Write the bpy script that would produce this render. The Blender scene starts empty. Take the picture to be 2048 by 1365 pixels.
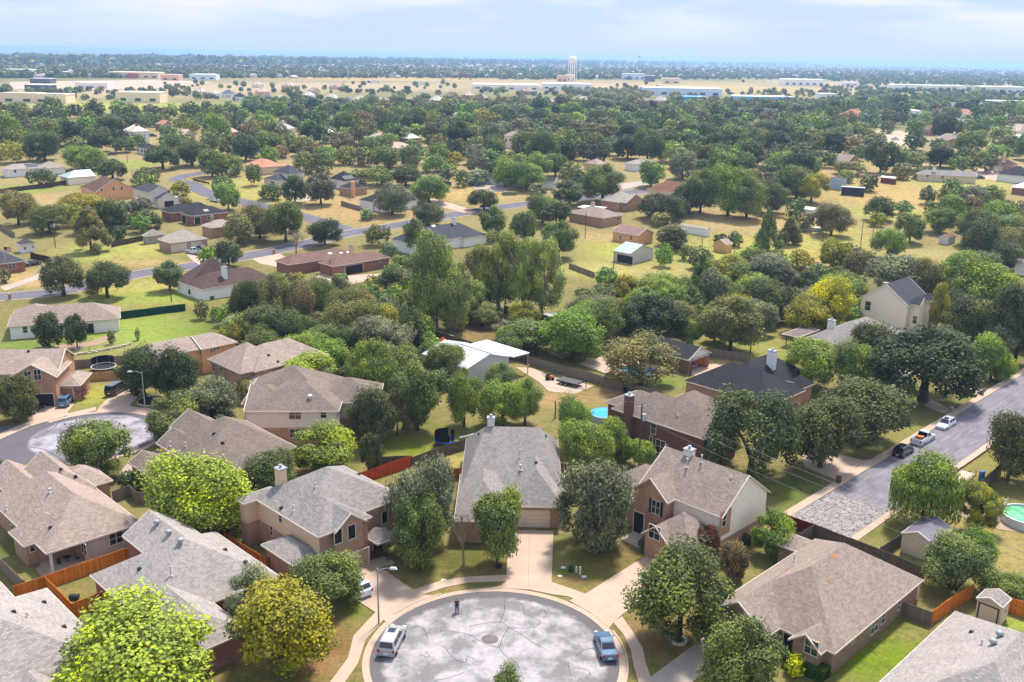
EXPO = 1.75
SUN_EL, SUN_AZ, SUN_S, SUN_ANG = 60, 25, 2.05, 7.0
SKY_S = 0.15
SKY_TINT = (1.22, 1.0, 0.80, 1)
HOR = (1.28, 1.58, 2.05, 1)
CLOUD = (2.02, 1.97, 2.14, 1)
HAZE_C = (0.42, 0.66, 1.0, 1)
HAZE_D = 0.00013
import bpy, math, random
import numpy as np
from mathutils import Vector, Matrix
from mathutils.bvhtree import BVHTree
PI = math.pi
rad = math.radians
scene = bpy.context.scene
COL = scene.collection
# ------------------------------------------------------------------ camera
F, H, HY, ROLL = 1950.0, 60.0, 113.0, rad(0.985)
PIT = math.atan((682.5 - HY) * math.cos(ROLL) / F)

def ray(px, py):
    dx, dy = (px - 1024) / F, (682.5 - py) / F
    a = dx * math.cos(ROLL) - dy * math.sin(ROLL)
    b = dx * math.sin(ROLL) + dy * math.cos(ROLL)
    return Vector((a, math.cos(PIT) + b * math.sin(PIT), -math.sin(PIT) + b * math.cos(PIT)))

def gz(y):
    """height of the land: level round the bulb, then a long gentle rise"""
    t = min(max((y - 230) / 370, 0), 1)
    return 13.0 * t * t * (3 - 2 * t)

def at(px, py, z=0.0):
    """point z above the ground at a photo pixel; its z is counted from the ground there"""
    d = ray(px, py)
    if d.z > -0.0016:
        d.z = -0.0016
    g = 0.0
    for _ in range(25):
        p = d * ((z + g - H) / d.z)
        g += (gz(p.y) - g) * 0.7
    return Vector((p.x, p.y, z))

def proj(p):
    x, y, z = p[0], p[1], p[2] + gz(p[1]) - H
    fw = y * math.cos(PIT) - z * math.sin(PIT)
    up = y * math.sin(PIT) + z * math.cos(PIT)
    a, b = x / fw, up / fw
    dx = a * math.cos(ROLL) + b * math.sin(ROLL)
    dy = -a * math.sin(ROLL) + b * math.cos(ROLL)
    return 1024 + dx * F, 682.5 - dy * F

def depth(p):
    return p[1] * math.cos(PIT) - (p[2] + gz(p[1]) - H) * math.sin(PIT)

cam = bpy.data.cameras.new('camera')
co = bpy.data.objects.new('camera', cam)
COL.objects.link(co)
fwd = Vector((0, math.cos(PIT), -math.sin(PIT)))
up0 = Vector((0, math.sin(PIT), math.cos(PIT)))
rt0 = Vector((1, 0, 0))
rt = rt0 * math.cos(ROLL) + up0 * math.sin(ROLL)
up = -rt0 * math.sin(ROLL) + up0 * math.cos(ROLL)
M = Matrix((rt, up, -fwd)).transposed().to_4x4()
M.translation = (0, 0, H)
co.matrix_world = M
cam.sensor_width = 36.0
cam.lens = 36.0 * F / 2048
cam.clip_start, cam.clip_end = 1.0, 90000.0
scene.camera = co
scene.view_settings.view_transform = 'Standard'
scene.view_settings.look = 'None'
scene.view_settings.exposure = EXPO
scene.view_settings.gamma = 1.0
scene.cycles.max_bounces = 6
scene.cycles.diffuse_bounces = 3
scene.cycles.glossy_bounces = 2
scene.cycles.transmission_bounces = 3
scene.cycles.transparent_max_bounces = 6
scene.cycles.volume_bounces = 0
scene.cycles.use_denoising = True
# ------------------------------------------------------------------ world and sun
W = bpy.data.worlds.new('World')
scene.world = W
W.use_nodes = True
nt = W.node_tree
nt.nodes.clear()
sky = nt.nodes.new('ShaderNodeTexSky')
sky.sky_type = 'NISHITA'
sky.sun_disc = False
sky.sun_elevation = rad(SUN_EL)
sky.sun_rotation = rad(SUN_AZ)      # clockwise from +Y
sky.altitude = 200
sky.air_density, sky.dust_density, sky.ozone_density = 1.0, 0.6, 2.5
bg = nt.nodes.new('ShaderNodeBackground')
bg.inputs[1].default_value = SKY_S
outw = nt.nodes.new('ShaderNodeOutputWorld')
tc = nt.nodes.new('ShaderNodeTexCoord')
mp = nt.nodes.new('ShaderNodeMapping')
mp.inputs['Scale'].default_value = (5.5, 5.5, 34)
no = nt.nodes.new('ShaderNodeTexNoise')
no.inputs['Scale'].default_value = 1.0
no.inputs['Detail'].default_value = 6
rp = nt.nodes.new('ShaderNodeMapRange')
rp.inputs[1].default_value, rp.inputs[2].default_value = 0.40, 0.62
rp.inputs[3].default_value, rp.inputs[4].default_value = 0.0, 0.85
sx = nt.nodes.new('ShaderNodeSeparateXYZ')
hr = nt.nodes.new('ShaderNodeMapRange')      # clouds stay above the horizon
hr.inputs[1].default_value, hr.inputs[2].default_value = 0.008, 0.045
mu = nt.nodes.new('ShaderNodeMath'); mu.operation = 'MULTIPLY'
mx = nt.nodes.new('ShaderNodeMix'); mx.data_type = 'RGBA'
mx.inputs['B'].default_value = CLOUD
L = nt.links.new
L(tc.outputs['Generated'], mp.inputs[0]); L(mp.outputs[0], no.inputs['Vector'])
L(no.outputs['Fac'], rp.inputs[0]); L(tc.outputs['Generated'], sx.inputs[0])
L(sx.outputs[2], hr.inputs[0]); L(rp.outputs[0], mu.inputs[0]); L(hr.outputs[0], mu.inputs[1])
tint = nt.nodes.new('ShaderNodeMix'); tint.data_type = 'RGBA'; tint.blend_type = 'MULTIPLY'
tint.inputs['Factor'].default_value = 1.0
tint.inputs['B'].default_value = SKY_TINT
L(sky.outputs[0], tint.inputs['A'])
hm_ = nt.nodes.new('ShaderNodeMix'); hm_.data_type = 'RGBA'      # pale hazy band low over the horizon
hf = nt.nodes.new('ShaderNodeMapRange')
hf.inputs[1].default_value, hf.inputs[2].default_value, hf.inputs[3].default_value, hf.inputs[4].default_value = 0.06, 0.35, 1.0, 0.0
L(sx.outputs[2], hf.inputs[0]); L(hf.outputs[0], hm_.inputs['Factor'])
L(tint.outputs['Result'], hm_.inputs['A']); hm_.inputs['B'].default_value = HOR
L(mu.outputs[0], mx.inputs['Factor']); L(hm_.outputs['Result'], mx.inputs['A'])
L(mx.outputs['Result'], bg.inputs[0]); L(bg.outputs[0], outw.inputs[0])

sun = bpy.data.lights.new('sun', 'SUN')
sun.energy, sun.angle, sun.color = SUN_S, rad(SUN_ANG), (1.0, 0.94, 0.84)
so = bpy.data.objects.new('sun', sun)
COL.objects.link(so)
el, az = rad(SUN_EL), rad(SUN_AZ)
sd = Vector((math.sin(az) * math.cos(el), math.cos(az) * math.cos(el), math.sin(el)))
so.rotation_euler = (-sd).to_track_quat('-Z', 'Y').to_euler()
so.location = sd * 300

# ------------------------------------------------------------------ materials
def lin(c):
    c = c / 255.0
    return c / 12.92 if c <= 0.04045 else ((c + 0.055) / 1.055) ** 2.4

def rgb(r, g, b, k=1.0):
    return (lin(r) * k, lin(g) * k, lin(b) * k, 1.0)

class N:
    """small node-graph writer"""
    def __init__(s, name, rough=0.9, spec=0.2):
        s.m = bpy.data.materials.new(name)
        s.m.use_nodes = True
        s.t = s.m.node_tree
        s.t.nodes.clear()
        s.out = s.t.nodes.new('ShaderNodeOutputMaterial')
        s.b = s.t.nodes.new('ShaderNodeBsdfPrincipled')
        s.b.inputs['Roughness'].default_value = rough
        s.b.inputs['Specular IOR Level'].default_value = spec
        s.t.links.new(s.b.outputs[0], s.out.inputs[0])
    def n(s, typ, **kw):
        x = s.t.nodes.new('ShaderNode' + typ)
        for k, v in kw.items():
            setattr(x, k, v)
        return x
    def set(s, node, key, v):
        if hasattr(v, 'is_output') or isinstance(v, bpy.types.NodeSocket):
            s.t.links.new(v, node.inputs[key])
        else:
            node.inputs[key].default_value = v
        return node
    def coord(s, kind='Object', scale=(1, 1, 1), rot=(0, 0, 0)):
        c = s.n('TexCoord'); m = s.n('Mapping')
        s.t.links.new(c.outputs[kind], m.inputs[0])
        m.inputs['Scale'].default_value = scale
        m.inputs['Rotation'].default_value = rot
        return m.outputs[0]
    def geo(s, scale=(1, 1, 1)):
        c = s.n('NewGeometry'); m = s.n('Mapping')
        s.t.links.new(c.outputs['Position'], m.inputs[0])
        m.inputs['Scale'].default_value = scale
        return m.outputs[0]
    def noise(s, vec, scale, detail=4, rough=0.6):
        x = s.n('TexNoise')
        s.set(x, 'Vector', vec); s.set(x, 'Scale', scale); s.set(x, 'Detail', detail); s.set(x, 'Roughness', rough)
        return x.outputs['Fac']
    def rng(s, v, a, b, c=0.0, d=1.0):
        x = s.n('MapRange')
        s.set(x, 0, v)
        for i, q in enumerate((a, b, c, d)):
            x.inputs[i + 1].default_value = q
        return x.outputs[0]
    def mix(s, f, a, b, mode='MIX'):
        x = s.n('Mix', data_type='RGBA', blend_type=mode)
        s.set(x, 'Factor', f); s.set(x, 'A', a); s.set(x, 'B', b)
        return x.outputs['Result']
    def math(s, op, a, b=0.0):
        x = s.n('Math', operation=op)
        s.set(x, 0, a); s.set(x, 1, b)
        return x.outputs[0]
    def col(s, v):
        s.set(s.b, 'Base Color', v)
        return s
    def bump(s, h, strength=0.3, dist=0.02):
        x = s.n('Bump')
        s.set(x, 'Height', h); s.set(x, 'Strength', strength); s.set(x, 'Distance', dist)
        s.t.links.new(x.outputs[0], s.b.inputs['Normal'])
        return s

MATS = {}
def mat(key, fn, *a):
    if key not in MATS:
        MATS[key] = fn(key, *a)
    return MATS[key]

def sc4(c, k):
    return (min(c[0] * k, 1), min(c[1] * k, 1), min(c[2] * k, 1), 1)

def f_plain(key, c, rough=0.6, var=0.12, spec=0.3, metal=0.0):
    x = N(key, rough, spec)
    n = x.noise(x.geo(), 1.7, 5)
    x.col(x.mix(x.rng(n, 0.3, 0.7), sc4(c, 1 - var), sc4(c, 1 + var)))
    x.b.inputs['Metallic'].default_value = metal
    return x.m

def f_shingle(key, c, var=0.3):
    x = N(key, 0.95, 0.12)
    uv = x.coord('UV')
    b = x.n('TexBrick')
    x.set(b, 'Vector', uv)
    b.offset = 0.5
    for k, v in (('Scale', 1.0), ('Mortar Size', 0.014), ('Bias', 0.0), ('Brick Width', 0.4), ('Row Height', 0.2)):
        x.set(b, k, v)
    b.inputs['Color1'].default_value = sc4(c, 1 - var)
    b.inputs['Color2'].default_value = sc4(c, 1 + var)
    b.inputs['Mortar'].default_value = sc4(c, 0.45)
    st = x.noise(x.coord('UV', (0.9, 0.12, 1)), 1.0, 4)
    bl = x.noise(x.geo(), 0.35, 3)
    gr = x.noise(x.geo(), 4.5, 3, 0.8)
    c1 = x.mix(x.rng(st, 0.35, 0.75, 0.0, 0.5), b.outputs['Color'], sc4((c[0] * 0.8, c[1] * 0.78, c[2] * 0.76), 0.8))
    c2 = x.mix(x.rng(bl, 0.4, 0.75, 0.0, 0.35), c1, sc4(c, 1.3))
    c3 = x.mix(x.rng(gr, 0.35, 0.7, 0.0, 0.5), c2, sc4(c, 0.6))
    x.col(c3).bump(b.outputs['Fac'], 0.35, -0.02)
    return x.m

def f_metalroof(key, c):
    x = N(key, 0.38, 0.5)
    uv = x.coord('UV')
    w = x.n('TexWave', wave_type='BANDS', bands_direction='X')
    x.set(w, 'Vector', uv); x.set(w, 'Scale', 0.52)
    r = x.rng(w.outputs['Fac'], 0.9, 1.0)
    n = x.noise(x.geo(), 0.6, 5)
    x.col(x.mix(r, x.mix(x.rng(n, 0.3, 0.7), sc4(c, 0.92), sc4(c, 1.06)), sc4(c, 0.72)))
    x.b.inputs['Metallic'].default_value = 0.25
    return x.m

def f_brick(key, c, c2):
    x = N(key, 0.95, 0.1)
    uv = x.coord('UV')
    b = x.n('TexBrick')
    x.set(b, 'Vector', uv)
    for k, v in (('Scale', 1.0), ('Mortar Size', 0.012), ('Brick Width', 0.26), ('Row Height', 0.095)):
        x.set(b, k, v)
    b.inputs['Color1'].default_value = c
    b.inputs['Color2'].default_value = c2
    b.inputs['Mortar'].default_value = rgb(186, 172, 156, 0.55)
    n = x.noise(uv, 4.0, 3, 0.75)
    n2 = x.noise(uv, 0.5, 3)
    k = x.mix(x.rng(n, 0.35, 0.7, 0, 0.75), b.outputs['Color'], sc4(c, 0.55))
    k = x.mix(x.rng(n2, 0.45, 0.7, 0, 0.35), k, sc4(c2, 1.25))
    x.col(k).bump(b.outputs['Fac'], 0.3, -0.01)
    return x.m

def f_siding(key, c):
    x = N(key, 0.7, 0.25)
    w = x.n('TexWave', wave_type='BANDS', bands_direction='Y', wave_profile='SAW')
    x.set(w, 'Vector', x.coord('UV')); x.set(w, 'Scale', 1.6)
    n = x.noise(x.geo(), 0.7, 4)
    x.col(x.mix(x.rng(w.outputs['Fac'], 0.86, 1.0, 0, 0.4), x.mix(x.rng(n, 0.3, 0.7), sc4(c, 0.93), sc4(c, 1.05)), sc4(c, 0.55)))
    x.bump(w.outputs['Fac'], 0.2, 0.02)
    return x.m

def f_ribwall(key, c):
    x = N(key, 0.45, 0.4)
    w = x.n('TexWave', wave_type='BANDS', bands_direction='X')
    x.set(w, 'Vector', x.coord('UV')); x.set(w, 'Scale', 0.9)
    x.col(x.mix(x.rng(w.outputs['Fac'], 0.75, 1.0, 0, 0.5), c, sc4(c, 0.6)))
    x.bump(w.outputs['Fac'], 0.3, 0.03)
    return x.m

def f_planks(key, c, var=0.3):
    x = N(key, 0.9, 0.12)
    uv = x.coord('UV')
    b = x.n('TexBrick')
    x.set(b, 'Vector', uv)
    b.offset = 0.0
    for k, v in (('Scale', 1.0), ('Mortar Size', 0.012), ('Brick Width', 0.145), ('Row Height', 30.0)):
        x.set(b, k, v)
    b.inputs['Color1'].default_value = sc4(c, 1 - var)
    b.inputs['Color2'].default_value = sc4(c, 1 + var)
    b.inputs['Mortar'].default_value = sc4(c, 0.3)
    n = x.noise(x.coord('UV', (7, 0.8, 1)), 1.0, 4)
    n2 = x.noise(x.coord('UV', (0.4, 0.9, 1)), 1.0, 3)
    k = x.mix(x.rng(n, 0.35, 0.75, 0, 0.5), b.outputs['Color'], sc4(c, 0.6))
    k = x.mix(x.rng(n2, 0.4, 0.7, 0, 0.35), k, sc4(c, 1.4))
    x.col(k)
    return x.m

def f_asphalt(key, c, mott=0.3, sc=0.16, streak=None):
    x = N(key, 0.95, 0.15)
    p = x.geo()
    n = x.noise(p, sc, 5, 0.62)
    n2 = x.noise(p, 1.1, 4, 0.7)
    g = x.noise(p, 14.0, 2, 0.8)
    k = x.mix(x.rng(n, 0.36, 0.64), sc4(c, 1 - mott), sc4(c, 1 + mott))
    k = x.mix(x.rng(n2, 0.4, 0.75, 0, 0.4), k, sc4(c, 0.72))
    k = x.mix(x.rng(g, 0.3, 0.7, 0, 0.3), k, sc4(c, 0.6))
    if streak:
        s = x.noise(x.coord('UV', (0.25, 1.8, 1)), 1.0, 4, 0.7)
        k = x.mix(x.rng(s, 0.42, 0.7, 0, 0.55), k, sc4(c, streak))
    x.col(k)
    return x.m

def f_concrete(key, c):
    x = N(key, 0.92, 0.15)
    p = x.geo()
    n = x.noise(p, 0.3, 4)
    n2 = x.noise(p, 3.0, 5, 0.7)
    k = x.mix(x.rng(n, 0.3, 0.7), sc4(c, 0.88), sc4(c, 1.08))
    k = x.mix(x.rng(n2, 0.45, 0.8, 0, 0.35), k, sc4(c, 0.72))
    x.col(k)
    return x.m

def f_leaf(key, attr=False):
    """foliage: the object colour (or a colour kept per tree), varied from leaf clump to leaf clump"""
    x = N(key, 0.7, 0.18)
    oi = x.n('ObjectInfo')
    if attr:
        oi = x.n('Attribute'); oi.attribute_name = 'leaf_colour'
    a = x.n('Attribute'); a.attribute_name = 'tone'
    hs = x.n('HueSaturation')
    x.set(hs, 'Color', oi.outputs['Color'])
    x.set(hs, 'Hue', x.rng(a.outputs['Fac'], 0, 1, 0.522, 0.484))
    x.set(hs, 'Saturation', x.rng(a.outputs['Fac'], 0, 1, 0.86, 1.15))
    x.set(hs, 'Value', x.rng(a.outputs['Fac'], 0, 1, 0.48, 1.55))
    x.col(hs.outputs[0])
    tr = x.n('BsdfTranslucent')
    x.set(tr, 'Color', hs.outputs[0])
    ms = x.n('MixShader')
    ms.inputs[0].default_value = 0.18
    x.t.links.new(x.b.outputs[0], ms.inputs[1]); x.t.links.new(tr.outputs[0], ms.inputs[2])
    x.t.links.new(ms.outputs[0], x.out.inputs[0])
    return x.m

def f_glass(key, c):
    x = N(key, 0.08, 0.7)
    n = x.noise(x.geo(), 0.6, 2)
    x.col(x.mix(x.rng(n, 0.35, 0.65), sc4(c, 0.5), sc4(c, 1.6)))
    return x.m

def f_paint(key, c, metal=0.0):
    x = N(key, 0.25, 0.5)
    n = x.noise(x.geo(), 2.0, 3)
    x.col(x.mix(x.rng(n, 0.3, 0.7), sc4(c, 0.92), sc4(c, 1.05)))
    x.b.inputs['Metallic'].default_value = metal
    x.b.inputs['Coat Weight'].default_value = 0.6
    return x.m

def plain(r, g, b, k=0.6, rough=0.6, spec=0.3, metal=0.0):
    return mat('plain_%d_%d_%d_%d_%d' % (r, g, b, k * 100, rough * 100), f_plain, rgb(r, g, b, k), rough, 0.08, spec, metal)
def shingle(r, g, b, k=0.5):
    return mat('shingle_%d_%d_%d' % (r, g, b), f_shingle, rgb(r, g, b, k))
def metalroof(r, g, b, k=0.6):
    return mat('metal_roof_%d_%d_%d' % (r, g, b), f_metalroof, rgb(r, g, b, k))
def brick(r, g, b, k=0.55):
    return mat('brick_%d_%d_%d' % (r, g, b), f_brick, rgb(r, g, b, k), rgb(min(r * 1.18, 255), min(g * 1.14, 255), min(b * 1.08, 255), k))
def siding(r, g, b, k=0.6):
    return mat('siding_%d_%d_%d' % (r, g, b), f_siding, rgb(r, g, b, k))
def ribwall(r, g, b, k=0.65):
    return mat('ribbed_wall_%d_%d_%d' % (r, g, b), f_ribwall, rgb(r, g, b, k))
def planks(r, g, b, k=0.55):
    return mat('planks_%d_%d_%d' % (r, g, b), f_planks, rgb(r, g, b, k))
def paint(r, g, b, k=0.8, metal=0.0):
    return mat('paint_%d_%d_%d' % (r, g, b), f_paint, rgb(r, g, b, k), metal)
GLASS = mat('window_glass', f_glass, rgb(62, 78, 86, 0.5))
DARKGLASS = mat('car_glass', f_glass, rgb(40, 48, 56, 0.4))
TRIM = plain(236, 222, 206, 0.75)
WHITE = plain(240, 236, 230, 0.8)
BLACK = plain(30, 30, 32, 0.8)
DARK = plain(58, 56, 54, 0.8)
STEEL = plain(170, 175, 180, 0.7, 0.4)
LEAF = mat('leaf', f_leaf)
LEAF2 = mat('leaf_of_many', f_leaf, True)
BARK = mat('bark', f_plain, rgb(104, 90, 76, 0.5), 0.95, 0.4, 0.1)
PALEBARK = mat('pale_bark', f_plain, rgb(170, 152, 130, 0.6), 0.95, 0.35, 0.1)
RUBBER = plain(24, 24, 25, 0.8, 0.85)

# ------------------------------------------------------------------ mesh building
class MB:
    """collects polygons (with optional uv in metres); build() links ONE mesh object"""
    def __init__(s):
        s.v = []; s.f = []; s.uv = []; s.mi = []
    def poly(s, pts, uv=None, mi=0):
        i = len(s.v)
        s.v.extend([tuple(p) for p in pts])
        s.f.append(tuple(range(i, i + len(pts))))
        s.uv.append(uv or [(0, 0)] * len(pts))
        s.mi.append(mi)
        return s
    def wallquad(s, a, b, z0, z1, mi=0, u0=0.0):
        """vertical quad from a to b, outward on the right-hand side of a->b seen from above"""
        d = math.hypot(b[0] - a[0], b[1] - a[1])
        return s.poly([(a[0], a[1], z0), (b[0], b[1], z0), (b[0], b[1], z1), (a[0], a[1], z1)],
                      [(u0, z0), (u0 + d, z0), (u0 + d, z1), (u0, z1)], mi)
    def box(s, c, size, rot=0.0, mi=0, taper=1.0, tilt=None):
        """box with centre of its BASE at c"""
        hx, hy, h = size[0] / 2, size[1] / 2, size[2]
        cs, sn = math.cos(rot), math.sin(rot)
        def P(x, y, z):
            k = 1 + (taper - 1) * (z / h if h else 0)
            x *= k; y *= k
            return (c[0] + x * cs - y * sn, c[1] + x * sn + y * cs, c[2] + z)
        q = [P(-hx, -hy, 0), P(hx, -hy, 0), P(hx, hy, 0), P(-hx, hy, 0), P(-hx, -hy, h), P(hx, -hy, h), P(hx, hy, h), P(-hx, hy, h)]
        for idx in ((0, 1, 5, 4), (1, 2, 6, 5), (2, 3, 7, 6), (3, 0, 4, 7), (4, 5, 6, 7), (3, 2, 1, 0)):
            pts = [q[k] for k in idx]
            w = (Vector(pts[1]) - Vector(pts[0])).length
            hh = (Vector(pts[3]) - Vector(pts[0])).length
            s.poly(pts, [(0, 0), (w, 0), (w, hh), (0, hh)], mi)
        return s
    def tube(s, p0, p1, r0, r1=None, n=8, mi=0, cap=True):
        r1 = r0 if r1 is None else r1
        p0, p1 = Vector(p0), Vector(p1)
        d = p1 - p0
        if d.length < 1e-6:
            return s
        q = d.to_track_quat('Z', 'Y')
        a = [p0 + q @ Vector((math.cos(2 * PI * k / n) * r0, math.sin(2 * PI * k / n) * r0, 0)) for k in range(n)]
        b = [p1 + q @ Vector((math.cos(2 * PI * k / n) * r1, math.sin(2 * PI * k / n) * r1, 0)) for k in range(n)]
        for k in range(n):
            j = (k + 1) % n
            s.poly([a[k], a[j], b[j], b[k]], None, mi)
        if cap:
            s.poly(list(reversed(a)), None, mi)
            s.poly(b, None, mi)
        return s
    def lathe(s, c, prof, n=12, mi=0):
        """prof: list of (radius, z) relative to c"""
        for (r0, z0), (r1, z1) in zip(prof, prof[1:]):
            for k in range(n):
                a0, a1 = 2 * PI * k / n, 2 * PI * (k + 1) / n
                pts = []
                for r, z, a in ((r0, z0, a0), (r0, z0, a1), (r1, z1, a1), (r1, z1, a0)):
                    pts.append((c[0] + r * math.cos(a), c[1] + r * math.sin(a), c[2] + z))
                if r0 < 1e-6:
                    pts = [pts[0], pts[2], pts[3]]
                elif r1 < 1e-6:
                    pts = pts[:3]
                s.poly(pts, None, mi)
        return s
    def build(s, name, mats, parent=None, origin=None, smooth=False):
        if not s.f:
            return None
        o0 = Vector(origin) if origin is not None else (parent.location.copy() if parent else Vector((0, 0, 0)))
        if parent is not None and parent.parent is not None and origin is None:
            o0 = ROOTLOC[parent]
        me = bpy.data.meshes.new(name)
        me.from_pydata([(x - o0.x, y - o0.y, z - o0.z) for x, y, z in s.v], [], s.f)
        ul = me.uv_layers.new(name='UVMap')
        ul.data.foreach_set('uv', [c for f in s.uv for p in f for c in p])
        mats = mats if isinstance(mats, (list, tuple)) else [mats]
        for m in mats:
            if m is not None: me.materials.append(m)
        if len(mats) > 1:
            me.polygons.foreach_set('material_index', s.mi)
        if smooth:
            me.polygons.foreach_set('use_smooth', [True] * len(s.f))
            weld(me)
        ob = bpy.data.objects.new(name, me)
        COL.objects.link(ob)
        if parent is not None:
            ob.parent = parent
            ROOTLOC[ob] = o0
        else:
            ob.location = o0
            ROOTLOC[ob] = o0
        return ob

import bmesh
def weld(me):
    b = bmesh.new()
    b.from_mesh(me)
    bmesh.ops.remove_doubles(b, verts=b.verts, dist=1e-4)
    b.to_mesh(me)
    b.free()

ROOTLOC = {}
LM = []            # landmarks: (px, py, phrase)
def tag(o, label, cat, group=None, kind=None):
    if label: o['label'] = label
    if cat: o['category'] = cat
    if group: o['group'] = group
    if kind: o['kind'] = kind
    return o

def thing(name, loc, label, cat, group=None):
    o = bpy.data.objects.new(name, None)
    o.empty_display_size = 0.3
    COL.objects.link(o)
    o.location = loc
    ROOTLOC[o] = Vector(loc)
    return tag(o, label, cat, group)

def kids(o):
    return KIDS.get(o, []) if False else list(o.children)

def dup(root, loc, rotz=None, label=None, group=None, scale=None, color=None):
    """a copy of a thing with copies of its parts and sub-parts (mesh data shared)"""
    r = root.copy(); COL.objects.link(r)
    r.location = loc
    if rotz is not None: r.rotation_euler = (0, 0, rotz)
    if label: r['label'] = label
    if group: r['group'] = group
    if scale is not None: r.scale = scale
    for ch in list(root.children):
        c = ch.copy(); COL.objects.link(c); c.parent = r
        if color is not None: c.color = color
        for g in list(ch.children):
            d = g.copy(); COL.objects.link(d); d.parent = c
            if color is not None: d.color = color
    return r
# ------------------------------------------------------------------ houses
class Frame:
    def __init__(s, th):
        s.c, s.s, s.th = math.cos(rad(th)), math.sin(rad(th)), rad(th)
    def xy(s, u, v):
        return (u * s.c - v * s.s, u * s.s + v * s.c)
    def uv(s, p):
        return (p[0] * s.c + p[1] * s.s, -p[0] * s.s + p[1] * s.c)
    def rect(s, p, q, z):
        a, b = s.uv(at(p[0], p[1], z)), s.uv(at(q[0], q[1], z))
        return (min(a[0], b[0]), max(a[0], b[0]), min(a[1], b[1]), max(a[1], b[1]))

HOUSES = []
def roof_polys(fr, r, ze, ridge, ends, pitch, inset=None):
    """top polygons of a hip or gable roof over rect r=(u0,u1,v0,v1); returns (polys, zr). Each poly: list of 3-D points; first edge is the eave"""
    u0, u1, v0, v1 = r
    if ridge == 'v':                       # work with swapped axes
        T = lambda a, b, z: fr.xy(b, a) + (z,)
        a0, a1, b0, b1 = v0, v1, u0, u1
    else:
        T = lambda a, b, z: fr.xy(a, b) + (z,)
        a0, a1, b0, b1 = u0, u1, v0, v1
    hw = (b1 - b0) / 2
    zr = ze + hw * pitch
    m = (b0 + b1) / 2
    ins = hw if inset is None else inset
    la, lb = (ins if ends[0] == 'h' else 0), (ins if ends[1] == 'h' else 0)
    if la + lb > (a1 - a0) - 0.05:
        k = ((a1 - a0) - 0.05) / (la + lb)
        la *= k; lb *= k
    ra, rb = a0 + la, a1 - lb
    P = [[T(a0, b0, ze), T(a1, b0, ze), T(rb, m, zr), T(ra, m, zr)],
         [T(a1, b1, ze), T(a0, b1, ze), T(ra, m, zr), T(rb, m, zr)]]
    if la: P.append([T(a0, b1, ze), T(a0, b0, ze), T(ra, m, zr)])
    if lb: P.append([T(a1, b0, ze), T(a1, b1, ze), T(rb, m, zr)])
    if ridge == 'v':
        P = [[p[1], p[0]] + p[2:][::-1] for p in P]
    G = []                                  # gable triangles (a, b, apex)
    if not la: G.append((T(a0, b1, ze), T(a0, b0, ze), T(ra, m, zr)))
    if not lb: G.append((T(a1, b0, ze), T(a1, b1, ze), T(rb, m, zr)))
    if ridge == 'v':
        G = [(b, a, c) for a, b, c in G]
    return P, G, zr

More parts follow.
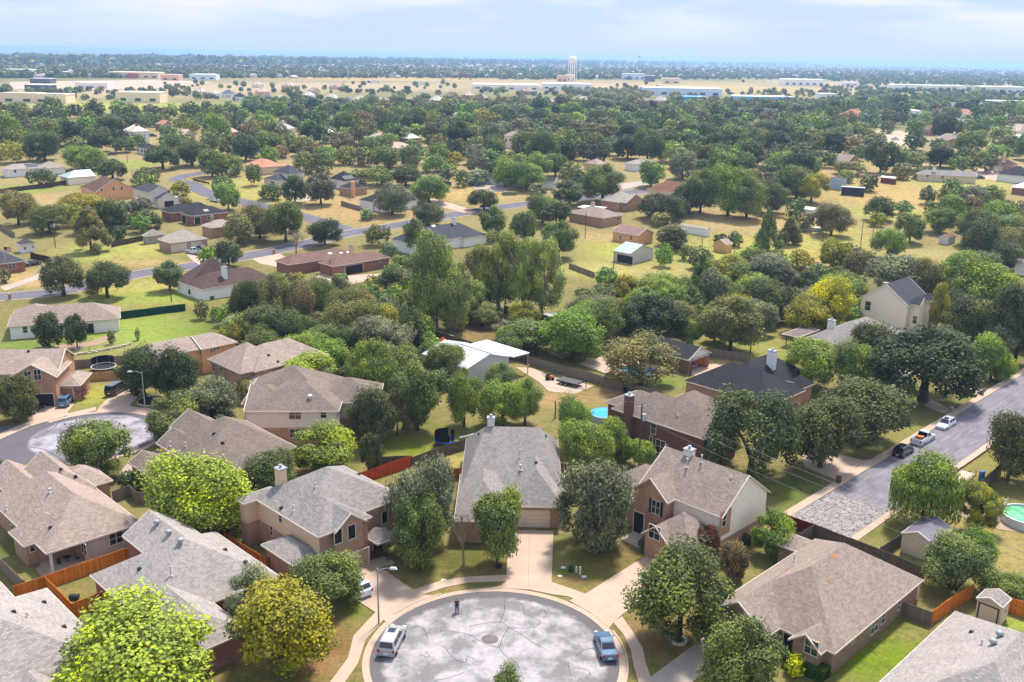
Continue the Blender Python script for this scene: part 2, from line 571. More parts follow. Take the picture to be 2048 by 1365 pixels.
class House:
    def __init__(s, label, cat, th, wm, rm, name='house', group=None, lm=None, trim=None, wm2=None, zs=None, ov=0.42, kind=None):
        s.label, s.cat, s.fr, s.wm, s.rm, s.name, s.group = label, cat, Frame(th), wm, rm, name, group
        s.trim = trim or TRIM
        s.wm2, s.zs, s.ov = wm2, zs, ov
        s.roof, s.wall, s.fas = MB(), MB(), MB()
        s.rp, s.wp = [], []
        s.lm, s.n = lm, 0
        s.pts = []
        s.feat = []
    def wing(s, r, ze, ridge='u', ends='hh', pitch=0.6, inset=None, walls=True, wm=0, zlo=-0.3, split=None, th=0.16, fm={}):
        """r: (u0,u1,v0,v1) in the house frame or ((px,py),(px,py)) opposite eave corners"""
        fr = s.fr
        if len(r) == 2:
            r = fr.rect(r[0], r[1], ze)
            mn = 7.5 if s.name == 'house' else 2.6
            cu, cv = (r[0] + r[1]) / 2, (r[2] + r[3]) / 2
            du, dv = max(r[1] - r[0], mn), max(r[3] - r[2], mn)
            r = (cu - du / 2, cu + du / 2, cv - dv / 2, cv + dv / 2)
        P, G, zr = roof_polys(fr, r, ze, ridge, ends, pitch, inset)
        s.pts += [p for q in P for p in q]
        cnt = {}
        for p in P:
            e = Vector(p[1]) - Vector(p[0]); e.normalize()
            o = Vector(p[0])
            nrm = (Vector(p[1]) - o).cross(Vector(p[2]) - o).normalized()
            sl = nrm.cross(e)
            uv = [((Vector(q) - o).dot(e), (Vector(q) - o).dot(sl)) for q in p]
            s.roof.poly(p, uv)
            s.rp.append(p)
            low = [(x, y, z - th) for x, y, z in reversed(p)]
            s.roof.poly(low, [(0, 0)] * len(low), 1)
            for i in range(len(p)):
                k = (tuple(round(c, 3) for c in p[i]), tuple(round(c, 3) for c in p[(i + 1) % len(p)]))
                cnt[k] = (p[i], p[(i + 1) % len(p)])
        for (a, b), (pa, pb) in cnt.items():
            if (b, a) not in cnt:
                d = Vector((pb[0] - pa[0], pb[1] - pa[1], 0))
                if d.length < 1e-6: continue
                o = Vector((d.y, -d.x, 0)).normalized() * 0.02
                q = [(pa[0] + o.x, pa[1] + o.y, pa[2] - th - 0.03), (pb[0] + o.x, pb[1] + o.y, pb[2] - th - 0.03),
                     (pb[0] + o.x, pb[1] + o.y, pb[2] + 0.015), (pa[0] + o.x, pa[1] + o.y, pa[2] + 0.015)]
                s.fas.poly(q)
                s.fas.poly([(x - o.x * 0.9, y - o.y * 0.9, z) for x, y, z in reversed(q)])
                s.fas.poly([q[3], q[2], (q[2][0] - o.x * 6, q[2][1] - o.y * 6, q[2][2]), (q[3][0] - o.x * 6, q[3][1] - o.y * 6, q[3][2])])
        if not walls:
            s.n += 1
            return s
        i = s.ov + 0.004 * s.n
        s.n += 1
        u0, u1, v0, v1 = r
        ge = [False] * 4                     # gable on u0, u1, v0, v1
        if ridge == 'u': ge[0], ge[1] = ends[0] == 'g', ends[1] == 'g'
        else: ge[2], ge[3] = ends[0] == 'g', ends[1] == 'g'
        g = lambda k: 0.28 + 0.004 * s.n if ge[k] else i
        a0, a1, b0, b1 = u0 + g(0), u1 - g(1), v0 + g(2), v1 - g(3)
        mid = (b0 + b1) / 2 if ridge == 'u' else (a0 + a1) / 2
        hw = (v1 - v0) / 2 if ridge == 'u' else (u1 - u0) / 2
        zt = ze - th - 0.005 + (i * pitch)
        C = [(a0, b0), (a1, b0), (a1, b1), (a0, b1)]
        side = [2, 1, 3, 0]
        sp = split if split is not None else s.zs
        m2 = 1 if s.wm2 is not None else wm
        for k in range(4):
            A, B = C[k], C[(k + 1) % 4]
            pa, pb = fr.xy(*A), fr.xy(*B)
            segs = [(zlo, zt, wm)]
            if s.wm2 is not None and sp is not None and zlo < sp < zt:
                segs = [(zlo, sp, wm), (sp, zt, m2)]
            elif s.wm2 is not None and sp is not None and sp <= zlo:
                segs = [(zlo, zt, m2)]
            sd_ = ('u0', 'u1', 'v0', 'v1')[side[k]]
            if fm and sd_ in fm:                     # this side has its own split or one material all the way up
                w_ = fm[sd_]
                segs = [(zlo, w_, wm), (w_, zt, 1)] if isinstance(w_, float) else [(zlo, zt, w_)]
            for z0, z1, m in segs:
                q = [(pa[0], pa[1], z0), (pb[0], pb[1], z0), (pb[0], pb[1], z1), (pa[0], pa[1], z1)]
                d = math.hypot(pb[0] - pa[0], pb[1] - pa[1])
                s.wall.poly(q, [(0, z0), (d, z0), (d, z1), (0, z1)], m)
                s.wp.append(q)
            if ge[side[k]]:
                ap = fr.xy(mid, A[1]) if ridge == 'v' else fr.xy(A[0], mid)
                zap = ze - th - 0.005 + hw * pitch
                q = [(pa[0], pa[1], zt), (pb[0], pb[1], zt), (ap[0], ap[1], zap)]
                d = math.hypot(pb[0] - pa[0], pb[1] - pa[1])
                s.wall.poly(q, [(0, zt), (d, zt), (d / 2, zap)], segs[-1][2])
                s.wp.append(q)
        return s
    def wallbox(s, u0, u1, v0, v1, zt, fm={}):
        C = [(u0, v0), (u1, v0), (u1, v1), (u0, v1)]
        for k in range(4):
            pa, pb = s.fr.xy(*C[k]), s.fr.xy(*C[(k + 1) % 4])
            q = [(pa[0], pa[1], -.3), (pb[0], pb[1], -.3), (pb[0], pb[1], zt), (pa[0], pa[1], zt)]
            d = math.hypot(pb[0] - pa[0], pb[1] - pa[1])
            s.wall.poly(q, [(0, -.3), (d, -.3), (d, zt), (0, zt)], fm.get(('v0', 'u1', 'v1', 'u0')[k], 0))
            s.wp.append(q)
        return s
    def shed_roof(s, r, z_lo, z_hi, hi, posts=True, mi=0):
        """single-slope roof; hi in 'u0','u1','v0','v1' says which side is high"""
        fr = s.fr
        if len(r) == 2:
            r = fr.rect(r[0], r[1], z_lo)
        u0, u1, v0, v1 = r
        zz = lambda u, v: z_hi if {'u0': u == u0, 'u1': u == u1, 'v0': v == v0, 'v1': v == v1}[hi] else z_lo
        p = [fr.xy(u, v) + (zz(u, v),) for u, v in ((u0, v0), (u1, v0), (u1, v1), (u0, v1))]
        s.roof.poly(p, [(0, 0), (u1 - u0, 0), (u1 - u0, v1 - v0), (0, v1 - v0)])
        s.roof.poly([(x, y, z - 0.14) for x, y, z in reversed(p)], None, 1)
        for k in range(4):
            a, b = p[k], p[(k + 1) % 4]
            s.fas.poly([(a[0], a[1], a[2] - 0.2), (b[0], b[1], b[2] - 0.2), (b[0], b[1], b[2] + 0.01), (a[0], a[1], a[2] + 0.01)])
        s.rp.append(p)
        return s
    def f(s, *feat):
        s.feat.append(feat)
        return s
    def build(s):
        xs = [p[0] for p in s.pts]; ys = [p[1] for p in s.pts]
        c = Vector(((min(xs) + max(xs)) / 2, (min(ys) + max(ys)) / 2, 0))
        s.loc = c
        s.root = root = thing(s.name, c, s.label, s.cat, s.group)
        mats = [s.wm] if s.wm2 is None else [s.wm, s.wm2]
        if s.wall.f: s.wall.build('wall', mats, root)
        s.roofo = s.roof.build('roof', [s.rm, s.trim], root)
        s.fas.build('fascia', s.trim, s.roofo, origin=c)
        def bv(polys):
            vs, fs = [], []
            for p in polys:
                i = len(vs)
                vs += [Vector(q) for q in p]
                fs.append(tuple(range(i, i + len(p))))
            return BVHTree.FromPolygons(vs, fs) if fs else None
        s.bv = bv
        s.bw, s.br = bv(s.wp), bv(s.rp)
        for ft in s.feat:
            try:
                getattr(s, 'ft_' + ft[0])(*ft[1:])
            except LookupError:
                print('MISS', s.label, ft)
        bb = [proj(p) for p in s.pts]
        s.bbox = (min(b[0] for b in bb), min(b[1] for b in bb), max(b[0] for b in bb), max(b[1] for b in bb))
        s.loc = c
        HOUSES.append(s)
        if s.lm:
            LM.append(((s.bbox[0] + s.bbox[2]) / 2, (s.bbox[1] + s.bbox[3]) / 2, s.lm))
        return s
    def hit(s, tree, px, py):
        d = ray(px, py).normalized()
        r = tree.ray_cast(Vector((0, 0, H - gz(s.loc.y))), d)
        if r[0] is None: raise LookupError
        n = r[1]
        if n.dot(d) > 0: n = -n
        return r[0], n
    def quadframe(s, p, n):
        n = Vector((n.x, n.y, 0)).normalized()
        return Vector((-n.y, n.x, 0)), Vector((0, 0, 1)), n
    def panel(s, mb, p, t, z, n, w, h, d0, d1, mi=0):
        """box on a wall: w x h centred at p, from d0 to d1 out of the wall"""
        a = [p + t * (-w / 2) + z * (-h / 2), p + t * (w / 2) + z * (-h / 2), p + t * (w / 2) + z * (h / 2), p + t * (-w / 2) + z * (h / 2)]
        b = [q + n * d1 for q in a]; a = [q + n * d0 for q in a]
        mb.poly(b, [(0, 0), (w, 0), (w, h), (0, h)], mi)
        for k in range(4):
            j = (k + 1) % 4
            mb.poly([a[k], a[j], b[j], b[k]], None, mi)
    def ft_w(s, px, py, w=1.0, h=1.5, style=1, glass=None, shut=False, trim=None):
        p, n = s.hit(s.bw, px, py)
        t, z, n = s.quadframe(p, n)
        fr = MB()
        b = 0.075
        for dx, ww in ((-w / 2, b), (w / 2, b)) + (((0, b * 0.9),) if style == 2 else ()):
            s.panel(fr, p + t * dx, t, z, n, ww, h + b, 0.0, 0.07)
        for dz in (-h / 2, h / 2) + ((0,) if style else ()):
            s.panel(fr, p + z * dz, t, z, n, w + b, b * (1.2 if dz else 0.7), 0.0, 0.073)
        wo = fr.build('window', trim or s.trim, s.root, origin=s.root.location)
        pm = MB()
        s.panel(pm, p, t, z, n, w - 0.02, h - 0.02, 0.0, 0.022)
        pm.build('pane', glass or GLASS, wo, origin=s.root.location)
        if shut:
            for sg in (-1, 1):
                sm = MB()
                s.panel(sm, p + t * sg * (w / 2 + 0.24), t, z, n, 0.36, h + 0.1, 0.0, 0.05)
                sm.build('shutter', BLACK, wo, origin=s.root.location)
    def ft_g(s, px, py, w, h, m=None, rows=4, frame=None):
        """garage door centred at the pixel"""
        p, n = s.hit(s.bw, px, py)
        t, z, n = s.quadframe(p, n)
        p.z = h / 2
        mb = MB()
        for k in range(rows):
            s.panel(mb, p + z * (-h / 2 + (k + 0.5) * h / rows), t, z, n, w, h / rows - 0.03, 0.0, 0.03)
        g = mb.build('garage_door', m or TRIM, s.root, origin=s.root.location)
        fm = MB()
        for sg in (-1, 1):
            s.panel(fm, p + t * sg * (w / 2 + 0.09), t, z, n, 0.16, h + 0.1, 0.0, 0.05)
        s.panel(fm, p + z * (h / 2 + 0.07), t, z, n, w + 0.34, 0.14, 0.0, 0.053)
        fm.build('door_frame', frame or s.trim, g, origin=s.root.location)
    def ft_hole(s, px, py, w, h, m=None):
        """open doorway or porch: its inner shade painted as a flat black panel, with a frame"""
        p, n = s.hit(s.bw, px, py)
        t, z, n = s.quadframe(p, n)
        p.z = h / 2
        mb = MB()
        s.panel(mb, p, t, z, n, w, h, 0.0, 0.02)  # flush sheet, its black stands in for the shade inside the opening
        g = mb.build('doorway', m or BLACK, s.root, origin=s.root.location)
        fm = MB()
        for sg in (-1, 1):
            s.panel(fm, p + t * sg * (w / 2 + 0.07), t, z, n, 0.14, h + 0.1, 0.0, 0.06)
        s.panel(fm, p + z * (h / 2 + 0.06), t, z, n, w + 0.3, 0.14, 0.0, 0.063)
        fm.build('door_frame', s.trim, g, origin=s.root.location)
    def ft_patch(s, px, py, w, h, m, name='wall_panel', d=0.02):
        p, n = s.hit(s.bw, px, py)
        t, z, n = s.quadframe(p, n)
        mb = MB()
        s.panel(mb, p, t, z, n, w, h, 0.0, d)
        mb.build(name, m, s.root, origin=s.root.location)
        s.wp.append(mb.v[:4])
        s.bw = s.bv(s.wp)
    def ft_v(s, px, py):
        """low box vent"""
        p, n = s.hit(s.br, px, py)
        mb = MB()
        mb.box((p.x, p.y, p.z - 0.1), (0.42, 0.42, 0.3), s.fr.th, 0, 0.85)
        mb.build('roof_vent', BLACK, s.roofo, origin=s.root.location)
    def ft_t(s, px, py, m=None):
        """turbine or dome vent"""
        p, n = s.hit(s.br, px, py)
        mb = MB()
        mb.tube(p - Vector((0, 0, .15)), p + Vector((0, 0, .28)), 0.18, 0.18, 10)
        mb.lathe((p.x, p.y, p.z + .25), [(0.2, 0), (0.37, 0.06), (0.4, 0.2), (0.3, 0.36), (0, 0.44)], 12)
        mb.build('turbine_vent', m or STEEL, s.roofo, origin=s.root.location, smooth=True)
    def ft_p(s, px, py, h=0.9, r=0.07, m=None, cap=True):
        p, n = s.hit(s.br, px, py)
        mb = MB()
        mb.tube(p - Vector((0, 0, .1)), p + Vector((0, 0, h)), r, r, 8)
        mb.lathe((p.x, p.y, p.z - .05), [(r * 3.2, 0), (r * 2.6, 0.1), (r, 0.2)], 8)
        if cap: mb.lathe((p.x, p.y, p.z + h), [(r * 1.9, -.05), (r * 1.9, 0.05), (0, 0.14)], 8)
        mb.build('vent_pipe', m or plain(214, 206, 200, 0.7), s.roofo, origin=s.root.location)
    def ft_tile(s, px, py, w, h, m, name='roof_patch', flat=True):
        """thin panel lying on the roof"""
        p, n = s.hit(s.br, px, py)
        e = Vector((-n.y, n.x, 0)).normalized()
        sl = n.cross(e)
        q = [p + n * 0.03 + e * a * w / 2 + sl * b * h / 2 for a, b in ((-1, -1), (1, -1), (1, 1), (-1, 1))]
        mb = MB()
        mb.poly(q, [(0, 0), (w, 0), (w, h), (0, h)])
        lo = [x - n * 0.05 for x in q]
        for k in range(4):
            mb.poly([lo[k], lo[(k + 1) % 4], q[(k + 1) % 4], q[k]])
        mb.build(name, m, s.roofo, origin=s.root.location)
    def ft_c(s, px, py, ztop, w=1.0, d=0.8, m=None, drop=4.0, cap=True, capm=None):
        """chimney whose top centre is at the pixel"""
        p = at(px, py, ztop)
        mb = MB()
        mb.box((p.x, p.y, ztop - drop), (w, d, drop), s.fr.th)
        ch = mb.build('chimney', m or s.wm, s.roofo, origin=s.root.location)
        cm = MB()
        cm.box((p.x, p.y, ztop - 0.02), (w + 0.18, d + 0.18, 0.14), s.fr.th)
        cm.tube((p.x, p.y, ztop + .1), (p.x, p.y, ztop + .45), 0.16, 0.16, 8)
        cm.lathe((p.x, p.y, ztop + .42), [(0.26, 0), (0.26, 0.1), (0, 0.16)], 8)
        if cap: cm.build('chimney_cap', capm or STEEL, s.root if False else s.roofo, origin=s.root.location)
    def ft_post(s, px, py, h, w=0.25, m=None):
        """free-standing post; pixel is its foot"""
        p = at(px, py, 0)
        mb = MB(); mb.box((p.x, p.y, 0), (w, w, h), s.fr.th)
        mb.build('porch_post', m or s.trim, s.root, origin=s.root.location)
    def ft_dish(s, px, py):
        p, n = s.hit(s.br, px, py)
        mb = MB()
        mb.tube(p, p + Vector((0, 0, .5)), 0.03, 0.03, 6)
        d = Vector((0.4, -0.8, 0.5)).normalized()
        q = d.to_track_quat('Z', 'Y')
        c = p + Vector((0, 0, .6))
        N_ = 12
        ring = [c + q @ Vector((math.cos(2 * PI * k / N_) * .36, math.sin(2 * PI * k / N_) * .3, .08)) for k in range(N_)]
        for k in range(N_):
            mb.poly([c, ring[k], ring[(k + 1) % N_]])
        mb.tube(c, c + d * .5, .015, .03, 5)
        mb.build('satellite_dish', STEEL, s.roofo, origin=s.root.location)
# ------------------------------------------------------------------ near houses (frame u = toward lower right, v = toward upper right)
GREYSH = shingle(176, 168, 164, 0.64)
LTSH = shingle(190, 181, 176, 0.66)
TANSH = shingle(180, 162, 150, 0.64)
BRNSH = shingle(160, 144, 134, 0.6)
PINKSH = shingle(192, 172, 160, 0.66)
DKBRSH = shingle(128, 104, 98, 0.5)
CHARSH = shingle(82, 82, 88, 0.45)
SLATESH = shingle(104, 106, 114, 0.5)
REDSH = shingle(172, 122, 100, 0.55)
PALESH = shingle(196, 184, 172, 0.65)
WHITEMT = metalroof(236, 240, 246, 0.72)
BLUEMT = metalroof(196, 212, 224, 0.62)
BR_TAN = brick(190, 146, 118, .8)
BR_RED = brick(156, 98, 84, .75)
BR_DRED = brick(118, 68, 60, .7)
BR_MIX = brick(184, 146, 124, .8)
BR_GREY = brick(158, 132, 114, .8)
ST_TAN = mat('stucco_tan', f_plain, rgb(238, 204, 170, 0.75), 0.9, 0.05, 0.1)
ST_PEACH = mat('stucco_peach', f_plain, rgb(240, 180, 132, 0.75), 0.9, 0.05, 0.1)
ST_CREAM = mat('stucco_cream', f_plain, rgb(248, 232, 212, 0.85), 0.9, 0.04, 0.1)
ST_WHITE = mat('stucco_white', f_plain, rgb(246, 244, 240, 0.78), 0.9, 0.04, 0.1)
SID_PINK = siding(222, 204, 198)
SID_WHITE = siding(244, 232, 222, 0.72)
SID_CREAM = siding(240, 218, 190, 0.68)
FOUND = plain(206, 190, 176, 0.6)
ORANGEDOOR = plain(206, 146, 104, 0.6)

h = House('big grey hip roof in the lower left corner with bright green tree before it', 'house', -45, BR_RED, LTSH, lm='the grey roof in the lower left corner')
h.wing((-103.2, -84, 15, 31.4), 3.0, 'u', 'hh', 0.6).wing((-108, -98, 14, 28.2), 3.0, 'u', 'hh', 0.6)
h.wing((-89, -83.2, 21, 26.5), 3.0, 'u', 'hg', 0.62)
h.f('v', 88, 1206).f('v', 27, 1225).f('v', 128, 1255).f('t', 158, 1238).f('p', 55, 1235, 0.5).build()

h = House('long light grey roofed house with three domed turbine vents on its rear ridge', 'house', -45, BR_RED, LTSH, lm='the roof with three turbine vents')
h.wing((-102.7, -88, 35.9, 51.4), 3.0, 'u', 'hh', 0.62).wing((-98, -80.6, 35.85, 43.2), 3.02, 'u', 'hh', 0.62)
h.wing((-107.4, -94, 41.8, 48.9), 4.0, 'u', 'gh', 0.62)
h.f('t', 313, 1050).f('t', 337, 1070).f('t', 361, 1087).f('v', 450, 1101).f('v', 491, 1125).f('v', 279, 1139).f('p', 342, 1152, 1.1)
h.f('w', 252, 1226, 0.8, 1.5).f('g', 462, 1262, 3.0, 2.2, BLACK).build()

h = House('tan hip roofed house with patio chairs under its porch corner by the orange fence', 'house', -45, BR_MIX, PINKSH, lm='the tan hip roofed house with the patio', wm2=SID_PINK, zs=9)
h.wing((-131.5, -111, 34.2, 45.9), 3.0, 'u', 'hh', 0.68, None, False)
h.wallbox(-131.1, -111.42, 38.7, 45.5, 3.1, {'u1': 1}).wallbox(-131.1, -114.7, 34.62, 38.69, 3.1)
_pc = h.fr.xy
h.wing((-119.8, -114.6, 32.9, 40), 3.0, 'u', 'hh', 0.68)
h.wing((-138.5, -126, 36.5, 41.8), 3.0, 'u', 'gh', 0.7).wing((-135.5, -124, 39.8, 45.6), 3.6, 'u', 'gh', 0.85).wing((-133, -125.8, 42, 48.6), 3.0, 'v', 'hh', 0.6)
h.f('p', 100, 985, 0.5, 0.1).f('v', 101, 1056).f('v', 122, 940).f('v', 151, 954).f('p', 13, 1020, 0.5)
h.f('w', 232, 1076, 1.7, 1.6, 2).f('w', 168, 1097, 1.7, 1.6, 2)
h.f('w', 26, 1061, 0.9, 1.5).f('w', 43, 1078, 0.7, 1.5).f('w', 64, 1094, 0.6, 1.3)
h.build()
m = MB(); m.box(_pc(-111.7, 34.9) + (.2,), (.3, .3, 2.7), .78); m.build('porch_post', TRIM, h.root, origin=h.root.location)
m = MB(); m.box(_pc(-112.9, 36.6) + (0,), (3.5, 4.3, .2), -.785); m.build('porch_floor', plain(226, 206, 184, .5), h.root, origin=h.root.location)

h = House('two storey house of tan stucco over brown brick with beige chimney by the curb', 'house', -45, BR_MIX, GREYSH, lm='the two storey tan stucco house', wm2=ST_TAN, zs=3.0)
h.wing((-103.1, -87.9, 56.6, 64.4), 6.0, 'u', 'hh', 0.6, fm={'u1': 0})
h.wing((-103.0, -89.6, 56.65, 70.8), 6.01, 'u', 'hh', 0.58, fm={'u1': 0})
h.wing((-93, -87.3, 58.6, 63.2), 6.1, 'u', 'hg', 0.75, fm={'u1': 0})
h.wing((-95.8, -88.6, 53.6, 58.4), 3.1, 'u', 'hh', 0.5, split=9)
h.wing((-90.6, -86.4, 64.0, 67.2), 3.0, 'u', 'hh', 0.45, walls=False)
h.wing((-103.8, -101.5, 54.8, 60), 6.0, 'v', 'hh', 0.5)
h.f('w', 676, 1073, 1.1, 1.9, 0, BLACK).f('w', 703, 1064, 1.1, 1.9, 0, BLACK).f('w', 561, 1036, 0.7, 1.3).f('w', 543, 1062, 0.6, 1.4)
h.f('g', 712, 1115, 3.6, 2.3, plain(206, 178, 150, 0.6)).f('c', 561, 937, 9.6, 1.1, 1.1, ST_TAN, 4.5)
h.f('t', 643, 935).f('p', 629, 942, 0.9).f('p', 631, 974, 0.5).f('p', 587, 1022, 0.7).f('v', 563, 1017).f('v', 717, 950)
h.f('hole', 758, 1085, 1.8, 2.6).f('post', 770, 1103, 2.7, 0.45, BR_MIX).f('post', 737, 1118, 2.7, 0.4, BR_MIX)
h.f('w', 769, 1035, 0.9, 1.7, 0, BLACK).build()

h = House('steep many hipped grey roof house with pale garage door at the head of the cul-de-sac', 'house', 0, BR_TAN, GREYSH, lm='the steep grey house facing the cul-de-sac')
h.wing((-6.8, 7.3, 120.8, 140.4), 3.2, 'u', 'hh', 0.6, inset=3.3)
h.wing((-7.0, 0.0, 112.5, 127), 3.2, 'v', 'hh', 0.95, inset=5.5)
h.wing((-0.1, 7.25, 116.9, 132), 3.22, 'v', 'hh', 0.95, inset=4.5)
h.wing((-4.2, 0.05, 115.6, 121), 3.2, 'v', 'gh', 1.0)
h.wing((6.4, 8.1, 122.5, 124.6), 2.9, 'u', 'hh', 0.6).wing((6.4, 7.8, 126.5, 128), 2.9, 'u', 'hh', 0.6)
h.f('g', 1060, 1047, 4.9, 2.4, plain(246, 224, 200, 0.75)).f('c', 982, 836, 10.2, 1.0, 0.9, plain(240, 232, 224, 0.75), 4)
h.f('p', 1039, 916, 1.2, 0.06).f('p', 1041, 940, 0.7, 0.1).f('v', 1072, 926).f('v', 1091, 873).f('v', 958, 869).f('hole', 992, 1040, 1.6, 2.4).build()

h = House('large brick house with cream stucco gable end and dark red garage doors', 'house', -45, BR_TAN, TANSH, lm='the brick house with red garage doors', wm2=ST_CREAM, zs=99)
h.wing((-71.6, -58.5, 95.6, 106.7), 6.0, 'u', 'gg', 0.72, fm={'u1': 2.6, 'v0': 3.0})
h.wing((-71.5, -65.6, 93.9, 101.5), 6.02, 'v', 'gh', 0.85)
h.wing((-66.2, -59.6, 90.4, 97.0), 3.1, 'v', 'hh', 0.85)
h.wing((-66.4, -62.3, 89.8, 95), 3.0, 'v', 'gh', 0.85)
h.wing((-79.5, -70.6, 96.8, 106.5), 3.0, 'u', 'hh', 0.66)
h.wing((-74.2, -70.9, 94.8, 100), 3.4, 'v', 'gh', 0.95)
h.f('patch', 1450, 1045, 2.4, 3.4, BR_TAN, 'brick_panel', 0.03)
h.f('w', 1312, 1015, 1.3, 1.9, 2, None, True).f('w', 1309, 1065, 1.7, 1.8, 2).f('w', 1448, 1041, 0.9, 1.7)
h.f('g', 1345, 1085, 2.9, 2.3, plain(128, 62, 52, 0.7)).f('g', 1383, 1101, 2.5, 2.3, plain(128, 62, 52, 0.7))
h.f('c', 1379, 899, 10.6, 1.2, 1.0, plain(244, 230, 214, 0.75), 3).f('p', 1374, 935, 1.2, 0.09).f('p', 1403, 925, 1.0, 0.08).f('v', 1244, 970).f('p', 1462, 957, 0.2)
h.f('hole', 1278, 1035, 1.6, 3.0).build()

h = House('brown brick hip roofed house with orange patched ridge caps beside the bright side lawn', 'house', -45, BR_GREY, TANSH, lm='the hip roofed house with orange roof patches')
h.wing((-50.6, -37.0, 83.6, 104.7), 3.0, 'v', 'hh', 0.66)
h.wing((-50.55, -43.2, 81.0, 96), 3.02, 'v', 'gh', 0.7)
h.wing((-41.6, -37.9, 82.4, 90), 3.0, 'v', 'gh', 0.8)
h.wing((-53.5, -50, 100, 104), 2.9, 'u', 'gh', 0.5)
OR = plain(196, 132, 92, 0.6)
h.f('tile', 1629, 1118, .8, 0.28, OR).f('tile', 1654, 1102, .8, 0.25, OR).f('tile', 1577, 1139, .8, 0.25, OR).f('tile', 1669, 1114, 0.6, .7, OR).f('tile', 1661, 1163, 0.5, 0.4, OR)
h.f('p', 1512, 1150, 1.2, 0.08, plain(200, 140, 120, 0.7)).f('p', 1588, 1124, 0.9)
h.f('w', 1749, 1252, 1.7, 1.7, 2).f('w', 1766, 1236, 1.0, 1.4).f('w', 1798, 1210, 0.7, 1.3).f('w', 1706, 1280, 0.6, 0.9)
h.f('w', 1623, 1295, 1.5, 1.7, 2).f('hole', 1582, 1275, 1.6, 2.5).f('w', 1491, 1230, .35, .5, 0, WHITE)
h.f('post', 1833, 1200, 2.7, 0.2).build()

h = House('pale grey roof in the lower corner beside the small cream garden shed', 'house', -45, BR_MIX, LTSH, lm='the pale roof in the lower right corner')
h.wing((-31.8, -14, 76, 100.6), 3.0, 'v', 'hh', 0.62)
h.wing((-22, -10, 86, 100.4), 3.0, 'u', 'hh', 0.55)
h.f('t', 1998, 1274).f('t', 1985, 1290).f('v', 1943, 1265).f('p', 1963, 1290, 0.5).build()

h = House('peach walled two storey house with steep brown roof beside the round tree', 'house', -45, ST_PEACH, BRNSH, lm='the peach walled house with the brown roof')
h.wing((-128.6, -114, 56.4, 70.5), 5.5, 'u', 'hh', 0.62)
h.wing((-128.7, -117.4, 56.3, 61.5), 5.52, 'u', 'gh', 0.7)
h.wing((-133.2, -120, 60.5, 67), 5.6, 'u', 'gh', 0.65)
h.wing((-118.5, -112.6, 57.2, 64), 5.3, 'u', 'hh', 0.62)
h.wing((-131.2, -123.6, 53.0, 57.6), 2.7, 'u', 'gh', 0.55)
h.f('w', 347, 912, 0.9, 1.7).f('w', 376, 927, 0.9, 1.7).f('p', 341, 893, 0.7).f('p', 371, 893, 0.5).f('v', 428, 868).f('v', 445, 887).build()

h = House('two storey house with pale siding above brick and wide grey brown roof', 'house', 3, BR_MIX, BRNSH, lm='the two storey house with pale siding', wm2=SID_WHITE, zs=2.9)
h.wing((-34.0, -19.5, 145.6, 158), 5.8, 'u', 'hh', 0.5)
h.wing((-34.4, -26.0, 145.55, 157.4), 5.82, 'u', 'gh', 0.42)
h.wing((-35.5, -21, 149, 163), 5.8, 'v', 'hh', 0.6)
h.wing((-24.5, -13.6, 150, 160), 5.6, 'u', 'hh', 0.55)
h.f('w', 590, 830, 1.9, 1.5, 2).f('w', 647, 829, 0.9, 1.4).f('w', 591, 867, 1.9, 1.5, 2).f('w', 653, 856, 1.2, 0.3).f('t', 620, 797, WHITE).build()

h = House('brick house with tan cross hipped roof behind the lime tree', 'house', -45, BR_MIX, PINKSH, lm='the brick house with the cross hipped roof')
h.wing((-162, -150, 82, 92), 5.2, 'v', 'hh', 0.6)
h.wing((-160, -149.3, 84.4, 100.4), 5.2, 'v', 'hh', 0.58)
h.wing((-152.5, -147, 82, 87.5), 3.0, 'u', 'hh', 0.5)
h.f('w', 428, 735, .9, 1.5).f('w', 443, 742, .9, 1.5).f('w', 513, 760, 0.8, 1.4).f('v', 537, 711).f('v', 556, 724).build()

h = House('peach gabled house with three small square windows behind the dark oaks', 'house', -45, ST_PEACH, PINKSH, lm='the peach house with three square windows')
h.wing(((253, 707), (424, 690)), 5.0, 'v', 'hh', 0.5)
h.wing(((385, 692), (456, 676)), 5.0, 'v', 'gh', 0.5)
h.f('w', 402, 703, .6, 1.3).f('w', 423, 702, .5, .8).f('w', 429, 699, .5, .8).f('w', 435, 696, .5, .8).f('w', 268, 715, 1.2, 1.3, 2).build()

h = House('brick fronted two storey house with open garage and orange garage door', 'house', 8, BR_TAN, PINKSH, lm='the brick house with the orange garage door')
h.wing((-76, -56, 171.5, 182), 5.5, 'u', 'hg', 0.55)
h.wing((-63.5, -55.6, 169, 178), 5.5, 'v', 'gh', 0.6)
h.wing((-56.5, -52.6, 171.6, 179), 3.0, 'v', 'hh', 0.55)
h.f('w', 56, 753, 1.2, 1.9, 2).f('w', 75, 750, 1.2, 1.9, 2)
h.f('hole', 88, 788, 3.0, 2.4).f('g', 125, 783, 3.4, 2.4, ORANGEDOOR).f('v', 57, 703).build()

h = House('long white house with solar panels on one end of its tan roof', 'house', 22, ST_WHITE, TANSH, lm='the white house with rooftop solar panels')
r0 = h.fr.rect((14, 654), (241, 631), 3.0)
h.wing((r0[0], r0[1], r0[2], r0[2] + 11), 3.0, 'u', 'hh', 0.5)
h.wing((r0[0] + 0.3, r0[0] + 10, r0[2] + 4, r0[2] + 15), 3.0, 'v', 'hh', 0.48)
h.f('tile', 206, 606, 5.0, 2.6, plain(46, 48, 58, 0.8, 0.2), 'solar_panel').f('w', 50, 660, .9, 1.4).f('hole', 178, 652, 1.8, 2.2).f('p', 45, 607, 0.8).build()

